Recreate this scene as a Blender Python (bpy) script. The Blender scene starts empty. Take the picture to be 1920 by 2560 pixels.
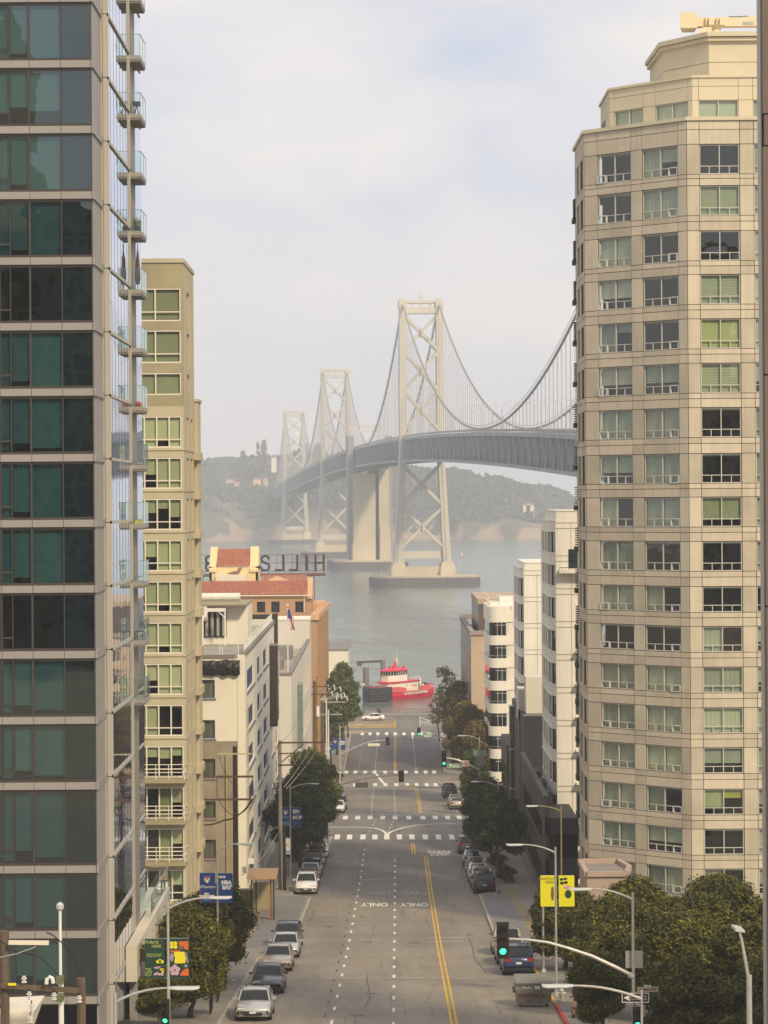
import bpy, math, random
import numpy as np
from mathutils import Matrix, Vector
rnd = random.Random(7)
sc = bpy.context.scene
C = sc.collection
# ------------------------------------------------------------------ camera, light, exposure
F, H, R = 6325.0, 47.5, 0.007
cd = bpy.data.cameras.new('camera'); cam = bpy.data.objects.new('camera', cd); C.objects.link(cam)
cd.sensor_width = 36; cd.sensor_height = 36; cd.lens = 36 * F / 2560; cd.shift_y = -30 / 2560
cd.clip_start = 1; cd.clip_end = 30000
k_ = 1 / math.sqrt(1 + R * R)
cam.matrix_world = Matrix(((k_, R * k_, 0, 0), (0, 0, -1, 0), (-R * k_, k_, 0, H), (0, 0, 0, 1)))
sc.camera = cam
sc.cycles.use_denoising = True
sc.cycles.max_bounces = 6; sc.cycles.transparent_max_bounces = 10; sc.cycles.volume_bounces = 2
sc.cycles.caustics_reflective = False; sc.cycles.caustics_refractive = False
sc.view_settings.view_transform = 'Standard'; sc.view_settings.look = 'None'
sc.view_settings.exposure = 0.04; sc.view_settings.gamma = 1.0
SUN_EL, SUN_AZ = math.radians(38), math.radians(151)     # light comes from behind the camera, to the right
sd = Vector((math.cos(SUN_EL) * math.sin(SUN_AZ), math.cos(SUN_EL) * math.cos(SUN_AZ), math.sin(SUN_EL)))
sl = bpy.data.lights.new('sun', 'SUN'); sl.energy = 3.4; sl.angle = math.radians(7); sl.color = (1.0, 0.83, 0.57)
so = bpy.data.objects.new('sun', sl); C.objects.link(so)
so.rotation_euler = sd.to_track_quat('Z', 'Y').to_euler()
wd = bpy.data.worlds.new('World'); sc.world = wd; wd.use_nodes = True
nt = wd.node_tree; nt.nodes.clear()
def wn(t, **kw):
    n = nt.nodes.new(t)
    for k, v in kw.items(): setattr(n, k, v)
    return n
out = wn('ShaderNodeOutputWorld'); bg = wn('ShaderNodeBackground'); bg.inputs[1].default_value = 0.121
sky = wn('ShaderNodeTexSky', sky_type='NISHITA', sun_disc=False); sky.sun_elevation = SUN_EL; sky.sun_rotation = SUN_AZ
sky.air_density = 1.2; sky.dust_density = 2.0
tc = wn('ShaderNodeTexCoord'); mp = wn('ShaderNodeMapping'); mp.inputs['Scale'].default_value = (8, 8, 19)
mp.inputs['Rotation'].default_value = (0, math.radians(22), 0); mp.inputs['Location'].default_value = (3.1, 0.4, 1.7)
nz = wn('ShaderNodeTexNoise'); nz.inputs['Scale'].default_value = 1.0; nz.inputs['Detail'].default_value = 5; nz.inputs['Roughness'].default_value = 0.5
nt.links.new(tc.outputs['Generated'], mp.inputs[0]); nt.links.new(mp.outputs[0], nz.inputs['Vector'])
cr = wn('ShaderNodeValToRGB'); cr.color_ramp.elements[0].position = 0.30; cr.color_ramp.elements[1].position = 0.70
cr.color_ramp.elements[0].color = (4.75, 5.35, 6.7, 1)       # thin cloud with blue behind it
cr.color_ramp.elements[1].color = (7.9, 7.45, 6.95, 1)
e = cr.color_ramp.elements.new(0.5); e.color = (6.6, 6.45, 6.75, 1)
e = cr.color_ramp.elements.new(0.85); e.color = (5.9, 5.65, 5.45, 1)
nt.links.new(nz.outputs['Fac'], cr.inputs[0])
# lower sky: more even veil
sx = wn('ShaderNodeSeparateXYZ'); nt.links.new(tc.outputs['Generated'], sx.inputs[0])
mr = wn('ShaderNodeMapRange'); mr.inputs[1].default_value = 0.0; mr.inputs[2].default_value = 0.14; mr.inputs[3].default_value = 0.75; mr.inputs[4].default_value = 0.0
nt.links.new(sx.outputs[2], mr.inputs[0])
mv = wn('ShaderNodeMix', data_type='RGBA'); mv.inputs[7].default_value = (6.4, 6.15, 6.1, 1)
nt.links.new(mr.outputs[0], mv.inputs[0]); nt.links.new(cr.outputs[0], mv.inputs[6])
mx = wn('ShaderNodeMix', data_type='RGBA'); mx.inputs[0].default_value = 0.95
nt.links.new(sky.outputs[0], mx.inputs[6]); nt.links.new(mv.outputs[2], mx.inputs[7])
nt.links.new(mx.outputs[2], bg.inputs[0]); nt.links.new(bg.outputs[0], out.inputs[0])

# ------------------------------------------------------------------ geometry of the place
_gt = [(-200, 30), (60, 26.3), (124.4, 21.7), (170, 17.6), (215, 14.4), (272, 11.3), (290, 11.0), (378, 5.0), (396, 4.6), (480, 3.0), (540, 2.6), (900, 2.6)]
_gd = np.arange(-200, 901, 2.0)
_gz = np.interp(_gd, [a for a, b in _gt], [b for a, b in _gt])
_gz = np.convolve(np.pad(_gz, 3, mode='edge'), np.ones(7) / 7, mode='valid')
def G(d): return float(np.interp(d, _gd, _gz))
def slope(d): return math.atan((G(d + 2) - G(d - 2)) / 4)
def XC(d): return 0.1 + 0.0045 * (d - 129)
def UV(px, py):
    dx, dy = px - 960, py - 1250
    return (dx - R * dy) / F, (dy + R * dx) / F
def WP(px, py, d):
    u, v = UV(px, py); return Vector((u * d, d, H - v * d))
def GD(px, py):
    u, v = UV(px, py); lo, hi = 40, 560
    for _ in range(40):
        m = (lo + hi) / 2
        if (H - G(m)) / m > v: lo = m
        else: hi = m
    return lo
def XG(px, py): d = GD(px, py); return UV(px, py)[0] * d, d

# ------------------------------------------------------------------ materials
MATS = {}
def mat(name, col, rough=0.7, var=0.0, scale=1.0, bump=0.0, bscale=None, metal=0.0, spec=0.3, stretch=None, col2=None, emit=None, coat=0):
    if name in MATS: return MATS[name]
    m = bpy.data.materials.new(name); m.use_nodes = True; MATS[name] = m
    t = m.node_tree; b = t.nodes['Principled BSDF']
    b.inputs['Base Color'].default_value = (*col, 1); b.inputs['Roughness'].default_value = rough
    b.inputs['Metallic'].default_value = metal; b.inputs['Specular IOR Level'].default_value = spec
    if coat: b.inputs['Coat Weight'].default_value = coat; b.inputs['Coat Roughness'].default_value = 0.05
    if emit: b.inputs['Emission Color'].default_value = (*emit[0], 1); b.inputs['Emission Strength'].default_value = emit[1]
    if var or bump:
        g = t.nodes.new('ShaderNodeNewGeometry'); mpn = t.nodes.new('ShaderNodeMapping'); t.links.new(g.outputs['Position'], mpn.inputs[0])
        if stretch: mpn.inputs['Scale'].default_value = stretch
    if var:
        n = t.nodes.new('ShaderNodeTexNoise'); n.inputs['Scale'].default_value = scale; n.inputs['Detail'].default_value = 7; n.inputs['Roughness'].default_value = 0.6
        t.links.new(mpn.outputs[0], n.inputs['Vector'])
        r = t.nodes.new('ShaderNodeMapRange'); r.inputs[1].default_value = 0.28; r.inputs[2].default_value = 0.72
        t.links.new(n.outputs['Fac'], r.inputs[0])
        c = t.nodes.new('ShaderNodeMix'); c.data_type = 'RGBA'
        a = tuple(x * (1 - var) for x in col); bb = col2 or tuple(min(1, x * (1 + var)) for x in col)
        c.inputs[6].default_value = (*a, 1); c.inputs[7].default_value = (*bb, 1)
        t.links.new(r.outputs[0], c.inputs[0]); t.links.new(c.outputs[2], b.inputs['Base Color'])
    if bump:
        n2 = t.nodes.new('ShaderNodeTexNoise'); n2.inputs['Scale'].default_value = bscale or scale * 8; n2.inputs['Detail'].default_value = 4
        t.links.new(mpn.outputs[0], n2.inputs['Vector'])
        bp = t.nodes.new('ShaderNodeBump'); bp.inputs['Strength'].default_value = bump; bp.inputs['Distance'].default_value = 0.1
        t.links.new(n2.outputs['Fac'], bp.inputs['Height']); t.links.new(bp.outputs[0], b.inputs['Normal'])
    return m
def glass(name, tint, base=0.06, wav=0.0, wscale=0.8, rough=0.0, refl=(1, 1, 1), rv=0.22):
    if name in MATS: return MATS[name]
    m = bpy.data.materials.new(name); m.use_nodes = True; MATS[name] = m
    t = m.node_tree; t.nodes.clear(); N = t.nodes.new
    o = N('ShaderNodeOutputMaterial'); mix = N('ShaderNodeMixShader'); tr = N('ShaderNodeBsdfTransparent'); gl = N('ShaderNodeBsdfGlossy')
    tr.inputs[0].default_value = (*tint, 1); gl.inputs['Roughness'].default_value = rough; gl.inputs[0].default_value = (*refl, 1)
    gg = N('ShaderNodeNewGeometry'); dt = N('ShaderNodeVectorMath'); dt.operation = 'DOT_PRODUCT'; t.links.new(gg.outputs['Incoming'], dt.inputs[0]); t.links.new(gg.outputs['Normal'], dt.inputs[1])
    ab = N('ShaderNodeMath'); ab.operation = 'ABSOLUTE'; t.links.new(dt.outputs['Value'], ab.inputs[0]); om = N('ShaderNodeMath'); om.operation = 'SUBTRACT'; om.inputs[0].default_value = 1; t.links.new(ab.outputs[0], om.inputs[1])
    pw = N('ShaderNodeMath'); pw.operation = 'POWER'; pw.inputs[1].default_value = 5; t.links.new(om.outputs[0], pw.inputs[0]); fr = N('ShaderNodeMath'); fr.operation = 'MULTIPLY_ADD'; fr.inputs[1].default_value = .95; fr.inputs[2].default_value = .04; t.links.new(pw.outputs[0], fr.inputs[0])
    oi = N('ShaderNodeObjectInfo'); rm = N('ShaderNodeMapRange'); rm.inputs[3].default_value = 1 - rv; rm.inputs[4].default_value = 1.0; t.links.new(oi.outputs['Random'], rm.inputs[0]); tm = N('ShaderNodeMix'); tm.data_type = 'RGBA'; tm.blend_type = 'MULTIPLY'; tm.inputs[0].default_value = 1; tm.inputs[6].default_value = (*tint, 1); t.links.new(rm.outputs[0], tm.inputs[7]); t.links.new(tm.outputs[2], tr.inputs[0])
    ad = N('ShaderNodeMath'); ad.operation = 'ADD'; ad.use_clamp = True; ad.inputs[1].default_value = base
    t.links.new(fr.outputs[0], ad.inputs[0]); t.links.new(ad.outputs[0], mix.inputs[0]); t.links.new(tr.outputs[0], mix.inputs[1]); t.links.new(gl.outputs[0], mix.inputs[2])
    if wav:
        g = N('ShaderNodeNewGeometry'); n = N('ShaderNodeTexNoise'); n.inputs['Scale'].default_value = wscale; n.inputs['Detail'].default_value = 1.5
        bp = N('ShaderNodeBump'); bp.inputs['Strength'].default_value = wav; bp.inputs['Distance'].default_value = 0.1
        t.links.new(g.outputs['Position'], n.inputs['Vector']); t.links.new(n.outputs['Fac'], bp.inputs['Height']); t.links.new(bp.outputs[0], gl.inputs['Normal'])
    t.links.new(mix.outputs[0], o.inputs[0]); return m

# ------------------------------------------------------------------ mesh builder
class MB:
    def __init__(s): s.v = []; s.f = []; s.T = None
    def _add(s, vs, fs):
        b = len(s.v)
        if s.T is not None: vs = [s.T @ Vector(p) for p in vs]
        s.v += [tuple(p) for p in vs]; s.f += [tuple(i + b for i in f) for f in fs]; return s
    def box(s, x0, x1, y0, y1, z0, z1):
        return s._add([(x0, y0, z0), (x1, y0, z0), (x1, y1, z0), (x0, y1, z0), (x0, y0, z1), (x1, y0, z1), (x1, y1, z1), (x0, y1, z1)],
                      [(0, 3, 2, 1), (4, 5, 6, 7), (0, 1, 5, 4), (1, 2, 6, 5), (2, 3, 7, 6), (3, 0, 4, 7)])
    def quad(s, *p): return s._add(p, [tuple(range(len(p)))])
    def bar(s, p, q, w, h=None, up=(0, 0, 1)):
        p, q = Vector(p), Vector(q); h = h or w; d = (q - p).normalized(); u = Vector(up)
        if abs(d.dot(u)) > 0.98: u = Vector((0, 1, 0))
        r = d.cross(u).normalized() * w / 2; u = r.cross(d).normalized() * h / 2
        return s._add([p - r - u, p + r - u, p + r + u, p - r + u, q - r - u, q + r - u, q + r + u, q - r + u],
                      [(0, 3, 2, 1), (4, 5, 6, 7), (0, 1, 5, 4), (1, 2, 6, 5), (2, 3, 7, 6), (3, 0, 4, 7)])
    def tube(s, pts, rad, n=8, caps=True):
        pts = [Vector(p) for p in pts]
        rad = [rad] * len(pts) if not hasattr(rad, '__len__') else rad
        rings = []; ref = None
        for i, p in enumerate(pts):
            d = (pts[min(i + 1, len(pts) - 1)] - pts[max(i - 1, 0)]).normalized()
            if ref is None or abs(d.dot(ref)) > .95: ref = Vector((1, 0, 0)) if abs(d.x) < .8 else Vector((0, 1, 0))
            a = d.cross(ref).normalized(); b = d.cross(a)
            rings.append([p + a * math.cos(t * 2 * math.pi / n) * rad[i] + b * math.sin(t * 2 * math.pi / n) * rad[i] for t in range(n)])
        vs = [q for r in rings for q in r]; fs = []
        for i in range(len(pts) - 1):
            for t in range(n):
                a, b = i * n + t, i * n + (t + 1) % n; fs.append((a, b, b + n, a + n))
        if caps: fs.append(tuple(range(n))[::-1]); fs.append(tuple(range((len(pts) - 1) * n, len(pts) * n)))
        return s._add(vs, fs)
    def prism(s, poly, z0, z1):
        n = len(poly)
        return s._add([(x, y, z0) for x, y in poly] + [(x, y, z1) for x, y in poly],
                      [tuple(range(n))[::-1], tuple(range(n, 2 * n))] + [(i, (i + 1) % n, n + (i + 1) % n, n + i) for i in range(n)])
    def loft(s, rings, caps=True):
        n = len(rings[0]); fs = []
        for i in range(len(rings) - 1):
            for t in range(n): a, b = i * n + t, i * n + (t + 1) % n; fs.append((a, b, b + n, a + n))
        if caps: fs += [tuple(range(n))[::-1], tuple(range((len(rings) - 1) * n, len(rings) * n))]
        return s._add([p for r in rings for p in r], fs)
    def ball(s, c, r, n=8, m=6, sz=1.0):
        rings = []
        for i in range(1, m):
            a = math.pi * i / m
            rings.append([(c[0] + r * math.sin(a) * math.cos(t * 2 * math.pi / n), c[1] + r * math.sin(a) * math.sin(t * 2 * math.pi / n), c[2] - sz * r * math.cos(a)) for t in range(n)])
        return s.loft(rings)
    def mesh(s, name, off=(0, 0, 0), smooth=False):
        me = bpy.data.meshes.new(name)
        me.from_pydata([(a - off[0], b - off[1], c - off[2]) for a, b, c in s.v], [], s.f)
        if smooth: me.shade_smooth()
        me.validate(); return me
def props(o, label=None, cat=None, group=None, kind=None):
    if label: o['label'] = label
    if cat: o['category'] = cat
    if group: o['group'] = group
    if kind: o['kind'] = kind
    return o
def setmat(o, m):
    if m:
        if len(o.data.materials) == 0: o.data.materials.append(m)
class Thing:
    def __init__(s, name, label, cat, base=(0, 0, 0), group=None, rz=0, kind=None):
        s.o = bpy.data.objects.new(name, None); C.objects.link(s.o); s.o.empty_display_size = 0.3
        s.o.location = base; s.b = Vector(base); s.o.rotation_euler[2] = rz; s.local = bool(rz)
        props(s.o, label, cat, group, kind)
    def part(s, name, mb, m, parent=None, smooth=False, off=None):
        off = (0, 0, 0) if s.local else (off or s.b)
        o = bpy.data.objects.new(name, mb if isinstance(mb, bpy.types.Mesh) else mb.mesh(name, off, smooth))
        C.objects.link(o); o.parent = parent or s.o; setmat(o, m); return o
def single(name, mb, m, label, cat, group=None, smooth=False, base=None):
    b = base or Vector(mb.v[0])
    o = bpy.data.objects.new(name, mb.mesh(name, b, smooth)); C.objects.link(o); o.location = b; setmat(o, m)
    return props(o, label, cat, group)
def struct(name, mb, m, smooth=False, kind='structure'):
    o = bpy.data.objects.new(name, mb.mesh(name, (0, 0, 0), smooth)); C.objects.link(o); setmat(o, m); o['kind'] = kind; return o
def copy_tree(o, parent=None):
    c = o.copy(); C.objects.link(c); c.parent = parent
    for ch in o.children: copy_tree(ch, c)
    return c
_tx = {}
def text_mesh(txt, size=1.0, ext=0.01, bold=0.0, mirror=False, spacing=1.0, lh=1.0, sx=1.0):
    k = (txt, size, ext, bold, mirror, spacing, sx)
    if k in _tx: return _tx[k]
    cu = bpy.data.curves.new('txt', 'FONT'); cu.body = txt; cu.size = size; cu.extrude = ext; cu.offset = bold; cu.resolution_u = 3
    cu.align_x = 'CENTER'; cu.align_y = 'CENTER'; cu.space_character = spacing; cu.space_line = lh
    ob = bpy.data.objects.new('txt', cu); C.objects.link(ob)
    dg = bpy.context.evaluated_depsgraph_get(); me = bpy.data.meshes.new_from_object(ob.evaluated_get(dg))
    bpy.data.objects.remove(ob); bpy.data.curves.remove(cu)
    me.transform(Matrix.Diagonal((-sx if mirror else sx, 1, 1, 1)))
    me.materials.clear(); me.name = 'lettering'; _tx[k] = me; return me
def text_on(thing, txt, pos, size, m, parent=None, name='lettering', rot=(math.pi / 2, 0, 0), **kw):
    me = text_mesh(txt, size, **kw); o = bpy.data.objects.new(name, me); C.objects.link(o); o.parent = parent or thing.o
    p = Vector(pos); o.location = p if thing.local else p - thing.b
    o.rotation_euler = rot
    if len(me.materials) == 0: me.materials.append(None)
    o.material_slots[0].link = 'OBJECT'; o.material_slots[0].material = m
    return o

# ------------------------------------------------------------------ palette
M_GLASS = glass('window_glass', (0.84, 0.90, 0.81), 0.05, 0.09, 0.7, refl=(.95, 1, .95))
M_GLASS_T = glass('teal_tower_glass', (0.26, 0.44, 0.47), 0.09, 0.16, 0.45, refl=(.85, .97, .95))
M_GLASS_D = glass('dark_glass', (0.2, 0.25, 0.27), 0.0, 0.05, 0.7)
M_MIRROR = glass('mirror_curtain_glass', (0.25, 0.3, 0.3), 0.78, 0.03, 1.6, refl=(.86, .9, 1.0))
M_BALG = glass('balcony_glass', (0.84, 0.92, 0.88), 0.04, 0, refl=(.9, 1, .98), rv=0)
M_ROOM = mat('room_interior', (0.06, 0.055, 0.047), 0.95, 0.5, 0.6, spec=0)
M_SATIN = mat('dark_satin_glazing', (.018, .024, .028), .42, .3, .6, spec=.12); M_SATG = mat('grey_satin_glazing', (.11, .11, .09), .5, .25, .6, spec=.12)
M_STEEL = mat('galvanised_steel', (0.42, 0.41, 0.38), 0.45, 0.15, 3, metal=0.3)
M_DARK = mat('dark_metal', (0.035, 0.035, 0.04), 0.5)
M_WHITE = mat('white_paint', (0.72, 0.70, 0.64), 0.55, 0.08, 2)
M_WOOD = mat('weathered_wood', (0.125, 0.09, 0.062), 0.85, 0.35, 2, stretch=(3, 3, .4))
M_BLK = mat('black_signal_paint', (0.018, 0.018, 0.016), 0.5)
BL = {}
def blind_mat(c):
    k = tuple(round(x, 2) for x in c)
    if k not in BL: BL[k] = mat('blind_%d' % len(BL), c, 0.8, 0.06, 1.5)
    return BL[k]

# ------------------------------------------------------------------ facades and windows
class Facade:
    """vertical plane: s runs along it, y into the building"""
    def __init__(s, p0, n=None, p1=None):
        s.p0 = Vector((p0[0], p0[1], 0))
        if p1 is not None:
            d = Vector((p1[0] - p0[0], p1[1] - p0[1], 0)); s.L = d.length; s.d = d.normalized()
        else:
            n = Vector((n[0], n[1], 0)).normalized(); s.d = Vector((-n.y, n.x, 0)); s.L = 0
        s.inn = Vector((-s.d.y, s.d.x, 0))
        s.T = Matrix(((s.d.x, s.inn.x, 0, s.p0.x), (s.d.y, s.inn.y, 0, s.p0.y), (0, 0, 1, 0), (0, 0, 0, 1)))
        s.rz = math.atan2(s.d.y, s.d.x)
    def s_at(s, px, py):
        u, v = UV(px, py)      # ray x=u*y : solve p0+d*t
        return (u * s.p0.y - s.p0.x) / (s.d.x - u * s.d.y)
    def z_at(s, px, py):
        t = s.s_at(px, py); return H - UV(px, py)[1] * (s.p0.y + s.d.y * t)
def wall_grid(mb, fc, s0, s1, z0, z1, cols, rows, t=0.35, g=0.0, split=False, y0=0.0):
    mb.T = fc.T
    rows = sorted(rows); cols = sorted(cols)
    edges = [s0] + [x for c in cols for x in c] + [s1]
    zb = z0
    def bx(a, b, c, d):
        if b - a > 0.01 and d - c > 0.01: mb.box(a + g / 2, b - g / 2, y0, y0 + t, c + g / 2, d - g / 2)
    for (a, b) in rows + [(z1, None)]:
        segs = [(edges[i], edges[i + 1]) for i in range(len(edges) - 1)] if g else [(s0, s1)]
        mid = zb + (a - zb) * 0.62
        for q in segs:
            if split and g and a - zb > 0.5: bx(*q, zb, mid); bx(*q, mid, a)
            else: bx(*q, zb, a)
        if b is None: break
        for i in range(0, len(edges) - 1, 2): bx(edges[i], edges[i + 1], a, b)
        zb = b
    mb.T = None
_wc = {}
def window(th, fc, s, z, w, h, style='two', fm=None, gm=None, rec=0.12, fr=0.05, blinds=None, depth=0.08, name='window', vs=None, hs=None):
    """vs: vertical mullions as fractions; hs: transom fraction; blinds: list per bay (top drop 0..1, colour)"""
    vs = vs if vs is not None else {'two': [0.5], 'three': [1 / 3, 2 / 3], 'one': []}.get(style, [0.5])
    key = (style, round(w, 2), round(h, 2), tuple(vs), hs, fr, depth)
    if key not in _wc:
        mb = MB(); mb.box(0, w, 0, depth, 0, fr); mb.box(0, w, 0, depth, h - fr, h); mb.box(0, fr, 0, depth, fr, h - fr); mb.box(w - fr, w, 0, depth, fr, h - fr)
        zt = fr
        if hs: mb.box(fr, w - fr, 0.005, depth - .005, h * hs - fr * .4, h * hs + fr * .4); zt = h * hs
        for v in vs: mb.box(w * v - fr * .5, w * v + fr * .5, -0.005, depth - .01, fr, h - fr)
        if style == 'tower':
            for v in (0.25, 0.75): mb.box(w * v - fr * .4, w * v + fr * .4, 0, depth - .015, fr, h * hs - fr * .4)
        fm_ = mb.mesh('window')
        p = MB(); p.quad((fr, depth * .6, fr), (w - fr, depth * .6, fr), (w - fr, depth * .6, h - fr), (fr, depth * .6, h - fr))
        _wc[key] = (fm_, p.mesh('pane'))
    fme, pme = _wc[key]
    o = bpy.data.objects.new(name, fme); C.objects.link(o); o.parent = th.o
    wp = fc.T @ Vector((s, rec, z)); o.location = wp - th.b; o.rotation_euler[2] = fc.rz
    if len(fme.materials) == 0: fme.materials.append(None); pme.materials.append(None)
    o.material_slots[0].link = 'OBJECT'; o.material_slots[0].material = fm
    p = bpy.data.objects.new('pane', pme); C.objects.link(p); p.parent = o; p.material_slots[0].link = 'OBJECT'; p.material_slots[0].material = gm or M_GLASS
    if blinds:
        bays = [0] + list(vs) + [1]
        for i, bd in enumerate(blinds):
            if not bd or bd[0] <= 0.02: continue
            a, b = w * bays[i] + .03, w * bays[i + 1] - .03; dz = round((h - 2 * fr) * bd[0], 2)
            kk = ('b', round(b - a, 2), dz, bd[2] if len(bd) > 2 else 0)
            if kk not in _wc:
                q = MB(); W_ = b - a
                if kk[3] == 'slat':
                    n = max(3, int(dz / 0.11))
                    for j in range(n): q.box(0, W_, 0, 0.03, -dz + j * dz / n + .02, -dz + (j + 1) * dz / n)
                elif kk[3] == 'curtain':
                    n = 9; ys = [0.03 * (j % 2) for j in range(n + 1)]
                    for j in range(n): q.quad((W_ * j / n, ys[j], -dz), (W_ * (j + 1) / n, ys[j + 1], -dz), (W_ * (j + 1) / n, ys[j + 1], 0), (W_ * j / n, ys[j], 0))
                else: q.box(0, W_, 0, 0.01, -dz, 0)
                _wc[kk] = q.mesh('blind'); _wc[kk].materials.append(None)
            c = bpy.data.objects.new('blind', _wc[kk]); C.objects.link(c); c.parent = o; c.location = (a, depth + 0.12, h - fr)
            c.material_slots[0].link = 'OBJECT'; c.material_slots[0].material = blind_mat(bd[1])
    return o
# ------------------------------------------------------------------ ground, road, pavements
def road_material():
    m = mat('road_asphalt', (0.15, 0.13, 0.115), 0.75, 0, 1)
    t = m.node_tree; N = t.nodes.new; b = t.nodes['Principled BSDF']; L = t.links.new
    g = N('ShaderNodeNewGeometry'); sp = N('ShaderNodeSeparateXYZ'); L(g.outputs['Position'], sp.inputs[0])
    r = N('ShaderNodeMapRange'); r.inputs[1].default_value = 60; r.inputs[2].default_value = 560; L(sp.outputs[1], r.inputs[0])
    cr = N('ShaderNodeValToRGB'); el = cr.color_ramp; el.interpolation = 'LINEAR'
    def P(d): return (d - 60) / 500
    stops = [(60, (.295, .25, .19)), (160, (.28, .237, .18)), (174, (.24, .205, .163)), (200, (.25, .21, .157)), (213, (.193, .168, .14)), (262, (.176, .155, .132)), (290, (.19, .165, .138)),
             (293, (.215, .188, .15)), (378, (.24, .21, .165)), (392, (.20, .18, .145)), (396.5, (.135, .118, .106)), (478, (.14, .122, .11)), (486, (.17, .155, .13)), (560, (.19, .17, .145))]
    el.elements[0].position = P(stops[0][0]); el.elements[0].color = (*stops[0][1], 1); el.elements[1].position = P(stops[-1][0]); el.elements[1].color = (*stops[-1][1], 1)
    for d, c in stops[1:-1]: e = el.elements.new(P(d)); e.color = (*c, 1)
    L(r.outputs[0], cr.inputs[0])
    def noise(scale, det, st, lo, hi, a, bb):
        mp = N('ShaderNodeMapping'); mp.inputs['Scale'].default_value = st; L(g.outputs['Position'], mp.inputs[0])
        n = N('ShaderNodeTexNoise'); n.inputs['Scale'].default_value = scale; n.inputs['Detail'].default_value = det; L(mp.outputs[0], n.inputs['Vector'])
        q = N('ShaderNodeMapRange'); q.inputs[1].default_value = lo; q.inputs[2].default_value = hi; q.inputs[3].default_value = a; q.inputs[4].default_value = bb
        L(n.outputs['Fac'], q.inputs[0]); return q
    last = cr.outputs[0]
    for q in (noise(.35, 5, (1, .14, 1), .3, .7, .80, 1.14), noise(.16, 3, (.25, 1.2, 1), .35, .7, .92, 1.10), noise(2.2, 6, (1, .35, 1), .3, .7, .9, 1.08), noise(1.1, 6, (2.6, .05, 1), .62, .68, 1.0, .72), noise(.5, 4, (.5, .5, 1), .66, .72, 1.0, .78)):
        mm = N('ShaderNodeMix'); mm.data_type = 'RGBA'; mm.blend_type = 'MULTIPLY'; mm.inputs[0].default_value = 1
        L(last, mm.inputs[6]); L(q.outputs[0], mm.inputs[7]); last = mm.outputs[2]
    L(last, b.inputs['Base Color']); b.inputs['Roughness'].default_value = 0.7
    return m
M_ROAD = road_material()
M_WALK = mat('pavement_concrete', (0.25, 0.225, 0.19), 0.85, 0.18, 0.7)
M_WALKD = mat('pavement_grey_asphalt', (0.19, 0.18, 0.175), 0.85, 0.12, 0.6)
M_WALKT = mat('pavement_tan_strip', (0.27, 0.21, 0.12), 0.85, 0.15, 0.6)
M_KERB = mat('kerb_concrete', (0.40, 0.36, 0.29), 0.8, 0.2, 1)
def sheet(name, ds, xs, m, dz=0.0, kind='structure'):
    mb = MB(); nx = len(xs)
    for d in ds: mb.v += [(x, d, G(d) + dz) for x in xs]
    for i in range(len(ds) - 1):
        for j in range(nx - 1): a = i * nx + j; mb.f.append((a, a + 1, a + nx + 1, a + nx))
    return struct(name, mb, m, kind=kind)
DS = [float(x) for x in np.arange(-80, 531, 2.0)] + [530.5]
sheet('ground', DS, [-900, -70, 70, 900], M_WALK, -0.03)
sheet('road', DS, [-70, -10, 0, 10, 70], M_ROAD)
def kl(d):
    pts = [(60, -8.6), (160, -8.05), (165, -6.4), (206, -6.15), (209, -7.8), (256, -7.65), (260, -5.9), (273, -5.7), (289, -5.6), (293, -6.6), (372, -6.6), (375, -5.6), (378, -5.5), (396, -6.6), (481, -6.5)]
    return float(np.interp(d, [a for a, b in pts], [b for a, b in pts]))
def kr(d):
    pts = [(60, 8.6), (163, 8.75), (167, 7.35), (208, 7.55), (211, 9.1), (258, 9.3), (262, 7.9), (273, 7.6), (289, 9.6), (372, 9.8), (375, 8.0), (378, 7.6), (396, 9.1), (481, 10.1)]
    return float(np.interp(d, [a for a, b in pts], [b for a, b in pts]))
def pavement(name, d0, d1, fn, side, m=M_WALK):
    ds = [float(x) for x in np.arange(d0, d1 + .01, 1.0)]; mb = MB(); kb = MB(); hgt = 0.15; xo = 60 * side
    def cx(d):     # rounded corners
        x = fn(d); rr = 2.5
        for e, sgn in ((d0, 1), (d1, -1)):
            t = (d - e) * sgn
            if t < rr: x += side * (rr - math.sqrt(max(0, rr * rr - (rr - t) ** 2)))
        return x
    for d in ds:
        x = cx(d); mb.v += [(x + side * .16, d, G(d) + hgt - .004), (xo, d, G(d) + hgt - .004), (xo, d, G(d) - .3)]
        kb.v += [(x, d, G(d) - .3), (x, d, G(d) + hgt), (x + side * .16, d, G(d) + hgt)]
    for i in range(len(ds) - 1):
        a = i * 3
        mb.f += [(a, a + 1, a + 4, a + 3), (a + 1, a + 2, a + 5, a + 4)]; kb.f += [(a, a + 1, a + 4, a + 3), (a + 1, a + 2, a + 5, a + 4)]
    for i, s in ((0, 0), (len(ds) - 1, 0)):
        a = i * 3; b = len(mb.v); d = ds[i]; mb.v += [(mb.v[a][0], d, G(d) - .3)]; mb.f.append((a, a + 1, a + 2, b))
    struct(name, mb, m); struct('kerb', kb, M_KERB)
pavement('pavement', 60, 273, kl, -1); pavement('pavement', 290, 378, kl, -1); pavement('pavement', 396, 481, kl, -1)
pavement('pavement', 60, 273, kr, 1); pavement('pavement', 290, 378, kr, 1); pavement('pavement', 396, 481, kr, 1)
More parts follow.
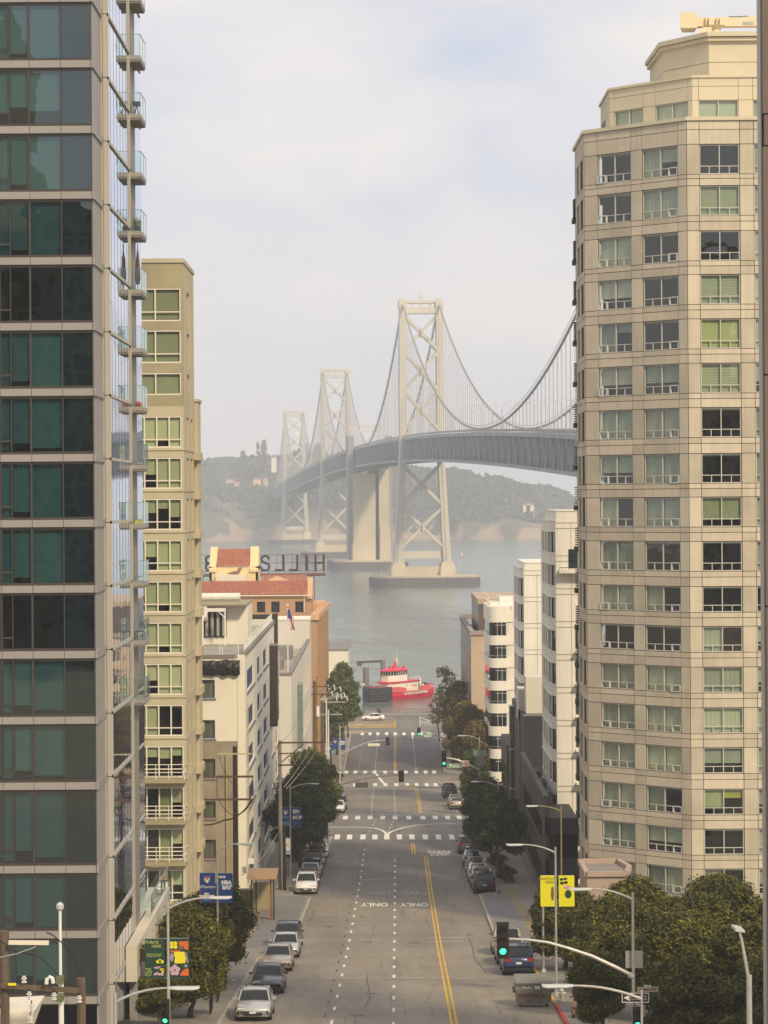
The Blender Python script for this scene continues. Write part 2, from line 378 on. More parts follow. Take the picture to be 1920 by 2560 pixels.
# darker paved bulb-outs and tan strips
def strip(name, d0, d1, f0, f1, m, dz, step=1.0):
    mb = MB(); ds = [float(x) for x in np.arange(d0, d1 + .001, step)]
    for d in ds: mb.v += [(f0(d), d, G(d) + dz), (f1(d), d, G(d) + dz)]
    for i in range(len(ds) - 1): a = i * 2; mb.f.append((a, a + 1, a + 3, a + 2))
    return struct(name, mb, m)
strip('pavement_panel', 167, 207, lambda d: kl(d) - .3, lambda d: -9.4, M_WALKD, .154)
strip('pavement_panel', 163, 216, lambda d: -9.45, lambda d: -11.3, M_WALKT, .154)
strip('pavement_panel', 168, 207, lambda d: kr(d) + .3, lambda d: 9.9, M_WALKD, .154)
strip('pavement_panel', 168, 214, lambda d: 9.95, lambda d: 10.7, M_WALKT, .154)
strip('pavement_panel', 376, 381 - 4, lambda d: 7.9, lambda d: 13, mat('tactile_yellow', (.42, .30, .08), .8), .154)
M_RED = mat('red_kerb_paint', (.50, .04, .05), .6, .15, 2); M_YEL = mat('yellow_road_paint', (.62, .38, .04), .7, .22, 1.4)
M_WHT = mat('white_road_paint', (.74, .72, .64), .75, .2, 1.6); M_FADE = mat('worn_white_paint', (.36, .33, .29), .8, .25, 1.2)
def kerb_paint(name, d0, d1, fn, side, m):
    mb = MB(); ds = [float(x) for x in np.arange(d0, d1 + .01, 1.0)]
    for d in ds: x = fn(d); mb.v += [(x - side * .006, d, G(d) + .01), (x - side * .006, d, G(d) + .156), (x + side * .17, d, G(d) + .156)]
    for i in range(len(ds) - 1): a = i * 3; mb.f += [(a, a + 1, a + 4, a + 3), (a + 1, a + 2, a + 5, a + 4)]
    struct(name, mb, m)
kerb_paint('kerb_paint', 120, 132, kr, 1, M_RED); kerb_paint('kerb_paint', 133, 160, kr, 1, M_YEL)
kerb_paint('kerb_paint', 212, 256, kr, 1, M_YEL)
def mark(mb, x0, x1, d0, d1, dz=.012):
    n = max(1, int((d1 - d0) / 2)); f0 = x0 if callable(x0) else (lambda d: x0); f1 = x1 if callable(x1) else (lambda d: x1)
    b = len(mb.v)
    for i in range(n + 1): d = d0 + (d1 - d0) * i / n; mb.v += [(f0(d), d, G(d) + dz), (f1(d), d, G(d) + dz)]
    for i in range(n): a = b + i * 2; mb.f.append((a, a + 1, a + 3, a + 2))
wm = MB()
def dashes(f, d0, d1, per, ln, w=.075):
    d = d0
    while d < d1: mark(wm, lambda q: f(q) - w, lambda q: f(q) + w, d, min(d + ln, d1)); d += per
dashes(lambda d: XC(d) - 2.87, 66, 256, 5.9, 1.7); dashes(lambda d: XC(d) + .2, 65, 246, 5.9, 1.7)
dashes(lambda d: XC(d) - 2.87 + (d - 272) * .05, 274, 290, 3, .8, .06); dashes(lambda d: XC(d) - .9 + (d - 272) * .06, 274, 290, 3, .8, .06)
dashes(lambda d: -1.78, 296, 364, 5.6, 1.9); dashes(lambda d: 1.1, 296, 366, 5.6, 1.9); dashes(lambda d: -1.7 + (d - 400) * .002, 402, 474, 5, 1.6)
dashes(lambda d: 4.8 + (d - 400) * .003, 400, 470, 5, 1.7); dashes(lambda d: -4.3, 404, 474, 5, .8, .05); dashes(lambda d: 8.2, 404, 450, 6, .6, .05)
mark(wm, 4.9, 5.15, 468, 478)
mark(wm, -6, XC(290) + 3.2, 297.5, 297.9); mark(wm, -5.6, 1.4, 400, 400.5); mark(wm, 1.9, 9.3, 479.3, 479.6)
def cross(ctrs, y0, y1, wpx, d_pad=0):
    for c in ctrs:
        px = 820 + c / 5.184; ya, yb = 1750 + y0 / 5.184, 1750 + y1 / 5.184
        da, db = GD(px, yb), GD(px, ya); dm = (da + db) / 2; u = UV(px, (ya + yb) / 2)[0]; hw = wpx / 5.184 / F * dm / 2
        mark(wm, u * dm - hw, u * dm + hw, da, db)
cross([120, 280, 453, 608, 762, 925, 1088, 1260, 1432, 1605], 1745, 1808, 68)
cross([60, 225, 385, 545, 710, 870, 1048, 1230, 1390, 1550, 1700], 1501, 1547, 64)
cross([612, 745, 885, 1027, 1150, 1280, 1395], 1079, 1118, 50); cross([350, 480], 1079, 1118, 50)
cross([237, 357, 482, 602, 740, 875, 1008, 1143, 1265, 1375], 916, 953, 48)
cross([445, 545, 645, 760, 872, 985, 1100, 1210, 1305], 420, 456, 42)
def poly_line(pts, w):
    P = [Vector((*XG(820 + x / 5.184, 1750 + y / 5.184), 0)) for x, y in pts]
    for a, b in zip(P[:-1], P[1:]):
        n = Vector((-(b - a).y, (b - a).x, 0)).normalized() * w; k = max(1, int((b - a).length / 1.5))
        for i in range(k):
            p, q = a.lerp(b, i / k), a.lerp(b, (i + 1) / k); wm.quad(*[(v.x, v.y, G(v.y) + .013) for v in (p - n, q - n, q + n, p + n)])
poly_line([(0, 1648), (300, 1650), (480, 1651), (600, 1661), (690, 1684), (735, 1712), (762, 1745)], .16)
poly_line([(770, 1745), (810, 1712), (870, 1688), (990, 1652), (1140, 1624), (1300, 1610), (1480, 1605), (1659, 1605)], .16)
poly_line([(622, 953), (725, 1082)], .2)
for (x0, x1, y) in ((920, 955, 488), (1030, 1065, 488), (920, 955, 537), (1030, 1070, 541)): poly_line([(x0, y), (x1, y + 4)], .12)
struct('road_marking', wm, M_WHT)
ym = MB()
def yl(f, d0, d1):
    for o in (-.13, .13): mark(ym, lambda d: f(d) + o - .065, lambda d: f(d) + o + .065, d0, d1, .014)
yl(lambda d: XC(d) + 3.2, 64, 247); yl(lambda d: XC(d) + 3.2 - 1.15 * (d - 247) / 3, 247, 250); yl(lambda d: XC(d) + 2.05, 250, 263)
yl(lambda d: 4.1 + (d - 300) * .004, 300, 362); yl(lambda d: 4.35 - (d - 362) * .11, 362, 375); yl(lambda d: 1.47 + (d - 403) * .0046, 403, 478)
struct('road_marking', ym, M_YEL)
def road_text(txt, x, d, w, ln, flip, m=M_WHT):
    me = text_mesh(txt, 1.0, 0.0, 0.025); xs = [v.co.x for v in me.vertices]; ys = [v.co.y for v in me.vertices]
    mm = me.copy(); sx, sy = w / (max(xs) - min(xs)), ln / (max(ys) - min(ys)); s = -1 if flip else 1
    for v in mm.vertices:
        X, Y = x + s * v.co.x * sx, d + s * v.co.y * sy; v.co = (X, Y, G(Y) + .016)
    mm.materials.clear(); mm.materials.append(m); o = bpy.data.objects.new('road_lettering', mm); C.objects.link(o); o['kind'] = 'structure'
def px_text(txt, x0, x1, y0, y1, flip, m=M_WHT):
    da, db = GD((x0 + x1) / 2, y1), GD((x0 + x1) / 2, y0); dm = (da + db) / 2
    a, b = UV(x0, (y0 + y1) / 2)[0] * dm, UV(x1, (y0 + y1) / 2)[0] * dm; road_text(txt, (a + b) / 2, dm, b - a, db - da, flip, m)
px_text('CLEAR', 1068, 1131, 2128, 2133, False); px_text('KEEP', 1076, 1123, 2134.5, 2139.5, False)
px_text('KEEP', 838, 886, 2133, 2137.5, True, M_FADE); px_text('CLEAR', 833, 894, 2139, 2144, True, M_FADE)
px_text('KEEP', 1000, 1040, 2031, 2034.5, True, M_FADE); px_text('CLEAR', 993, 1048, 2036, 2039.5, True, M_FADE)
px_text('FWY', 915, 976, 2229, 2236, True, M_FADE); px_text('FWY', 1005, 1065, 2229, 2236, True, M_FADE)
px_text('ONLY', 902, 971, 2257, 2266, True, M_WHT); px_text('ONLY', 1000, 1072, 2257, 2266, True, M_WHT)
fm = MB()
for (x0, x1, y) in ((893, 945, 2350.5), (1070, 1180, 2345), (900, 960, 2200), (1075, 1160, 2355), (833, 893, 2131), (980, 1003, 2393), (1065, 1155, 2126), (1070, 1157, 2141)):
    a, d = XG(x0, y); b, _ = XG(x1, y); mark(fm, a, b, d, d + .5, .011)
struct('road_marking', fm, M_FADE)
# quay, median and seawall
M_QUAY = mat('quay_concrete', (.27, .25, .215), .85, .15, .5)
q = MB(); q.box(-120, 120, 526.5, 530.4, G(530) - 3.5, G(530) + .16); struct('quay_edge', q, M_QUAY)
q = MB(); q.box(-11, 2.1, 494, 504, G(500) - .1, G(500) + .12); struct('median_island', q, mat('median_pavers', (.29, .23, .13), .9, .2, .8))
q = MB(); q.prism([(-9, 482), (-6.6, 482), (-3.2, 484.5), (-3.6, 486), (-9, 487)], G(484) - .1, G(484) + .14); struct('kerb_ramp_island', q, mat('ramp_tan', (.36, .27, .15), .85, .1))
# ------------------------------------------------------------------ water
mw = mat('bay_water', (0.125, 0.185, 0.15), 0.13, 0.25, .004, spec=0.5)
t = mw.node_tree; g_ = t.nodes.new('ShaderNodeNewGeometry'); prev = None; nrm = None
for sc_, st, stre, dist in ((.9, (1, .55, 1), .6, .4), (.12, (1, .4, 1), .6, 2.2), (.025, (1, .35, 1), .5, 7)):
    mpn = t.nodes.new('ShaderNodeMapping'); mpn.inputs['Scale'].default_value = st; mpn.inputs['Rotation'].default_value = (0, 0, .35); t.links.new(g_.outputs['Position'], mpn.inputs[0])
    n = t.nodes.new('ShaderNodeTexNoise'); n.inputs['Scale'].default_value = sc_; n.inputs['Detail'].default_value = 5; t.links.new(mpn.outputs[0], n.inputs['Vector'])
    bp = t.nodes.new('ShaderNodeBump'); bp.inputs['Strength'].default_value = stre; bp.inputs['Distance'].default_value = dist
    t.links.new(n.outputs['Fac'], bp.inputs['Height'])
    if prev: t.links.new(prev.outputs[0], bp.inputs['Normal'])
    prev = bp
t.links.new(prev.outputs[0], t.nodes['Principled BSDF'].inputs['Normal'])
wmb = MB(); ys = [531, 560, 600, 660, 740, 850, 1000, 1300, 1800, 2600, 4000, 4600]
for y in ys: wmb.v += [(-1500 - y * .2, y, 0), (1500 + y * .2, y, 0)]
for i in range(len(ys) - 1): a = i * 2; wmb.f.append((a, a + 1, a + 3, a + 2))
struct('bay_water', wmb, mw)
# ------------------------------------------------------------------ island
from mathutils import noise as mnoise
sky_pts = [(380, 1215), (440, 1175), (490, 1158), (540, 1146), (600, 1143), (650, 1140), (700, 1140), (760, 1130), (800, 1133), (840, 1140), (900, 1148), (1000, 1160), (1050, 1168), (1100, 1171), (1140, 1172), (1180, 1181), (1205, 1194), (1240, 1190), (1270, 1194), (1300, 1208), (1350, 1213), (1395, 1221), (1420, 1234), (1434, 1252), (1450, 1262)]
ICD = 3230.0
_sx = [UV(a, b)[0] * ICD for a, b in sky_pts]; _sz = [H - UV(a, b)[1] * ICD for a, b in sky_pts]
def isl_h(x, y):
    top = float(np.interp(x, _sx, _sz)); w = 150 + 40 * math.sin(x * .013); shore = 3000 + 22 * math.sin(x * .031) + 14 * math.sin(x * .011 + 1)
    t = (y - shore) / (ICD - shore)
    if t <= 0: return -4
    if t > 1: f = max(0, 1 - ((t - 1) * .8) ** 2)
    else: f = min(1, .19 * min(1, t * 16) + .81 * (t ** .8))
    z = top * f
    z += 7 * mnoise.noise(Vector((x * .02, y * .02, 0))) * min(1, t * 4) * (1 - .8 * math.exp(-((t - 1) * 6) ** 2))
    z += 1.5 * mnoise.noise(Vector((x * .12, y * .12, 3)))
    return z - 6
ib = MB(); xs = np.arange(-300, 262, 3.5); iy = np.arange(2960, 3420, 6.0); nx = len(xs)
for y in iy:
    for x in xs:
        dd = 5 * mnoise.noise(Vector((x * .05, y * .05, 7))); ib.v.append((float(x), float(y) + dd, isl_h(float(x), float(y))))
for j in range(len(iy) - 1):
    for i in range(nx - 1): a = j * nx + i; ib.f.append((a, a + 1, a + nx + 1, a + nx))
mi = mat('island_soil_and_cliff', (.11, .10, .06), .95, .4, .02, bump=.8, bscale=.15)
t = mi.node_tree; b_ = t.nodes['Principled BSDF']; g_ = t.nodes.new('ShaderNodeNewGeometry'); sp = t.nodes.new('ShaderNodeSeparateXYZ'); t.links.new(g_.outputs['Position'], sp.inputs[0])
src = b_.inputs['Base Color'].links[0].from_socket; n = t.nodes.new('ShaderNodeTexNoise'); n.inputs['Scale'].default_value = .03; n.inputs['Detail'].default_value = 6; t.links.new(g_.outputs['Position'], n.inputs['Vector'])
m1 = t.nodes.new('ShaderNodeMath'); m1.operation = 'MULTIPLY_ADD'; m1.inputs[1].default_value = -75; t.links.new(n.outputs['Fac'], m1.inputs[0]); t.links.new(sp.outputs[2], m1.inputs[2])
r_ = t.nodes.new('ShaderNodeMapRange'); r_.inputs[1].default_value = -30; r_.inputs[2].default_value = -24; r_.inputs[3].default_value = 1; r_.inputs[4].default_value = 0; t.links.new(m1.outputs[0], r_.inputs[0])
mm = t.nodes.new('ShaderNodeMix'); mm.data_type = 'RGBA'; mm.inputs[7].default_value = (.36, .24, .15, 1); t.links.new(r_.outputs[0], mm.inputs[0]); t.links.new(src, mm.inputs[6]); t.links.new(mm.outputs[2], b_.inputs['Base Color'])
struct('island', ib, mi, smooth=True)
def leaf_mat(name, c0, c1, c2=None, scale=.9):
    m = mat(name, c0, .6, 0, 1, spec=.2); t = m.node_tree; b = t.nodes['Principled BSDF']; N = t.nodes.new
    oi = N('ShaderNodeNewGeometry'); n = N('ShaderNodeTexNoise'); n.inputs['Scale'].default_value = scale; n.inputs['Detail'].default_value = 3
    t.links.new(oi.outputs['Position'], n.inputs['Vector'])
    ad = N('ShaderNodeMath'); ad.operation = 'MULTIPLY_ADD'; ad.inputs[1].default_value = .45; t.links.new(oi.outputs['Random Per Island'], ad.inputs[0])
    m2 = N('ShaderNodeMath'); m2.operation = 'MULTIPLY'; m2.inputs[1].default_value = .75; t.links.new(n.outputs['Fac'], m2.inputs[0]); t.links.new(m2.outputs[0], ad.inputs[2])
    cr = N('ShaderNodeValToRGB'); cr.color_ramp.elements[0].position = .32; cr.color_ramp.elements[0].color = (*c0, 1); cr.color_ramp.elements[1].position = .8; cr.color_ramp.elements[1].color = (*c1, 1)
    if c2: e = cr.color_ramp.elements.new(.9); e.color = (*c2, 1)
    t.links.new(ad.outputs[0], cr.inputs[0]); t.links.new(cr.outputs[0], b.inputs['Base Color']); return m
M_FOREST = leaf_mat('far_forest', (.026, .034, .028), (.10, .10, .055), scale=.022)
fb = MB(); r2 = random.Random(3)
def clump(mb, c, r, rr, n=14):
    for _ in range(n):
        a = rr.uniform(0, 6.28); e = rr.uniform(-.6, 1.4); q = r * rr.uniform(.55, 1.05)
        p = Vector((c[0] + q * math.cos(a) * math.cos(e), c[1] + q * math.sin(a) * math.cos(e), c[2] + q * math.sin(e)))
        u = Vector((rr.uniform(-1, 1), rr.uniform(-1, 1), rr.uniform(-1, 1))).normalized() * r * .55; v = u.orthogonal().normalized() * r * .5
        mb.quad(p - u - v, p + u - v, p + u + v, p - u + v)
for _ in range(5200):
    x = r2.uniform(-290, 250); y = r2.uniform(3030, 3260); z = isl_h(x, y)
    if z < 4: continue
    dn = mnoise.noise(Vector((x * .018, y * .018, 2)))
    band = abs((x + 250) * -.45 + 3190 - y) < 40  # trees kept dense here to imitate a diagonal band of shadow
    if z < 22 and dn < .2 and not band: continue
    if dn < -.12 and not band and x < 0: continue
    rr_ = r2.uniform(2.2, 5.2); clump(fb, (x, y, z + rr_ * .4), rr_, r2, 9)
o = struct('woodland', fb, M_FOREST, kind='stuff')
# ------------------------------------------------------------------ bridge
bd = Vector((-.0863, 1, 0)).normalized(); bn = Vector((-bd.y, bd.x, 0))      # bn points to the left side
def BP(d, side=0, z=0): return Vector((142 - .0863 * d, d, z)) + bn * side
_bt = [(560, 57), (700, 62.5), (868, 69.6), (1074, 75.5), (1402, 80.6), (1756, 82.4), (2110, 80.2), (2450, 75.5), (2786, 68), (3140, 61.5), (3300, 60)]
_c = np.polyfit([a / 1000 for a, b in _bt], [b for a, b in _bt], 4)
def DZ(d): return float(np.polyval(_c, d / 1000))
TD = 12.0; HW = 10.5
M_STL = mat('bridge_grey_steel', (.58, .53, .44), .6, .1, .05); M_STLD = mat('bridge_deck_steel', (.27, .275, .28), .65, .1, .05)
M_CONC = mat('bridge_concrete', (.55, .46, .32), .85, .15, .06, bump=.2, bscale=.4)
M_FEND = mat('timber_fender', (.12, .10, .10), .9, .3, .2, stretch=(3, 3, .3))
br = Thing('suspension_bridge', 'grey double deck suspension bridge crossing the hazy bay', 'bridge', BP(1402, 0, 0))
dm = MB(); df = MB(); step = 9.15; d = 600.0; i = 0
while d < 3240:
    e = d + step; z0, z1 = DZ(d), DZ(e)
    for s in (-HW, HW):
        a, b = BP(d, s, z0), BP(e, s, z1); dn = Vector((0, 0, -TD)); sg = 1 if s > 0 else -1
        dm.bar(a, b, .9, 1.5); dm.bar(a + dn, b + dn, .9, 1.3); dm.bar(a, a + dn, .8, .8)
        dm.bar((a if i % 2 else a + dn), (b + dn if i % 2 else b), .75, .75)
        dm.bar(a + Vector((0, 0, 1.6)), b + Vector((0, 0, 1.6)), .12, .9)
    p = [BP(d, -HW, z0), BP(d, HW, z0), BP(e, HW, z1), BP(e, -HW, z1)]
    for off in (.2, -.9, -TD + .3, -TD - .5): df.quad(*[v + Vector((0, 0, off)) for v in p])
    df.quad(BP(d, 0, z0 - .9), BP(e, 0, z1 - .9), BP(e, 0, z1 - TD + .3), BP(d, 0, z0 - TD + .3))  # dark centre sheet stands in for the shade inside the truss
    dm.bar(BP(d, -HW, z0 - TD), BP(d, HW, z0 - TD), .5, 1.2); dm.bar(BP(d, -HW, z0 - 1), BP(d, HW, z0 - 1), .5, 1.2)
    d = e; i += 1
br.part('deck_truss', dm, mat('bridge_truss_steel', (.27, .285, .30), .65, .1, .05)); br.part('deck_floor_and_shade', df, mat('bridge_floor_and_shade', (.13, .135, .14), .8, .1, .05))
def tower(D, top, splay=True):
    legw, legd = 3.6, 7.5
    def off(z):
        if z > 70: return 10.1 + (top - z) * .006
        return 10.1 + (top - 70) * .006 + (70 - z) * .052
    k = (top - 67.6) / (158 - 67.6)
    tm = MB(); legs = []
    for s in (1, -1):
        lb = MB(); rings = []
        for z in (12, 30, 50, 68, 90, 120, top - 4):
            o_ = off(z); w = legw * (1 + .25 * max(0, (60 - z) / 60)); dd = legd * (1 + .3 * max(0, (90 - z) / 90))
            rings.append([BP(D + q, s * (o_ + p), z) for p, q in ((-w / 2, -dd / 2), (w / 2, -dd / 2), (w / 2, dd / 2), (-w / 2, dd / 2))])
        lb.loft(rings)
        for q in (-1, 1):           # ribs of the cellular leg
            lb.loft([[BP(D + q * (r_ * .5 + .25) + j, s * (off(z) + p), z) for p, j in ((-.6, -.25), (.6, -.25), (.6, .25), (-.6, .25))] for z, r_ in ((12, legd * 1.3), (90, legd), (top - 5, legd))])
        lb.loft([[BP(D + b_, s * (off(top) + a_), z) for a_, b_ in ((-2.2, -4), (2.2, -4), (2.2, 4), (-2.2, 4))] for z in (top - 4, top - .5)])
        lb.loft([[BP(D + b_, s * (off(top) + a_), z) for a_, b_ in ((-1.5, -2), (1.5, -2), (1.5, 2), (-1.5, 2))] for z in (top - .5, top + 1)])
        legs.append(lb)
    st = MB(); st2 = MB()
    def X(za, zb, st=st):
        for q in (-2.6, 2.6):
            st.bar(BP(D + q, off(za) - 1.2, za), BP(D + q, -off(zb) + 1.2, zb), 1.6, 2.0, up=tuple(bd)); st.bar(BP(D + q, off(zb) - 1.2, zb), BP(D + q, -off(za) + 1.2, za), 1.5, 2.0, up=tuple(bd))
        zc = (za + zb) / 2; st.bar(BP(D - 3.2, 0, zc - 2.2), BP(D - 3.2, 0, zc + 2.2), 4.4, .8, up=tuple(bn)); st.bar(BP(D + 3.2, 0, zc - 2.2), BP(D + 3.2, 0, zc + 2.2), 4.4, .8, up=tuple(bn))
    u = lambda z: 67.6 + (z - 67.6) * k if z > 67.6 else z
    X(u(149.5), u(130.5)); X(u(129), u(108.5)); X(u(107), u(86.5)); X(66, 45, st2); X(43, 21, st2)
    o_ = off(top); st.bar(BP(D, o_, u(152.2)), BP(D, -o_, u(152.2)), 6.5, 3.4); st.bar(BP(D, o_, u(157)), BP(D, -o_, u(157)), 5, 1.6)
    for p in (-.48, -.01, .46): st.bar(BP(D, o_ * p * 1.1, u(153)), BP(D, o_ * p * 1.1, u(156.5)), 1.6, 4)
    st.bar(BP(D, 0, u(156)), BP(D, 0, u(161)), 2, 2.4); st2.bar(BP(D, off(16), 17), BP(D, -off(16), 17), 4.5, 4)
    tw = br.part('tower', st, M_STL); br.part('lower_bracing', st2, M_STL, tw)
    for l in legs: br.part('leg', l, M_STL, tw)
    pd = MB()
    for s in (1, -1): pd.loft([[BP(D + b_ * f, s * (off(12) + a_ * f), z) for a_, b_ in ((-4, -7), (4, -7), (4, 7), (-4, 7))] for z, f in ((4, 1.15), (9, 1.05), (13, .8))])
    pd.bar(BP(D, off(8), 8), BP(D, -off(8), 8), 8, 5)
    br.part('pedestal', pd, M_CONC, tw)
    pr = MB(); w = 30
    pr.loft([[BP(D + b_, a_ - 1, z) for a_, b_ in ((-w, -10), (-w + 5, -14), (w - 5, -14), (w, -10), (w, 10), (w - 5, 14), (-w + 5, 14), (-w, 10))] for z in (-2, 4.6)])
    br.part('pier_fender', pr, M_FEND, tw)
    pt = MB(); pt.loft([[BP(D + b_, a_ - 1, z) for a_, b_ in ((-w + 1, -10), (-w + 5, -13), (w - 5, -13), (w - 1, -10), (w - 1, 10), (w - 5, 13), (-w + 5, 13), (-w + 1, 10))] for z in (4.5, 5.6)])
    for a_ in (-22, -19, 20, 24): pt.bar(BP(D - 12, a_, 5.5), BP(D - 12, a_, 11), .3)
    br.part('pier_top', pt, M_CONC, tw)
for D_, tp in ((695, 146), (1402, 158), (2110, 157), (2786, 146)): tower(D_, tp)
def cable_z(a, b, za, zb, sag, d): t = (d - a) / (b - a); return za + (zb - za) * t - 4 * sag * t * (1 - t)
spans = [(695, 1402, 145, 156.5, None), (1402, 1745, 156.5, 84.5, 26), (1765, 2110, 84.5, 155.5, 26), (2110, 2786, 155.5, 145, None), (2786, 3120, 145, 66, 24)]
sus = []
for a, b, za, zb, sag in spans:
    if sag is None: sag = (za + zb) / 2 - (DZ((a + b) / 2) + 2.2)
    for s in (-10.1, 10.1):
        n = 44; mb = MB(); mb.tube([BP(a + (b - a) * j / n, s, cable_z(a, b, za, zb, sag, a + (b - a) * j / n)) for j in range(n + 1)], .48, 6)
        mb.tube([BP(a + (b - a) * j / n, s + .5, cable_z(a, b, za, zb, sag, a + (b - a) * j / n) + 1.3) for j in range(n + 1)], .1, 4)
        br.part('main_cable', mb, mat('cable_paint', (.30, .27, .25), .7))
        dd = a + 9.15
        while dd < b - 4:
            z = cable_z(a, b, za, zb, sag, dd)
            if z > DZ(dd) + 1.5: sus.append((dd, s, z))
            dd += 9.15
sus.sort(key=lambda q: q[0] if q[0] > 800 else 9999)
M_SUS = mat('suspender_rope', (.45, .40, .37), .7); rest = MB()
for k_, (dd, s, z) in enumerate(sus):
    mb = rest if k_ >= 98 else MB()
    for q in (-.45, .45): mb.tube([BP(dd + q, s, DZ(dd)), BP(dd + q, s, z)], .075 if dd < 1500 else .11, 4, False)
    if k_ < 98: br.part('suspender', mb, M_SUS)
br.part('suspender_set', rest, M_SUS)['kind'] = 'stuff'
for k_, dd in enumerate(np.arange(760, 1400, 34)):
    for s in (-9, 9):
        mb = MB(); z = DZ(dd); mb.tube([BP(dd, s, z), BP(dd, s, z + 11), BP(dd, s * .93, z + 12.2), BP(dd, s * .62, z + 12.7)], .13, 5); br.part('lamp_post', mb, M_STL)
am = MB()
D4 = 1756
def blk(mb, d0, d1, s0, s1, z0, z1, ins=0): mb.loft([[BP(d0 + q, s0 + q, z0), BP(d0 + q, s1 - q, z0), BP(d1 - q, s1 - q, z0), BP(d1 - q, s0 + q, z0)] if j == 0 else [BP(d0 + q, s0 + q, z1), BP(d0 + q, s1 - q, z1), BP(d1 - q, s1 - q, z1), BP(d1 - q, s0 + q, z1)] for j, q in ((0, 0), (1, ins))])
blk(am, D4 - 14, D4 + 30, -2.5, 12.5, 6, 66); blk(am, D4 - 13, D4 + 30, -12, -5, 6, 69); blk(am, D4 + 16, D4 + 28, -6, 0, 6, 69)
blk(am, D4 - 17, D4 + 10, -1.6, 13.2, 6, 30, .5); blk(am, D4 - 16, D4 + 10, -13, -5.0, 6, 30, .5); blk(am, D4 - 18, D4 + 32, -1.2, 13.8, 6, 18, .3)
br.part('anchorage', am, M_CONC)
am = MB(); blk(am, D4 - 6, D4 + 16, 11.5, 15.5, 0, 92); blk(am, D4 - 6, D4 + 16, -15, -12, 0, 92); br.part('anchorage_pylon', am, M_STLD)
am = MB(); blk(am, D4 - 32, D4 + 40, -23, 28, -2, 5.2); br.part('pier_fender', am, M_FEND); am = MB(); blk(am, D4 - 31, D4 + 39, -22, 27, 5.1, 6.4); br.part('pier_top', am, M_CONC)
mb = MB()
for z in (96, 100): mb.bar(BP(1790, 12, z), BP(1790, -10, z), .8, .8)
for k_ in range(12): mb.bar(BP(1790, 12 - k_ * 2, 96), BP(1790, 12 - k_ * 2, 100), .5, .5)
for s in (10, -8): mb.bar(BP(1790, s, DZ(1790)), BP(1790, s, 97), .6, .6)
br.part('sign_gantry', mb, M_STL)
# far tower of the next span, lit by the sun
p = WP(744, 1120, 4050); t2 = Thing('bridge_pylon', 'white pointed pylon glowing far behind the third bridge tower', 'bridge tower', (p.x, 4050, 0)); mb = MB()
mb.loft([[(p.x + a * w, 4050 + b * w, z) for a, b in ((-1, -1), (1, -1), (1, 1), (-1, 1))] for z, w in ((100, 3.5), (130, 5), (152, 4), (162, 1.5))])
t2.part('shaft', mb, M_WHITE)
for s in (-1, 1):
    mb = MB(); 
    for q in range(4): mb.tube([(p.x, 4050, 150 - q * 6), (p.x + s * (14 + q * 8), 4050, 92)], .6, 4)
    t2.part('stay_cable', mb, M_WHITE)
# ridge trees and houses on the island
for i, (px, py, w, hh) in enumerate(((660, 1102, 14, 24), (645, 1108, 8, 16), (608, 1131, 12, 9), (795, 1114, 16, 14), (1216, 1184, 12, 12), (760, 1112, 18, 16))):
    p = WP(px, py, 3215); mb = MB(); base = isl_h(p.x, 3215) - 2; tt = Thing('ridge_tree', ['tall dark conifer pair standing highest on the left ridge of the island', 'narrow tree beside the tallest ridge conifer of the island', 'low round tree left of the tall ridge conifers', 'dark tree clump on the ridge between the two farther bridge towers', 'dark tree on the skyline right of the nearest bridge tower', 'broad dark trees on the ridge right of the farthest bridge tower'][i], 'tree', (p.x, 3215, base))
    for _ in range(60):
        z = r2.uniform(.15, 1); clump(mb, (p.x + r2.gauss(0, w * .22) * (1.15 - z), 3215 + r2.gauss(0, 3), base + (p.z - base) * z), w * .16, r2, 8)
    tt.part('crown', mb, M_FOREST); mb = MB(); mb.tube([(p.x, 3215, base), (p.x, 3215, base + (p.z - base) * .6)], .8, 5); tt.part('trunk', mb, M_WOOD)
for i, (px, py, w, h_, c, lb) in enumerate(((585, 1207, 13, 7, (.75, .45, .28), 'sunlit orange walled building on the wooded island slope'), (575, 1201, 9, 5, (.7, .5, .35), 'small building glowing above the orange one on the island'), (643, 1199, 9, 6, (.8, .5, .3), 'bright orange building left of the farthest tower on the island'), (664, 1198, 6, 6, (.6, .42, .3), 'narrow brownish house beside the bright one on the island slope'), (685, 1144, 6, 4, (.8, .72, .6), 'cream house on the island ridge crest'), (514, 1220, 3, 2.5, (.8, .6, .4), 'tiny lit hut low on the left island slope'), (1321, 1263, 13, 4, (.85, .75, .6), 'long white house above the right hand cliffs of the island'), (1320, 1260, 5, 5.5, (.85, .75, .6), 'gabled middle of the white house over the cliffs'))):
    D_ = 3120.0 if px < 680 else 3060.0
    p = WP(px, py, D_); z0 = isl_h(p.x, D_)
    if z0 > p.z: D_ -= 40; p = WP(px, py, D_)
    tt = Thing('island_house', lb, 'house', (p.x, D_, p.z - h_)); mb = MB(); mb.box(p.x - w / 2, p.x + w / 2, D_ - 5, D_ + 5, p.z - h_ - 14, p.z); tt.part('wall', mb, mat('island_wall_%d' % i, c, .8))
    mb = MB(); mb._add([(p.x - w / 2 - .5, D_ - 5.5, p.z), (p.x + w / 2 + .5, D_ - 5.5, p.z), (p.x + w / 2 + .5, D_ + 5.5, p.z), (p.x - w / 2 - .5, D_ + 5.5, p.z), (p.x - w / 2, D_, p.z + 2), (p.x + w / 2, D_, p.z + 2)], [(0, 1, 5, 4), (2, 3, 4, 5), (0, 4, 3), (1, 2, 5), (0, 3, 2, 1)]); tt.part('roof', mb, mat('island_roof', (.3, .16, .1), .8))
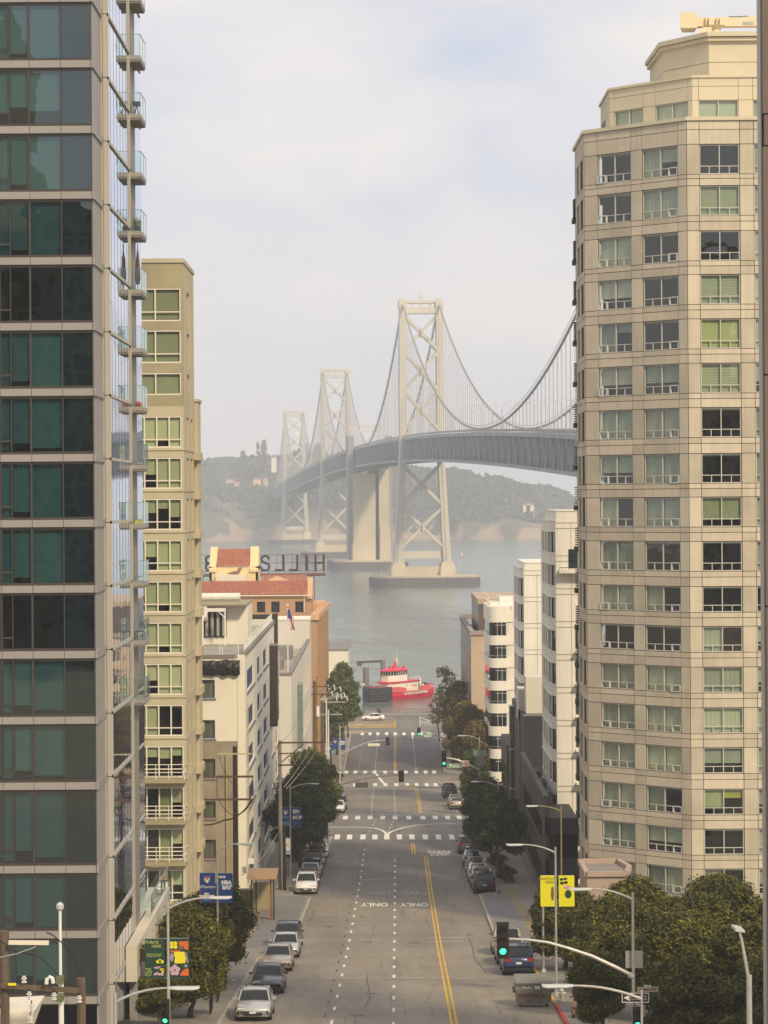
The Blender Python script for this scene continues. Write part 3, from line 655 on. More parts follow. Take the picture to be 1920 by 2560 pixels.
# haze
hb = MB(); hb.box(-2700, 2700, -150, 4650, -6, 185)
hz = bpy.data.materials.new('haze'); hz.use_nodes = True; t = hz.node_tree; t.nodes.clear()
o_ = t.nodes.new('ShaderNodeOutputMaterial'); v = t.nodes.new('ShaderNodeVolumePrincipled'); v.inputs['Density'].default_value = 0.00025; v.inputs['Color'].default_value = (.88, .91, 1, 1); v.inputs['Anisotropy'].default_value = 0.0
t.links.new(v.outputs[0], o_.inputs['Volume']); struct('haze', hb, hz, kind='stuff')
# ------------------------------------------------------------------ left glass tower
M_TP = mat('tower_metal_panel', (.30, .28, .26), .5, .06, .5); M_TPL = mat('tower_light_panel', (.44, .415, .36), .5, .05, .5)
M_TMUL = mat('bronze_mullion', (.06, .05, .042), .5); M_GRV = mat('panel_joint_dark', (.045, .038, .03), .9)
A = Thing('glass_tower', 'dark teal glass apartment tower with beige bands filling the left edge', 'building', (-16, 120, G(120)))
AF = Facade((-30.0, 116), n=(0, -1))
bands = [46.53 + 3.008 * k for k in range(11, -5, -1)] + [30.68, 27.69, 24.68]
gm_ = MB(); S1 = 30 - 13.26
joints = [S1 - 1.43 * k for k in range(0, 12)]
for z in bands:
    bm = MB(); bm.T = AF.T
    for j in range(11): bm.box(joints[j + 1] + .012, joints[j] - .012, -.10, .3, z - .165, z + .165)
    bm.T = None; A.part('spandrel_band', bm, M_TP)
    gm_.T = AF.T; gm_.box(0, S1 - .02, -.03, .3, z - .24, z + .24); gm_.T = None
A.part('band_trim', gm_, M_TMUL)
TE = (.27, .36, .34); TW_REFL = (.50, .53, .48); TG = (.36, .42, .36)
xs_m = [S1 - 1.43, S1 - 2.9, S1 - 3.78, S1 - 4.3]
for i in range(len(bands) - 1):
    zt, zb = bands[i] - .24, bands[i + 1] + .24; h = zt - zb
    rr = random.Random(i * 7 + 1)
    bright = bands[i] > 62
    bc = [TW_REFL, TW_REFL, TG] if bright else [TE, TE, TG]  # paler top-floor blinds imitate bright reflections in the glass
    drop = rr.choice([1, 1, 1, .93, .75])
    if i in (7, 12): drop = 0
    a = xs_m[3]
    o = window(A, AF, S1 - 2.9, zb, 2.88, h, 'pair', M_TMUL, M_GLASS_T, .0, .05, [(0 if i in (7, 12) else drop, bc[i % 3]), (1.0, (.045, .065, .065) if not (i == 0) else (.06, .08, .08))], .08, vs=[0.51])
    window(A, AF, S1 - 4.3, zb, 1.40, h, 'opn', M_TMUL, M_GLASS_T, .0, .045, [(0 if i == 12 else min(1, drop + .05), TE if not bright else TW_REFL), (drop * .9, bc[i % 3])], .08, vs=[0.36])
    mb = MB(); mb.T = AF.T; mb.box(S1 - 4.26, S1 - 3.82, -.01, .06, zb + h * .2, zb + h * .2 + .07); mb.T = None; A.part('transom', mb, M_TMUL)
    window(A, AF, S1 - 7.2, zb, 2.88, h, 'pair', M_TMUL, M_GLASS_T, .0, .05, [(drop, TE), (drop, TE)], .08, vs=[0.5])
    window(A, AF, S1 - 14, zb, 6.78, h, 'quad', M_TMUL, M_GLASS_T, .0, .05, [(1, TE)] * 5, .08, vs=[.2, .4, .6, .8])
core = MB(); core.box(-30, -14.6, 119, 137, 18, 81); core.box(-14.6, -13.5, 119, 120.2, 18, 81)
for z in bands: core.box(-30, -13.7, 116.3, 119, z - .2, z + .2)
A.part('interior', core, M_ROOM)
mb = MB(); mb.box(-13.33, -13.26, 116.1, 119.6, 18, 81); A.part('return_wall', mb, M_TP)
for z in bands: A.part('return_band', MB().box(-13.3, -13.18, 115.9, 119.6, z - .17, z + .17), M_TP)
mb = MB(); g2 = MB()
zz = [b for b in bands] + [21.6]
for k_, z in enumerate(zz[:-1]):
    for xa, xb in ((-13.38, -13.185), (-13.165, -12.97)): mb.box(xa, xb, 119.7, 120.3, zz[k_ + 1] + .02, z - .02)
A.part('corner_pillar', mb, M_TPL); g2.box(-13.37, -12.98, 119.75, 120.25, 18, 81); A.part('pillar_core', g2, M_GRV)
SF = Facade((-12.96, 119.9), n=(1, 0))
mb = MB(); tr = MB(); p2 = MB()
for k_, z in enumerate(bands):
    tr.T = SF.T; tr.box(0, 10.1, -.05, .05, z - .07, z + .07); tr.box(13.1, 16.4, -.02, .05, z - .04, z + .04); tr.T = None
for s in (0.0, 10.03): tr.T = SF.T; tr.box(s, s + .09, -.05, .05, 20, 81); tr.T = None
for s in np.arange(1.45, 10, 1.45): mb.T = SF.T; mb.box(float(s) - .012, float(s) + .012, .022, .04, 20, 81); mb.T = None
A.part('side_trim', tr, M_TPL); A.part('side_mullion', mb, M_TMUL)
mb = MB(); mb.T = SF.T; mb.quad((0, .03, 20), (10.05, .03, 20), (10.05, .03, 81), (0, .03, 81)); mb.quad((13.1, .03, 20), (16.4, .03, 20), (16.4, .03, 81), (13.1, .03, 81)); mb.T = None
A.part('side_glazing', mb, M_MIRROR)
mb = MB(); mb.T = SF.T; mb.box(10.1, 13.1, .0, .3, 18, 81); mb.box(0, 16.4, .3, .6, 18, 81); mb.T = None; A.part('side_wall', mb, mat('brown_panel', (.26, .23, .19), .6, .1, .5))
M_SLAB = mat('balcony_slab', (.33, .31, .28), .6, .08, 1)
M_EDGE = mat('green_glass_edge', (.16, .27, .25), .3)
for k_, z in enumerate(bands[:-4]):
    zf = z - .25
    if z < 34: continue
    b = A.part('balcony', MB().box(-12.96, -12.37, 130.0, 132.9, zf - .12, zf + .10), M_SLAB)
    A.part('slab_soffit', MB().box(-12.95, -12.40, 130.03, 132.87, zf - .22, zf - .12), mat('soffit', (.24, .22, .2), .7), b)
    g3 = MB(); g3.quad((-12.93, 130.02, zf + .1), (-12.38, 130.02, zf + .1), (-12.38, 130.02, zf + 1.18), (-12.93, 130.02, zf + 1.18)); g3.quad((-12.38, 130.02, zf + .1), (-12.38, 132.88, zf + .1), (-12.38, 132.88, zf + 1.18), (-12.38, 130.02, zf + 1.18))
    A.part('glass_railing', g3, M_BALG, b)
    g4 = MB(); g4.bar((-12.95, 130.02, zf + 1.19), (-12.37, 130.02, zf + 1.19), .025); g4.bar((-12.375, 130.0, zf + 1.19), (-12.375, 132.9, zf + 1.19), .025)
    for p in ((-12.385, 130.03), (-12.38, 131.4), (-12.38, 132.86)): g4.bar((p[0], p[1], zf + .1), (p[0], p[1], zf + 1.18), .022)
    A.part('rail', g4, M_EDGE, b)
# things kept on the balconies and behind the glass
def bz(k_): return bands[k_] - .15
t_ = Thing('barbecue_grill', 'small dark grill with lid on the highest fully visible balcony', 'grill', (-12.6, 131, bz(4)))
zb = bz(4); t_.part('grill_body', MB().box(-12.85, -12.45, 130.5, 131.2, zb + .55, zb + .72), M_DARK)
mb = MB()
for x, y in ((-12.8, 130.6), (-12.5, 130.6), (-12.8, 131.1), (-12.5, 131.1)): mb.bar((x, y, zb), (-12.65, 130.85, zb + .55), .03)
t_.part('leg', mb, M_DARK)
M_LEAFP = leaf_mat('balcony_plant_leaf', (.10, .12, .02), (.30, .26, .08), scale=3)
for i, y in enumerate((130.5, 131.3, 132.1)):
    zb = bz(6); tt = Thing('potted_plant', ['spiky plant in dark pot nearest the camera on the planted balcony', 'yellowish plant in the middle of the planted balcony', 'reedy plant at the far end of the planted balcony'][i], 'plant', (-12.7, y, zb))
    tt.part('pot', MB().tube([(-12.7, y, zb), (-12.7, y, zb + .28)], [.11, .15]), M_DARK); mb = MB(); r3 = random.Random(i)
    for _ in range(26): a = r3.uniform(0, 6.28); l = r3.uniform(.1, .3); mb.bar((-12.7, y, zb + .25), (-12.7 + l * .6 * math.cos(a), y + l * math.sin(a), zb + .35 + r3.random() * .45), .025)
    tt.part('foliage', mb, M_LEAFP)
for (k_, y, c, lb, s) in ((9, 130.6, (.62, .07, .05), 'red toy car on the balcony two above the yellow strip', .3), (9, 131.4, (.65, .45, .03), 'yellow toy beside the red one on the same balcony', .22), (11, 130.4, (.7, .62, .05), 'flat yellow box on the floor of the balcony over the reflected bridge', .16)):
    zb = bz(k_); mb = MB(); mb.ball((-12.65, y, zb + s * .5), s * .6, 10, 6, .8); tt = Thing('toy_ball' if k_ == 9 else 'storage_box', lb.replace('toy car', 'round toy'), 'toy' if k_ == 9 else 'box', (-12.65, y, zb))
    tt.part('body', mb if k_ == 9 else MB().box(-12.85, -12.45, y, y + .5, zb, zb + s), mat('toy_%d_%d' % (k_, int(y * 10)), c, .4))
zb = bz(8 - 1); t_ = Thing('parasol', 'closed dark parasol standing on the fifth balcony down', 'parasol', (-12.62, 130.5, zb)); mb = MB(); mb.tube([(-12.62, 130.5, zb + .3), (-12.62, 130.5, zb + .6), (-12.62, 130.5, zb + 1.5), (-12.62, 130.5, zb + 2.2)], [.1, .15, .1, .015], 7)
t_.part('canopy', mb, mat('parasol_cloth', (.10, .07, .06), .8)); t_.part('pole', MB().tube([(-12.62, 130.5, zb), (-12.62, 130.5, zb + 2.4)], .02), M_DARK)
t_ = Thing('balcony_table', 'black framed low table on a lower glass balcony', 'table', (-12.6, 131, bz(14 - 1)))
zb = bz(13); t_.part('tabletop', MB().box(-12.9, -12.45, 130.3, 131.4, zb + .42, zb + .46), M_DARK)
for x in (-12.87, -12.48):
    for y in (130.34, 131.36): t_.part('leg', MB().bar((x, y, zb), (x, y, zb + .42), .03), M_DARK)
zb = bands[8] + .3
t_ = Thing('keyboard_stand', 'black x-legged stand with boxes seen through the sixth floor glass', 'stand', (-14.9, 116.7, zb))
t_.part('top', MB().box(-15.75, -14.72, 116.6, 117, zb + .85, zb + .92), M_BLK); mb = MB(); mb.bar((-15.3, 116.7, zb), (-14.8, 116.7, zb + .85), .06); mb.bar((-14.8, 116.7, zb), (-15.3, 116.7, zb + .85), .06); t_.part('x_frame', mb, M_BLK)
t_.part('box', MB().box(-15.3, -14.95, 116.6, 116.95, zb + .92, zb + 1.1), M_BLK)
zb = bands[13] + .35
t_ = Thing('television', 'dark flat television in the lit room on the lower left floor', 'television', (-15.2, 117.4, zb)); t_.part('screen', MB().box(-15.7, -14.72, 117.4, 117.46, zb + .9, zb + 1.55), M_BLK); t_.part('stand', MB().box(-15.6, -14.8, 117.2, 117.6, zb, zb + .6), M_DARK)
# podium canopy
PD = Thing('podium', 'white walled terrace podium at the foot of the glass tower', 'building', (-12.7, 134, G(134)))
M_POD = mat('podium_white', (.66, .60, .49), .7, .05, .4)
PD.part('fascia', MB().prism([(-12.96, 125.4), (-12.4, 125.4), (-12.4, 144.7), (-13.6, 144.7), (-13.6, 136.5), (-12.96, 136.5)], 23.7, 25.45), M_POD)
PD.part('terrace_wall', MB().box(-14.4, -12.42, 137, 144.6, 20, 23.7), mat('podium_back', (.30, .27, .22), .8, .1, .6))
PD.part('shop_glazing', MB().box(-12.9, -12.8, 127, 137, 19.5, 23.7), M_GLASS_D)
for y in (126.0, 131.5, 137): PD.part('column', MB().box(-12.85, -12.45, y, y + .45, 19, 23.7), M_TP)
mb = MB(); mb.quad((-12.5, 134, 25.45), (-12.5, 144.5, 25.45), (-12.5, 144.5, 26.6), (-12.5, 134, 26.6)); mb.quad((-12.5, 144.5, 25.45), (-13.5, 144.5, 25.45), (-13.5, 144.5, 26.6), (-12.5, 144.5, 26.6)); mb.quad((-12.5, 137.5, 25.45), (-13.5, 137.5, 25.45), (-13.5, 137.5, 26.6), (-12.5, 137.5, 26.6))
PD.part('glass_railing', mb, M_BALG); mb = MB(); mb.bar((-12.5, 134, 26.62), (-12.5, 144.5, 26.62), .05); mb.bar((-12.5, 144.5, 26.62), (-13.5, 144.5, 26.62), .05); PD.part('handrail', mb, M_STEEL)
# ------------------------------------------------------------------ olive apartment tower
M_OLV = mat('olive_concrete', (.34, .30, .18), .85, .14, .35, bump=.15, bscale=2); M_OLVL = mat('olive_light_concrete', (.48, .42, .28), .85, .12, .3)
M_CRM = mat('cream_frame', (.74, .67, .54), .5)
B = Thing('apartment_tower', 'olive concrete apartment tower with cream windows behind the glass tower', 'building', (-17, 182, G(182)))
BF = Facade((-22, 178), n=(0, -1)); LB = 22 - 14.05
lo_rows = [(51.3 - 2.9 * k, 53.5 - 2.9 * k) for k in range(12)]
up_rows = [(60.2, 62.5), (57.25, 59.55), (55.0, 56.55)]
mb = MB(); wall_grid(mb, BF, 0, LB, 54.2, 64.3, [(LB - 3.9, LB - .16)], up_rows); B.part('wall', mb, M_OLV)  # darker olive imitates weaker light on the upper front
mb = MB(); wall_grid(mb, BF, 0, LB, 12, 54.2, [(LB - 3.9, LB - .16)], lo_rows); B.part('wall', mb, M_OLVL)
BS = Facade((-14.05, 178.35), p1=(-14.05, 188)); mb = MB()
wall_grid(mb, BS, 0, 9.6, 54.9, 64.3, [(3.1, 5.4)], [(55.2, 56.6)] + up_rows[:2]); B.part('wall', mb, M_OLVL); mb = MB()
wall_grid(mb, BS, 0, 9.6, 12, 54.9, [(2.3, 4.3), (6.0, 8.0)], lo_rows); B.part('wall', mb, M_OLVL)
mb = MB(); mb.box(-15.5, -13.8, 188, 191, 12, 54.9); mb.box(-16.5, -14.6, 191, 200, 12, 54.0)
for k_ in range(14): mb.box(-14.4, -13.62, 187.2, 190.5, 50.55 - 2.9 * k_, 51.15 - 2.9 * k_)
B.part('rear_wing', mb, M_OLVL)
mb = MB()
for k_ in range(14): mb.box(-22, -14.0, 177.93, 188.02, 51.1 - 2.9 * k_, 51.16 - 2.9 * k_)
mb.box(-22, -13.98, 177.9, 188.1, 64.3, 64.6); mb.box(-15, -13.7, 187.9, 191.1, 54.9, 55.1); B.part('ledge', mb, M_OLVL)
mb = MB(); mb.box(-22, -15.4, 179.4, 200, 12, 64.2)
for a, b in lo_rows + up_rows: mb.box(-22, -14.45, 178.4, 188, a - .5, a - .1)
B.part('interior', mb, M_ROOM)
GB = (.64, .64, .43); rr = random.Random(5)
for k_, (a, b) in enumerate(up_rows): window(B, BF, LB - 3.9, a, 3.74, b - a, 'up', M_CRM, M_GLASS, .02, .09, [(1, (.46, .46, .32)), (1 if k_ else .97, (.46, .46, .32))], .1, vs=[.52, .93][:1], hs=.28 if k_ < 2 else None)
for k_, (a, b) in enumerate(lo_rows):
    bl = [(rr.choice([1, 1, 1, .45]), GB), (rr.choice([1, 1, 1, .55]), GB), (rr.choice([1, 1, .8]), GB), (1, GB)]
    if k_ in (3 - 1,): bl = [(.5, GB), (.45, GB), (.3, GB), (.6, GB)]
    if k_ == 7: bl = [(1, GB), (1, GB), (0, GB), (.06, GB)]
    if k_ == 8: bl = [(.35, GB), (.35, GB), (.4, GB), (.3, GB)]
    if k_ >= 9: bl = [(0, GB), (.0, GB), (1, (.35, .38, .2), 'curtain'), (.5, GB)]
    window(B, BF, LB - 3.9, a, 3.74, b - a, 'lo', M_CRM, M_GLASS, .02, .09, bl, .1, vs=[.3, .533, .766], hs=.26)
for k_, (a, b) in enumerate(lo_rows):
    for s in (2.3, 6.0): window(B, BS, s, a, 2.0, b - a, 'narrow', M_OLV, M_SATG, .14, .07, [(rr.choice([1, .6]), (.5, .5, .36))] * 2, .08)
for a, b in up_rows[:2] + [(55.2, 56.6)]: window(B, BS, 3.1, a, 2.3, b - a, 'narrow', M_OLV, M_SATG, .14, .07, [(1, (.45, .45, .3))] * 2, .08)
for k_, z in enumerate((30.4 - 2.9 * j for j in range(3))):
    z = lo_rows[8 + k_][0] - .05
    b = B.part('balcony', MB().box(-17.9, -14.0, 176.9, 178.0, z - .25, z), M_OLV); mb = MB()
    for zz_ in (.5, 1.05): mb.bar((-17.9, 176.95, z + zz_), (-14.1, 176.95, z + zz_), .05); mb.bar((-14.1, 176.95, z + zz_), (-13.95, 178, z + zz_), .05)
    for x in (-17, -16.1, -15.2, -14.1): mb.bar((x, 176.95, z), (x, 176.95, z + 1.05), .045)
    B.part('railing', mb, M_CRM, b)
# ------------------------------------------------------------------ white building with blue windows
M_CW = mat('cream_stucco', (.78, .73, .61), .8, .06, .3); M_RAWC = mat('raw_concrete_wall', (.31, .265, .19), .9, .3, .4, bump=.2, bscale=1.5); M_BLUE = mat('blue_window_frame', (.03, .08, .26), .4); M_GREYC = mat('grey_coping', (.22, .20, .18), .8)
Cb = Thing('office_block', 'cream stucco block with blue framed windows and roof deck', 'building', (-15, 230, G(230)))
CF = Facade((-20, 205), n=(0, -1)); LC = 20 - 11.98
def cz(y): return H - UV(560, y)[1] * 205
rows_f = [(cz(1745), cz(1699)), (cz(1846), cz(1800))]; mb = MB()
wc = (CF.s_at(500, 1750), CF.s_at(537, 1750))
wall_grid(mb, CF, 0, LC, cz(1853), 34.4, [wc], rows_f); Cb.part('wall', mb, M_CW)
rows_g = [(cz(1945), cz(1897)), (cz(2045), cz(2003)), (cz(2146), cz(2099))]; mb = MB()
wall_grid(mb, CF, 0, LC, 10, cz(1853) - .005, [wc], rows_g); Cb.part('wall', mb, M_RAWC)
for a, b in rows_f + rows_g: window(Cb, CF, wc[0], a, wc[1] - wc[0], b - a, 'cw', M_BLUE if a > cz(1850) else mat('dark_red_frame', (.14, .05, .05), .6), M_GLASS, .15, .06, [(1, (.17, .17, .14))], .08, vs=[])
mb = MB()
for a, b in rows_f + rows_g: mb.T = CF.T; mb.box(wc[0] - .1, wc[1] + .1, -.08, .12, a - .16, a - .01); mb.T = None
Cb.part('sill', mb, M_GREYC)
mb = MB(); mb.box(-11.98, -11.36, 204.95, 205.6, 10, 35.0); mb.box(-20, -12, 204.9, 205.4, 34.4, 34.75); Cb.part('pilaster', mb, M_CW)
mb = MB(); mb.box(-20, -12.2, 204.85, 205.5, 34.75, 35.05); mb.box(-11.75, -11.2, 205.6, 258, 35.0, 35.25); Cb.part('coping', mb, M_GREYC)
CS = Facade((-11.36, 205.6), p1=(-11.3, 270)); mb = MB()
colsC = [(2.2, 13.5), (18.5, 25.2), (29.5, 38), (45.5, 50.5), (55.5, 61)]
rowsC = [(31.8 - 3.24 * k, 33.55 - 3.24 * k) for k in range(6)]
wall_grid(mb, CS, 0, 52.4, 9, 35.0, colsC[:4], rowsC); Cb.part('wall', mb, M_CW); mb = MB(); wall_grid(mb, CS, 52.4, 64.4, 9, 31.5, colsC[4:], rowsC[1:]); Cb.part('wall', mb, M_CW)
rr = random.Random(8)
for k_, (a, b) in enumerate(rowsC):
    for j, (s0, s1) in enumerate(colsC):
        if j == 4 and k_ == 0: continue
        window(Cb, CS, s0, a, s1 - s0, b - a, 'cs%d' % j, M_BLUE if j < 4 else M_DARK, M_SATIN, .18, .09, [(rr.choice([1, .6, .3, 0]), (.45, .45, .42)) for _ in range(3)], .1, vs=[.33, .66])
        mb = MB(); mb.T = CS.T; mb.box(s0 - .2, s1 + .2, -.12, .1, a - .2, a - .01); mb.T = None; Cb.part('sill', mb, M_GREYC)
mb = MB(); mb.box(-20, -12.6, 206.6, 257.5, 9, 34.6); mb.box(-20, -12.6, 257.5, 270, 9, 31.4)
Cb.part('interior', mb, M_ROOM); Cb.part('roof', MB().box(-20, -11.71, 205.5, 257.8, 34.6, 34.85), mat('roof_grey', (.33, .30, .25), .9, .2, .4))
Cb.part('roof', MB()._add([(-14, 258, 31.5), (-11.3, 258, 31.5), (-11.3, 270, 31.5), (-14, 270, 31.5), (-14, 258, 34), (-14, 270, 34)], [(0, 1, 4), (1, 2, 5, 4), (2, 3, 5), (0, 4, 5, 3), (0, 3, 2, 1)]), mat('terracotta_plain', (.36, .15, .09), .8, .15, 1))
mb = MB()
for (y0, y1) in ((206, 212), (213, 257)):
    mb.bar((-11.5, y0, 36.0), (-11.5, y1, 36.0), .07); mb.bar((-11.5, y0, 35.35), (-11.5, y1, 35.35), .06)
    for y in np.arange(y0, y1 + .1, .8): mb.bar((-11.5, float(y), 35.1), (-11.5, float(y), 36), .05)
for x0, x1 in ((-15.0, -13.4), (-13.2, -11.9)):
    mb.bar((x0, 205.2, 35.95), (x1, 205.2, 35.95), .06)
    for x in (x0, x1): mb.bar((x, 205.2, 35), (x, 205.2, 35.95), .06)
Cb.part('roof_railing', mb, M_WHITE)
ph = MB(); ph.box(-20, -12.1, 223.5, 231, 34.8, 38.35); ph.box(-20, -15.6, 222, 223.5, 37.0, 38.35); Cb.part('penthouse', ph, M_CW); Cb.part('penthouse_roof', MB().box(-20, -12.05, 221.9, 231.1, 38.35, 38.5), M_OLV)
mb = MB()
for k_ in range(5): mb.box(-16.35 + k_ * .50, -16.1 + k_ * .5, 223.2, 223.5, 35.6, 37.9)
Cb.part('slat_screen', mb, mat('pale_slat', (.32, .31, .26), .7)); Cb.part('dark_opening', MB().box(-16.6, -14.0, 223.4, 223.52, 35.5, 37.9), M_BLK)
mb = MB(); mb.bar((-16.6, 221, 38), (-13.9, 221, 38), .16, .3)
for x in (-15.9, -13.95): mb.bar((x, 221, 34.8), (x, 221, 38), .12)
for s in (-1, 1): mb.bar((-15.9, 221, 37.2), (-15.9 + s * .45, 221, 37.85), .09)
mb.bar((-13.95, 221, 37.3), (-14.5, 221, 37.85), .09); Cb.part('pergola', mb, M_WHITE)
t_ = Thing('rooftop_duct', 'white ribbed horizontal duct lying on the penthouse roof', 'duct', (-14.5, 226, 38.9)); mb = MB(); mb.tube([(-20, 226, 38.95), (-12.95, 226, 38.95)], .34, 14); 
for x in np.arange(-16.6, -12.9, .28): mb.tube([(float(x), 226, 38.95), (float(x) + .05, 226, 38.95)], .37, 14)
t_.part('casing', mb, M_WHITE, smooth=False)
mb = MB(); r3 = random.Random(2); n_ = 16
def tz(x, q): return cz(1688) + q * (cz(1650) - cz(1688)) + r3.uniform(-.07, .07)
gridp = [[(-15.1 + 3.35 * i / n_, 204.7 - .28 * math.sin(q * 3) + r3.uniform(-.09, .09), tz(0, q)) for i in range(n_ + 1)] for q in (0, .25, .5, .75, 1)]
vs_ = [p for r in gridp for p in r]; mb._add(vs_, [(j * (n_ + 1) + i, j * (n_ + 1) + i + 1, (j + 1) * (n_ + 1) + i + 1, (j + 1) * (n_ + 1) + i) for j in range(4) for i in range(n_)])
mb._add([(x, y + .06, z) for x, y, z in vs_], [(j * (n_ + 1) + i, (j + 1) * (n_ + 1) + i, (j + 1) * (n_ + 1) + i + 1, j * (n_ + 1) + i + 1) for j in range(4) for i in range(n_)])
single('tarpaulin', mb, mat('black_tarp', (.02, .02, .018), .45, bump=.5, bscale=3), 'crumpled black tarp hanging under the roof edge of the cream block', 'tarp')
t_ = Thing('wall_sign', 'tall dark brown box sign projecting from the cream block side', 'sign', (-11, 248, 25.4)); t_.part('box', MB().box(-11.28, -10.6, 247.5, 249, 25.4, 33.3), mat('sign_dark_brown', (.045, .035, .03), .6)); t_.part('edge', MB().box(-10.98, -10.62, 249, 252, 25.8, 33.0), mat('sign_brown', (.16, .08, .05), .6)); t_.part('cap', MB().box(-11.3, -10.55, 247.4, 249.3, 33.3, 33.45), M_GREYC)
t_ = Thing('roof_frame', 'dark brown portal frame rising at the far end of the cream block', 'frame', (-11.2, 258.6, 31)); mb = MB(); mb.box(-11.4, -10.95, 258.2, 258.9, 29.5, 36.0); mb.box(-16, -10.95, 258.3, 258.8, 35.4, 35.9); t_.part('frame', mb, mat('sign_dark_brown', (.05, .04, .03)))
for px in (566, 617): x, d = (WP(px, 2000, 204.9).x, 204.85) if px == 566 else (-11.25, 207); mb = MB(); mb.tube([(x, d, 14), (x, d, 27 if px == 566 else 31)], .05, 6); Cb.part('drain_pipe', mb, mat('yellow_pipe', (.42, .36, .12), .6))
# ------------------------------------------------------------------ white building further down
M_WHB = mat('white_render', (.62, .575, .48), .8, .05, .3)
D2 = Thing('commercial_building', 'low white building with flat roof and flagpole before the brick one', 'building', (-13, 330, G(330)))
DF = Facade((-10.92, 294.3), p1=(-10.92, 374)); mb = MB(); z0 = 4
rD = [(7 + 5.6 * k, 10.4 + 5.6 * k) for k in range(3)]; cD = [(21, 27.5), (29, 33)] + [(38 + 6.2 * k, 42.2 + 6.2 * k) for k in range(6)]
wall_grid(mb, DF, 0, 79.7, z0, 27.2, cD, [(10.2, 13.4), (15.8, 19.0), (21.0, 24.4)]); D2.part('wall', mb, M_WHB)
mb = MB(); mb.box(-12.3, -10.92, 294, 294.35, z0, 27.2); mb.box(-22, -12.3, 294, 294.35, z0, 27.2); D2.part('front_wall', mb, M_WHB)
mb = MB(); mb.box(-22, -10.85, 293.9, 294.6, 27.2, 27.5); mb.box(-11.3, -10.85, 294.6, 366, 27.2, 27.5); D2.part('coping', mb, M_GREYC)
D2.part('roof', MB().box(-22, -11.3, 294.4, 366, 25.9, 26.1), mat('roof_tan', (.36, .31, .23), .9, .2, .3)); D2.part('upper_block', MB().box(-22, -10.93, 366, 374, 20, 30.2), mat('white_block', (.60, .56, .49), .8, .04, .3)); D2.part('upper_coping', MB().box(-22, -10.87, 365.9, 374.1, 30.2, 30.45), M_CW)
D2.part('interior', MB().box(-22, -11.9, 295, 373, z0, 25.8), M_ROOM)
for a, b in ((10.2, 13.4), (15.8, 19.0), (21.0, 24.4)):
    for j, (s0, s1) in enumerate(cD): window(D2, DF, s0, a, s1 - s0, b - a, 'dd', M_WHITE, M_SATIN, .3, .14, [(.3, (.4, .4, .36))] * 3, .1, vs=[.33, .66])
for x0, x1, y, zz_ in ((-15, -13, 320, 27.4), (-17, -12.6, 340, 27.8)): D2.part('roof_box', MB().box(x0, x1, y, y + 6, 26.1, zz_), M_GREYC)
t_ = Thing('vertical_sign', 'tall narrow green glass sign on the white building side', 'sign', (-10.6, 314, 10)); zt = H - UV(741, 1712)[1] * 314; zb = H - UV(741, 1870)[1] * 314
t_.part('panel', MB().box(-10.9, -10.25, 313.8, 314.4, zb, zt), mat('sea_green_panel', (.16, .22, .17), .4, .2, 2)); t_.part('frame', MB().box(-10.92, -10.2, 313.9, 314.5, zt, zt + .35), M_STEEL)
t_ = Thing('flagpole', 'white flagpole on the low roof edge of the white building', 'flagpole', (0, 0, 0)); p = WP(720, 1700, 297); zt = H - UV(719, 1520)[1] * 297; t_.o.location = p; t_.b = p.copy()
t_.part('pole', MB().tube([(p.x, 297, 27), (p.x, 297, zt)], .07), M_WHITE); t_.part('finial', MB().ball((p.x, 297, zt + .3), .15), M_WHITE)
fl = Thing('flag', 'limp striped American flag hanging from the flagpole', 'flag', (p.x, 297, zt - 2.6))
def flag_part(name, a0, a1, m):
    mb = MB(); n = 10
    for j in range(n):
        z0_, z1_ = zt - .2 - 2.4 * j / n, zt - .2 - 2.4 * (j + 1) / n
        f = lambda z, a: (p.x + .08 + (a * .42) + (zt - z) * .13 + .05 * math.sin(z * 5 + a * 3), 297 - .05 + .15 * math.sin(a * 9 + z * 2), z)
        mb.quad(f(z0_, a0), f(z1_, a0), f(z1_, a1), f(z0_, a1))
    return fl.part(name, mb, m)
for k_ in range(7): flag_part('stripe', k_ / 7, (k_ + 1) / 7, mat('flag_red', (.5, .05, .06), .7) if k_ % 2 == 0 else M_WHITE)
mb = MB(); mb.quad((p.x + .06, 296.8, zt - .15), (p.x + .06, 296.8, zt - 1.2), (p.x + .42, 296.8, zt - 1.35), (p.x + .36, 296.8, zt - .2)); fl.part('canton', mb, mat('flag_blue', (.05, .06, .2), .7))
# ------------------------------------------------------------------ brick building with tile roofs and rooftop sign
def brick_mat():
    m = mat('buff_brick', (.45, .27, .14), .85); t = m.node_tree; N = t.nodes.new; g = N('ShaderNodeNewGeometry'); mp = N('ShaderNodeMapping'); mp.inputs['Rotation'].default_value = (math.pi / 2, 0, 0)
    t.links.new(g.outputs['Position'], mp.inputs[0]); b = N('ShaderNodeTexBrick'); b.inputs['Scale'].default_value = 3.2; b.inputs['Color1'].default_value = (.46, .27, .135, 1); b.inputs['Color2'].default_value = (.37, .205, .10, 1); b.inputs['Mortar'].default_value = (.42, .33, .22, 1); b.inputs['Mortar Size'].default_value = .012
    t.links.new(mp.outputs[0], b.inputs['Vector']); t.links.new(b.outputs[0], t.nodes['Principled BSDF'].inputs['Base Color']); return m
M_BRK = brick_mat(); M_TERR = mat('terracotta_trim', (.60, .36, .19), .8, .1, .5); M_TILE = mat('red_roof_tile', (.40, .145, .085), .8, .28, 1.6); M_YST = mat('yellow_stucco', (.72, .57, .30), .8, .06, .3)
Hb = Thing('brick_building', 'orange brick building with red tile roofs by the bay', 'building', (-18, 415, G(415)))
HF = Facade((-10.64, 396), p1=(-9.87, 443)); zc = 29.7
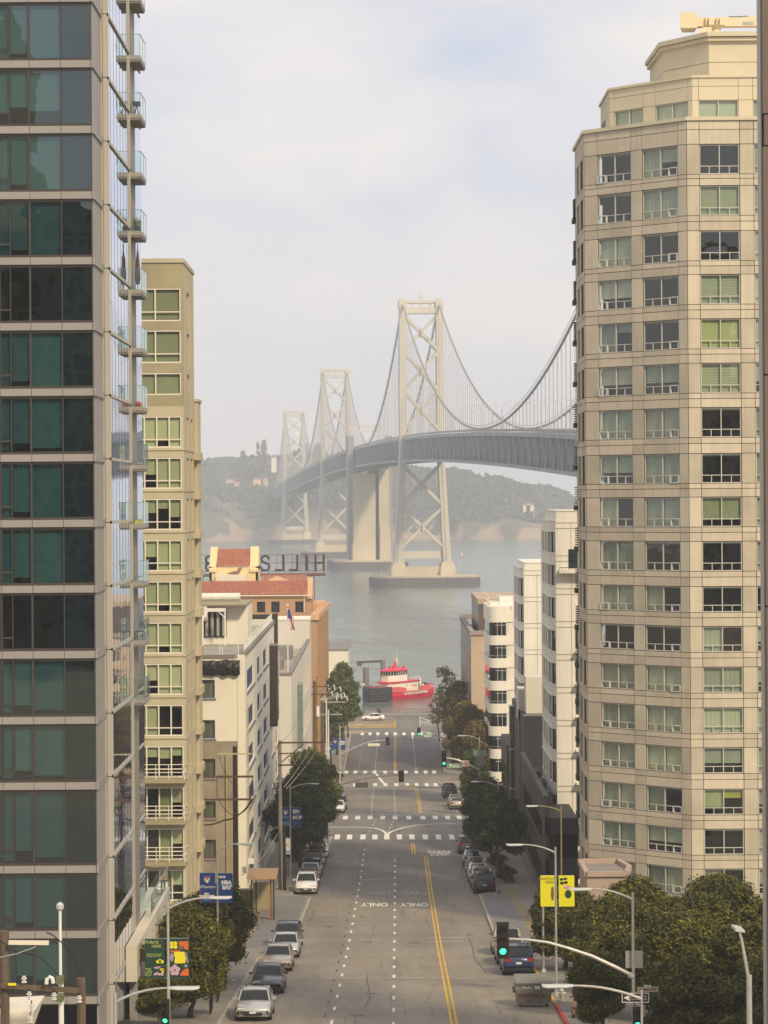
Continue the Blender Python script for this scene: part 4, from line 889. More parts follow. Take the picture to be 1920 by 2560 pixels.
mb = MB(); mb.box(-34, -10.64, 396, 396.6, 2, zc - .9); mb.T = HF.T; mb.box(0, 47, .45, 1, 2, zc - .9)
cw = 47 / 15
for k_ in range(16): mb.box(max(0, k_ * cw - .55), min(47, k_ * cw + .55), 0, .45, 2, zc - 1.6)
mb.box(0, 47, 0, .45, zc - 1.6, zc - .9); mb.T = None; Hb.part('wall', mb, M_BRK)
mb = MB(); mb.T = HF.T; mb.box(-.4, 47.4, -.3, 1, zc - .9, zc); mb.T = None; mb.box(-34, -10.3, 395.7, 397, zc - .9, zc - .4); Hb.part('cornice', mb, M_TERR)
mb = MB(); mb.T = HF.T
for k_ in range(15):
    for z in (5, 10, 15, 20, 24.6): mb.box(k_ * cw + .62, (k_ + 1) * cw - .62, .3, .44, z, z + 3.2)
mb.T = None; Hb.part('window_bays', mb, M_SATIN)
Hb.part('roof', MB().box(-34, -11, 397, 443, zc - 1.6, zc - 1.3), mat('roof_grey2', (.4, .34, .26), .9)); Hb.part('roof_shed', MB().box(-12.3, -10.2, 424, 440, zc - 1.3, zc + .5), M_TERR)
ze = H - UV(700, 1487)[1] * 405; zr = H - UV(700, 1452)[1] * 408.5; xr = WP(779, 1500, 405).x
UF = Facade((-30, 405), n=(0, -1)); wz = [(H - UV(700, 1531)[1] * 405, H - UV(700, 1504)[1] * 405)]
cols = [(30 + WP(a, 1510, 405).x, 30 + WP(b, 1510, 405).x) for a, b in ((500, 512), (560, 581), (600, 621), (642, 663), (678, 699), (738, 761))]
mb = MB(); wall_grid(mb, UF, 0, 30 + xr, zc - 1.3, ze, cols, wz); mb.box(xr - .35, xr, 405.35, 414, zc - 1.3, ze); Hb.part('attic_wall', mb, M_BRK)
for a, b in cols: window(Hb, UF, a, wz[0][0], b - a, wz[0][1] - wz[0][0], 'hh', M_DARK, M_GLASS_D, .15, .08, [(1, (.2, .22, .2))] * 2, .1, vs=[.5], hs=.5)
Hb.part('attic_interior', MB().box(-30, xr - .5, 406, 413, zc - 1, ze - .1), M_ROOM)
def tile_slope(th, x0, x1, y0, y1, z0, z1, name='tile_roof'):
    mb = MB(); w = .36; n = int((x1 - x0) / w); seg = 7
    for i in range(n):
        xa, xb = x0 + i * w, x0 + (i + 1) * w; pr = [(xa, 0), (xa + w * .15, .10), (xa + w * .4, .13), (xa + w * .62, .08), (xa + w * .72, -.02), (xb, 0)]
        for j in range(seg):
            t0, t1 = j / seg, (j + 1) / seg
            for (p, hp), (q, hq) in zip(pr[:-1], pr[1:]):
                mb.quad((p, y0 + (y1 - y0) * t0, z0 + (z1 - z0) * t0 + hp), (q, y0 + (y1 - y0) * t0, z0 + (z1 - z0) * t0 + hq), (q, y0 + (y1 - y0) * t1, z0 + (z1 - z0) * t1 + hq - .04), (p, y0 + (y1 - y0) * t1, z0 + (z1 - z0) * t1 + hp - .04))
    return th.part(name, mb, M_TILE)
tile_slope(Hb, -30.5, xr - .6, 404.6, 409.2, ze, zr); tile_slope(Hb, -30.5, xr - .6, 413.6, 409.3, ze, zr)
mb = MB(); mb._add([(xr - .7, 404.4, ze - .6), (xr + .1, 404.4, ze - .6), (xr + .1, 409.2, zr + .5), (xr - .7, 409.2, zr + .5), (xr - .7, 414, ze - .6), (xr + .1, 414, ze - .6)], [(0, 1, 2, 3), (3, 2, 5, 4), (1, 5, 2), (0, 3, 4)]); Hb.part('gable_parapet', mb, M_TERR)
mb = MB(); mb.bar((-30, 404.5, ze - .08), (xr, 404.5, ze - .08), .16); mb.tube([(xr - 1.2, 404.8, ze), (xr - 1.2, 404.8, zc)], .08, 5); Hb.part('gutter', mb, M_CRM)
z2, z3 = H - UV(700, 1456)[1] * 421, H - UV(700, 1437)[1] * 423.5
tile_slope(Hb, -20.5, WP(770, 1450, 421).x, 420.5, 423.5, z2 - .6, z3, 'rear_tile_roof'); Hb.part('rear_wall', MB().box(-32, WP(774, 1450, 421).x, 421, 428, zc - 1, z2 - .4), M_BRK)
mb = MB(); p = WP(692, 1440, 416); mb._add([(p.x - 2.3, 414, p.z - 1.1), (p.x + 2.3, 414, p.z - 1.1), (p.x, 418, p.z), (p.x + 2.3, 420, p.z - 1.1), (p.x - 2.3, 420, p.z - 1.1)], [(0, 1, 2), (1, 3, 2), (3, 4, 2), (4, 0, 2)]); Hb.part('hip_roof', mb, M_TERR); Hb.part('hip_base', MB().box(p.x - 2.3, p.x + 2.3, 414.1, 420, zc - 1, p.z - 1.1), M_YST)
xa, xb, xc, xd = (WP(q, 1400, 420).x for q in (523, 541, 624, 645)); zt, zr2, zb = (H - UV(580, q)[1] * 420 for q in (1415, 1373, 1470))
mb = MB(); mb.box(xa, xd, 420, 420.4, zb, zt - .1); mb.box(xa, xa + .4, 420, 428, zb, zt - .1); mb.box(xd - .4, xd, 420, 428, zb, zt - .1); Hb.part('turret_wall', mb, M_YST)
tile_slope(Hb, xb, xc, 419.8, 424, zt - .1, zr2, 'turret_tile_roof'); tile_slope(Hb, xb, xc, 428.2, 424, zt - .1, zr2, 'turret_tile_roof'); mb = MB()
for a, b in ((xa, xb), (xc, xd)): mb._add([(a, 419.7, zt - .6), (b, 419.7, zt - .6), (b, 424, zr2 + .35), (a, 424, zr2 + .35), (a, 428.3, zt - .6), (b, 428.3, zt - .6), (a, 419.7, zt - 1), (b, 419.7, zt - 1)], [(0, 1, 2, 3), (3, 2, 5, 4), (1, 5, 2), (0, 3, 4), (6, 7, 1, 0)])
Hb.part('turret_parapet', mb, M_YST)
p = WP(590, 1445, 419.3); Hb.part('turret_annex', MB().box(WP(541, 1450, 419).x, WP(618, 1450, 419).x, 417, 419.98, zb, H - UV(590, 1437)[1] * 419), M_CRM)
t_ = Thing('wooden_lounger', 'curved brown animal-like rooftop ornament on the annex before the yellow turret', 'ornament', WP(585, 1434, 418)); b_ = t_.b; mb = MB(); mb.tube([b_ + Vector((-1.1, 0, 0)), b_ + Vector((0, 0, .12)), b_ + Vector((.7, 0, .2)), b_ + Vector((1.0, 0, .8)), b_ + Vector((1.35, 0, 1.0))], [.08, .3, .35, .3, .12], 7); t_.part('body', mb, mat('brown_bronze', (.25, .16, .09), .7)); t_.o.name = 'roof_ornament'
# rooftop sign, seen from behind
S = Thing('rooftop_sign', 'dark block letter sign on a rooftop frame, seen from behind', 'sign', WP(655, 1430, 432)); M_LET = mat('letter_dark_metal', (.06, .04, .04), .6); M_RUST = mat('sign_frame_rust', (.17, .08, .08), .7)
zl0, zl1 = H - UV(700, 1428)[1] * 432, H - UV(700, 1387)[1] * 432; hh = zl1 - zl0
def letter(ch, x0, x1):
    a, b = WP(x0, 1400, 432).x, WP(x1, 1400, 432).x; t = .38; mb = MB(); dp = .5; y = 431.6
    bx = lambda u0, u1, v0, v1: mb.box(u0, u1, y, y + dp, zl0 + v0, zl0 + v1)
    if ch == 'I': bx(a, b, 0, hh)
    if ch == 'L': bx(b - t, b, 0, hh); bx(a, b - t, 0, t)
    if ch == 'H': bx(a, a + t, 0, hh); bx(b - t, b, 0, hh); bx(a + t, b - t, hh / 2 - t / 2, hh / 2 + t / 2)
    if ch in 'SB':
        k = .45
        def arc(pts): 
            for p, q in zip(pts[:-1], pts[1:]): mb.bar((p[0], y + dp / 2, p[1]), (q[0], y + dp / 2, q[1]), t, dp, up=(0, 1, 0))
        if ch == 'S':
            P = [(b - .1, .75), (b - .2, .3), (b - .6, .18), (a + .6, .18), (a + .2, .5), (a + .2, 1.05), (a + .6, 1.38), (b - .6, 1.5), (b - .2, 1.85), (b - .2, 2.3), (b - .6, hh - .18), (a + .6, hh - .18), (a + .15, hh - .75)]
            P = [(a + b - u if False else u, zl0 + w) for u, w in P]; P = [(a + b - u, w) for u, w in P]; arc(P)
        else:
            bx(b - t, b, 0, hh)
            for v0, v1 in ((0.18, hh / 2), (hh / 2, hh - .18)): arc([(b, zl0 + v0), (a + .6, zl0 + v0), (a + .2, zl0 + v0 + .35), (a + .2, zl0 + v1 - .35), (a + .6, zl0 + v1), (b, zl0 + v1)])
    S.part('letter', mb, M_LET)
letter('H', 786, 812); letter('I', 763, 769.5); letter('L', 722, 746); letter('L', 687, 711); letter('S', 651, 676); letter('B', 512, 538); letter('R', 480, 505) if False else None
mb = MB(); X0, X1 = WP(494, 1400, 432.5).x, WP(814, 1400, 432.5).x
for f in (0.0, .5, 1.0): mb.bar((X0, 432.4, zl0 + hh * f), (X1, 432.4, zl0 + hh * f), .09)
for x in np.arange(X0, X1, 1.35): mb.bar((float(x), 432.4, zl0 - .3), (float(x), 432.4, zl1), .07)
mb.bar((X0, 432.2, zl0 - .5), (X1, 432.2, zl0 - .5), .35, .25); mb.bar((X0, 433.6, zl0 - .8), (X1, 433.6, zl0 - .8), .2)
for x in np.arange(X0 + 1, X1, 2.7): mb.bar((float(x), 432.4, zl0 - .5), (float(x), 434, zc), .12)
mb.bar((X1 - 4, 432.4, zl1), (X1 - 2, 432.4, zl0 + 1), .06); S.part('frame', mb, M_RUST)
P_ = Thing('pier_shed', 'pale pier shed with roof aerials beyond the street tree', 'building', (-12, 575, 0)); pz = H - UV(850, 1626)[1] * 570
P_.part('wall', MB().box(WP(800, 1650, 570).x - 2, WP(870, 1650, 570).x, 570, 600, 1, pz), M_CRM); P_.part('roof', MB().box(WP(800, 1650, 570).x - 2.2, WP(870, 1650, 570).x + .2, 569.8, 600, pz, pz + .3), M_GREYC); mb = MB()
for px, h_ in ((868, 1.3), (854, .7)): x = WP(px, 1640, 575).x; mb.bar((x, 575, pz), (x, 575, pz + h_), .07)
P_.part('aerial', mb, M_STEEL)
# ------------------------------------------------------------------ right beige tower
def panel_mat(name, col, var=.10):
    m = mat(name, col, .8, 0, 1); t = m.node_tree; N = t.nodes.new; b = t.nodes['Principled BSDF']
    g = N('ShaderNodeNewGeometry'); n = N('ShaderNodeTexNoise'); n.inputs['Scale'].default_value = .5; n.inputs['Detail'].default_value = 6; t.links.new(g.outputs['Position'], n.inputs['Vector'])
    a = N('ShaderNodeMath'); a.operation = 'MULTIPLY_ADD'; a.inputs[1].default_value = .55; t.links.new(g.outputs['Random Per Island'], a.inputs[0]); t.links.new(n.outputs['Fac'], a.inputs[2])
    r = N('ShaderNodeMapRange'); r.inputs[1].default_value = .35; r.inputs[2].default_value = 1.1; r.inputs[3].default_value = 1 - var; r.inputs[4].default_value = 1 + var; t.links.new(a.outputs[0], r.inputs[0])
    mp = N('ShaderNodeMapping'); mp.inputs['Scale'].default_value = (3, 3, .25); t.links.new(g.outputs['Position'], mp.inputs[0]); n2 = N('ShaderNodeTexNoise'); n2.inputs['Scale'].default_value = 1.1; n2.inputs['Detail'].default_value = 5; t.links.new(mp.outputs[0], n2.inputs['Vector'])
    r2_ = N('ShaderNodeMapRange'); r2_.inputs[1].default_value = .35; r2_.inputs[2].default_value = .7; r2_.inputs[3].default_value = 1.03; r2_.inputs[4].default_value = .93; t.links.new(n2.outputs['Fac'], r2_.inputs[0])
    mu = N('ShaderNodeMath'); mu.operation = 'MULTIPLY'; t.links.new(r.outputs[0], mu.inputs[0]); t.links.new(r2_.outputs[0], mu.inputs[1])
    c = N('ShaderNodeMix'); c.data_type = 'RGBA'; c.blend_type = 'MULTIPLY'; c.inputs[0].default_value = 1; c.inputs[6].default_value = (*col, 1); t.links.new(mu.outputs[0], c.inputs[7]); t.links.new(c.outputs[2], b.inputs['Base Color']); return m
M_PAN = panel_mat('beige_precast_panel', (.53, .465, .35), .18); M_PANT = mat('beige_penthouse', (.60, .53, .38), .8, .07, .3); M_EFR = mat('beige_window_frame', (.56, .53, .46), .5)
E = Thing('apartment_tower', 'tall beige faceted panel tower filling the right side', 'building', (20, 178, G(178)))
tops = [71.4, 68.6, 65.55, 62.6, 59.6, 56.6, 53.6, 50.5, 47.55, 44.55, 41.5, 38.8, 36.05, 33.3, 30.6, 27.8, 25.1, 22.4]
rowsE = [(t - (2.03 if t > 44 else 1.76), t) for t in tops]
P0, P1, P2 = (14.15, 185.5), (14.15, 177.0), (20.6, 171.0)
F0 = Facade(P0, p1=P1); F1 = Facade(P1, p1=P2); F2 = Facade(P2, p1=(28.2, 171.0))
c1 = [(F1.s_at(1493, 420), F1.s_at(1577, 420)), (F1.s_at(1604, 400), F1.s_at(1694, 400))]
c2 = [(21.47 - 20.6, 24.2 - 20.6), (25.14 - 20.6, 27.87 - 20.6)]; c0 = [(2.0, 4.2), (5.2, 7.4)]
for fc, cs in ((F0, c0), (F1, c1), (F2, c2)):
    mb = MB(); wall_grid(mb, fc, 0.02, fc.L - .02, 12, 73.0, cs, rowsE, t=.3, g=.045, split=True); E.part('wall', mb, M_PAN)
    mb = MB(); wall_grid(mb, fc, -.0, fc.L, 12, 73.0, cs, rowsE, t=.25, g=0, y0=.05); E.part('panel_joints', mb, mat('joint_brown', (.13, .11, .085), .9))
mb = MB()
for (a, b) in rowsE: mb.prism([(14.6, 184), (14.6, 177.4), (20.8, 171.55), (28, 171.55), (28, 184)], a - .55, a - .25)
mb.prism([(16.2, 186), (16.2, 179), (21.6, 173.6), (28.2, 173.6), (28.2, 186)], 12, 72.6); E.part('interior', mb, M_ROOM)
mb = MB(); ov = .12; mb.prism([(14.15 - ov, 186), (14.15 - ov, 177 - ov * .4), (20.6 - ov * .4, 171 - ov), (28.3, 171 - ov), (28.3, 186)], 73.0, 73.25); E.part('parapet_cap', mb, M_PANT)
pal = [(.58, .60, .49), (.48, .51, .43), (.68, .69, .54), (.42, .45, .40), (.60, .58, .48)]
rr = random.Random(21); cnt = 0
for k_, (a, b) in enumerate(rowsE):
    for fi, (fc, cs) in enumerate(((F1, c1), (F2, c2[:2]))):
        for j, (s0, s1) in enumerate(cs):
            q = rr.random(); col = rr.choice(pal); sty = rr.choice([0, 0, 'slat', 'curtain', 'curtain'])
            if fi == 1 and j == 0 and k_ in (0, 2, 6, 7, 10): bl = [(0, col), (0, col)] if k_ in (0, 2) else [(.06, col), (.06, col)]
            elif q < .18: bl = [(0.04, col), (.06, col)]
            elif q < .34: bl = [(.62, col, sty), (.62, col, sty)]
            elif q < .48: bl = [(1, col, sty), (rr.choice([0, .3, .5]), col)]
            else: bl = [(1, col, sty), (1, rr.choice([col, col, rr.choice(pal)]), sty)]
            if fi == 1 and j == 0 and k_ == 15: bl = [(.72, (.5, .55, .36)), (.35, (.50, .50, .10))]
            if fi == 1 and j == 0 and k_ == 4: bl = [(1, (.60, .62, .32)), (1, (.60, .62, .32))]
            if fi == 1 and j == 0 and k_ in (1, 8): bl = [(1 if k_ == 1 else .78, (.44, .47, .32))] * 2
            window(E, fc, s0 + .02, a + .02, s1 - s0 - .04, b - a - .04, 'tower', M_EFR, M_GLASS, .10, .06, bl, .09, vs=[.5], hs=.27); cnt += 1
    window(E, F0, c0[0][0] + .02, a + .02, 2.16, b - a - .04, 'slim', M_EFR, M_GLASS, .08, .07, [(1, pal[k_ % 5])] * 2, .08, vs=[.5], hs=.27)
mb = MB()
for k_, (a, b) in enumerate(rowsE): mb.T = F0.T; mb.box(5.22, 7.38, .1, .16, a + .02, b - .02); mb.T = None
E.part('end_glazing', mb, M_GLASS_D)
mb = MB()
for k_ in range(1, 17):
    z = tops[k_]
    mb.box(13.95, 14.2, 184.6, 186.2, z - .9, z - .55)
    for q in range(8): mb.box(14.02, 14.2, 184.9, 186.1, z - .45 + q * .17, z - .38 + q * .17)
E.part('louvre', mb, M_GRV)

# opened hopper lights
for k_, (a, b) in enumerate(rowsE):
    for (s0, s1), sd_ in ((c1[0], 0), (c1[1], 1)):
        w = (s1 - s0) / 4; x = s0 + .05 if sd_ == 0 else s1 - w - .03
        mb = MB(); mb.T = F1.T; h_ = (b - a) * .25; o_ = .12 if (k_ * 7 + sd_) % 5 == 0 else .04
        for zz_ in (a + .06, a + .06 + h_): mb.bar((x, -o_ + .1, zz_), (x + w - .06, -o_ + .1, zz_), .07)
        for xx in (x, x + w - .06): mb.bar((xx, -o_ + .1, a + .06), (xx, .1 - o_, a + .06 + h_), .07)
        mb.T = None; E.part('hopper_frame', mb, mat('pale_hopper', (.60, .60, .55), .4))
# upper tier
a0, a1, a2 = (16.25, 187.5), (16.25, 180.3), (21.5, 175.0); T0, T1, T2 = Facade(a0, p1=a1), Facade(a1, p1=a2), Facade(a2, p1=(28.2, 175))
tz = (73.5, 75.0)
ct1 = [(.45, 3.1), (4.2, 7.1)]; ct2 = [(.45, 3.2), (4.2, 6.5)]
for fc, cs in ((T0, [(1, 4)]), (T1, ct1), (T2, ct2)):
    mb = MB(); wall_grid(mb, fc, 0, fc.L, 72.6, 76.55, cs, [tz], t=.3, g=.03, split=True); E.part('upper_wall', mb, M_PANT)
    mb = MB(); wall_grid(mb, fc, 0, fc.L, 72.6, 76.5, cs, [tz], t=.25, y0=.05); E.part('upper_joints', mb, M_GRV)
    for s0, s1 in cs: window(E, fc, s0, tz[0], s1 - s0, 1.5, 'up', M_EFR, M_GLASS, .08, .06, [(1, rr.choice(pal))] * 2, .08, vs=[.5])
mb = MB(); mb.prism([(17, 187), (17, 181), (22, 176), (28, 176), (28, 187)], 72.8, 76.2); E.part('upper_interior', mb, M_ROOM)
mb = MB(); mb.prism([(16.15, 188), (16.15, 180.25), (21.45, 174.9), (28.2, 174.9), (28.2, 188)], 76.55, 76.72); E.part('upper_cap', mb, M_PANT)
b0, b1, b2 = (20.2, 190), (20.35, 182.3), (23.15, 178.5)
mb = MB(); mb.prism([b0, b1, b2, (28.1, 178.5), (28.1, 190)], 76.6, 78.2); mb.prism([b0, b1, b2, (28.1, 178.5), (28.1, 190)], 78.24, 79.7); E.part('penthouse_wall', mb, M_PANT)
mb = MB(); mb.prism([(20.0, 190.3), (20.15, 182.2), (23.05, 178.2), (28.2, 178.2), (28.2, 190.3)], 79.7, 79.95); mb.prism([(19.85, 190.3), (20.0, 182.1), (22.98, 178.0), (28.3, 178.0), (28.3, 190.3)], 79.99, 80.3); E.part('penthouse_cornice', mb, M_PANT)
# roof crane
M_CR = mat('crane_cream_paint', (.70, .60, .40), .5, .05, 1)
K = Thing('roof_crane', 'cream facade maintenance crane with square counterweight on the tower roof', 'crane', (25, 182, 80.3)); D_ = 182
def pz(px, py): return WP(px, py, D_)
mb = MB(); a, b = pz(1697, 75), pz(1739, 36); mb.prism([(a.x, 181.2), (b.x, 181.2), (b.x, 183), (a.x + .35, 183)], a.z, b.z); K.part('counterweight', mb, M_CR)
mb = MB(); a, b = pz(1736, 68), pz(1960, 44); mb.box(a.x, b.x + 3, 181.7, 182.4, a.z, b.z); a, b = pz(1870, 46), pz(1960, 39); mb.box(a.x, b.x + 3, 181.8, 182.3, a.z, b.z); K.part('jib', mb, M_CR)
mb = MB(); c = pz(1787, 84)
mb.tube([(c.x, D_, 80.2), (c.x, D_, pz(1787, 72).z), (c.x, D_, pz(1787, 66).z)], [.42, .42, .8], 12); K.part('slewing_column', mb, M_CR)
mb = MB()
for px in (1763, 1771, 1790, 1798): a = pz(px, 66); mb.box(a.x - .03, a.x + .03, 181.45, 181.7, a.z, pz(px, 47).z)
K.part('stiffener', mb, M_CR); mb = MB(); a, b = pz(1722, 90), pz(1775, 74); mb._add([(a.x, 181, 80.3), (b.x, 181, 80.3), (b.x, 181, b.z), (a.x + .9, 181, b.z), (a.x, 184, 80.3), (b.x, 184, 80.3), (b.x, 184, b.z), (a.x + .9, 184, b.z)], [(0, 1, 2, 3), (1, 5, 6, 2), (4, 7, 6, 5), (0, 3, 7, 4), (3, 2, 6, 7)]); K.part('machinery_housing', mb, M_CR)
mb = MB(); a, b = pz(1856, 64), pz(1883, 56); mb.box(a.x, b.x, 181.66, 181.7, a.z, b.z); K.part('nameplate', mb, M_STEEL)
mb = MB(); mb.tube([pz(1822, 45), pz(1822, 42), pz(1845, 42), pz(1868, 40), pz(1868, 44)], .03, 5); K.part('cable', mb, M_BLK)
# entrance pavilion
PV = Thing('entrance_pavilion', 'low pinkish flat roofed pavilion at the beige tower base', 'building', (13.5, 158, G(158))); M_PK = mat('pink_stucco', (.42, .32, .25), .85, .1, .5)
py_ = [(12.35, 161.5), (12.35, 156.0), (14.8, 156.0), (15.2, 158.5), (14.8, 161.5)]
PV.part('wall', MB().prism(py_, 17, 24.2), M_PK)
mb = MB()
for p, q in zip(py_, py_[1:] + py_[:1]): mb.bar((*p, 24.35), (*q, 24.35), .32, .3)
PV.part('coping', mb, M_PK); PV.part('roof', MB().prism([(12.6, 161.2), (12.6, 156.3), (14.7, 156.3), (14.7, 161.2)], 24.2, 24.24), M_WALK); PV.part('vent', MB().box(13.9, 14.25, 155.9, 156, 23.3, 23.8), M_GREYC)
# brown corner pillar building at the right edge
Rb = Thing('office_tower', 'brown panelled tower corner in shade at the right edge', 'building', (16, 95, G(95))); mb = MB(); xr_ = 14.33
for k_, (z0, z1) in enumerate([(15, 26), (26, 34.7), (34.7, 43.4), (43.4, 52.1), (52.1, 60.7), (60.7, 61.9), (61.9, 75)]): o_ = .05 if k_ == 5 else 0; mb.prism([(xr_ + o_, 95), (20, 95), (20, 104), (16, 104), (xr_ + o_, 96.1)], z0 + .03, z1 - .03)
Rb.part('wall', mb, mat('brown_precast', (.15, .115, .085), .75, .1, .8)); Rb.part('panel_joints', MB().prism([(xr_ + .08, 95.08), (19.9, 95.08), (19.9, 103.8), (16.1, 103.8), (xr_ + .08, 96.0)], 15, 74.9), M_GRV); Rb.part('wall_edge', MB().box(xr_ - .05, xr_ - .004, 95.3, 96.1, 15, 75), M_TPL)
# ------------------------------------------------------------------ white bay-window apartments
M_WP = panel_mat('ivory_panel', (.76, .72, .62), .05); M_REV = mat('dark_bronze_frame', (.035, .03, .028), .5)
def bay_building(lbl, X, Df, depth, wx, ztop, zcap, w0, pitch, n, hw, x_in, zbase, balcony=None):
    T = Thing('apartment_block', lbl, 'building', (wx + 2, Df + 5, G(Df)))
    rows = [(w0 - hw - pitch * k, w0 - pitch * k) for k in range(n)]
    f_side = Facade((X, Df + depth), p1=(X, Df)); f_ch = Facade((X, Df), p1=(X + .34, Df - 1.0)); f_fr = Facade((x_in, Df - 1.0), p1=(wx, Df - 1.0))
    mb = MB(); npn = 4; cs = [(depth * (i + .12) / npn, depth * (i + .80) / npn) for i in range(npn)]
    wall_grid(mb, f_side, 0, f_side.L, zbase, zcap, [(.4, depth - .15)], rows, t=.3); T.part('bay_wall', mb, M_WP)
    mb = MB(); wall_grid(mb, f_ch, 0, f_ch.L, zbase, zcap, [(.1, f_ch.L - .12)], rows, t=.3); T.part('bay_front', mb, M_WP)
    for a, b in rows:
        window(T, f_side, .4, a, depth - .55, b - a, 'bay', M_REV, M_SATIN, .05, .10, [(.4, (.3, .33, .3))] * 4, .28, vs=[.25, .5, .75])
        for q in (.25, .5, .75):
            mb = MB(); mb.T = f_side.T; mb.box(.4 + (depth - .55) * q - .7, .4 + (depth - .55) * q + .35, -.10, .3, a, b); mb.T = None; T.part('bay_pier', mb, M_WP)
        window(T, f_ch, .12, a + .02, f_ch.L - .26, b - a - .04, 'bayf', M_REV, M_GLASS, .02, .07, [(1, (.40, .41, .32))], .1, vs=[])
        mb = MB(); mb.box(X - .06, X + .3, Df - .1, Df + depth, b - .02, b + .07); mb.box(X - .05, X + .3, Df - .1, Df + depth, a - .12, a - .02); T.part('bay_ledge', mb, M_WP)
    mb = MB(); mb.box(x_in, wx, Df - 1.0, Df + depth, zbase, ztop)
    mb.prism([(X + .34, Df - .97), (x_in + .02, Df - .97), (x_in + .02, Df + depth), (X + .6, Df + depth), (X + .6, Df + .1)], zbase, zcap - .05)
    T.part('wall', mb, M_WP)
    mb = MB()
    for a, b in rows: mb.box(x_in - .02, wx, Df - 1.03, Df - 1.0, b + .28, b + .33); mb.box(x_in - .02, wx, Df - 1.03, Df - 1.0, b + .75, b + .80)
    for xx in (x_in + 1.25,): mb.box(xx, xx + .04, Df - 1.02, Df - 1.0, zbase, ztop - 1)
    T.part('panel_joint', mb, mat('joint_tan', (.34, .30, .22), .9))
    mb = MB(); mb.box(x_in - .05, wx, Df - 1.06, Df + depth, ztop, ztop + .1); mb.prism([(X - .06, Df - .1), (X + .3, Df - 1.06), (x_in, Df - 1.06), (x_in, Df + depth), (X - .06, Df + depth)], zcap, zcap + .1); T.part('cap', mb, M_WP)
    if balcony:
        for z in balcony[0]: T.part('balcony_door', MB().box(balcony[1], balcony[2], Df - 1.05, Df - .99, z, z + 1.6), M_GLASS_D)
        z = balcony[3]; b = T.part('balcony', MB().box(x_in + .2, wx, Df - 2.0, Df - 1.0, z - .35, z - .08), M_WP); mb = MB(); mb.bar((x_in + .2, Df - 1.98, z + .12), (wx, Df - 1.98, z + .12), .06)
        for xx in np.arange(x_in + .2, wx, .25): mb.bar((float(xx), Df - 1.98, z - .08), (float(xx), Df - 1.98, z + .12), .03)
        T.part('railing', mb, M_REV, b)
    return T
g1 = bay_building('tall ivory apartment block with four-pane bays just left of the beige tower', 14.07, 214, 13, 18, 46.45, 45.6, 44.7, 2.77, 9, 1.72, 14.45, 12, ([41.9 - .25], 15.5, 16.25, 41.6))
for k_, z in enumerate(34.9 - 2.77 * j for j in range(8)):
    g1.part('side_window', MB().box(16.05, 17, 212.93, 213.0, z, z + 1.75), M_REV); g1.part('side_balcony', MB().box(16.0, 17, 212.2, 213, z - .35, z - .2), M_WP)
bay_building('middle height ivory apartment block with narrow bays standing left of the tallest ivory one', 14.08, 263, 13, 17.2, 40.85, 40.3, 39.3, 2.73, 9, 1.85, 14.5, 8)
# curved white block
I_ = Thing('apartment_block', 'white art deco style block with rounded corner and wide ribbon windows', 'building', (15, 322, G(320)))
def rounded(x0, x1, y0, y1, r=1.3, n=7): return [(x0, y1)] + [(x0 + r - r * math.cos(a), y0 + r - r * math.sin(a)) for a in [j / n * math.pi / 2 for j in range(n + 1)]] + [(x1 - .9, y0), (x1 - .9, y0 + .6), (x1 + 2, y0 + .6), (x1 + 2, y1)]
mb = MB(); gl_ = MB(); ro = MB(); zt0 = 31.95
for k_ in range(9):
    z = zt0 - 2.87 * k_; mb.prism(rounded(13.03, 16.3, 319.3, 334), z - 2.87, z - 1.68)
    gl_.prism(rounded(13.2, 16.2, 319.5, 334, 1.2)[:-3] + [(15.35, 320), (15.35, 334)], z - 1.68, z)
mb.prism(rounded(13.03, 16.3, 319.3, 334), zt0, 33.9); mb.box(15.35, 17.5, 320.02, 334, 4, 33.85); mb.box(13.4, 14.6, 323, 330, 33.9, 34.3)
I_.part('wall', mb, mat('white_stucco_block', (.74, .69, .58), .75, .04, .4)); I_.part('ribbon_glazing', gl_, M_GLASS_D); mb = MB()
for k_ in range(8):
    z = zt0 - 2.87 * k_
    for zz_ in (-1.68, -.35, 0): mb.bar((13.9, 319.45, z + zz_), (15.3, 319.45, z + zz_), .08); 
    for x in (14.2, 14.75, 15.3): mb.bar((x, 319.44, z - 1.68), (x, 319.44, z), .08)
    if k_ % 2: mb.bar((13.1, 320.4, z - 1.35), (13.9, 319.4, z - 1.35), .06); mb.bar((13.9, 319.38, z - 1.35), (15.3, 319.38, z - 1.35), .06)
I_.part('window_frames', mb, M_STEEL); mb = MB()
for k_ in range(8):
    if k_ in (1, 2, 3, 5): z = zt0 - 2.87 * k_; mb.box(13.9, 15.25, 319.7, 319.75, z - 1.6, z - .02)
I_.part('curtains', mb, blind_mat((.45, .5, .42))); mb = MB()
for x, y in ((13.1, 320.5), (14.5, 319.5), (16.2, 319.5)): mb.bar((x, y, 33.9), (x, y, 35.3), .1)
for z in (34.6, 35.3): mb.bar((13.1, 320.5, z), (14, 319.5, z), .07); mb.bar((14, 319.5, z), (17, 319.5, z), .07); mb.bar((13.1, 320.5, z), (13.1, 334, z), .07)
I_.part('roof_railing', mb, M_WHITE); I_.part('roof_plant', MB().box(14.8, 17, 325, 331, 33.9, 34.9), M_WHITE)
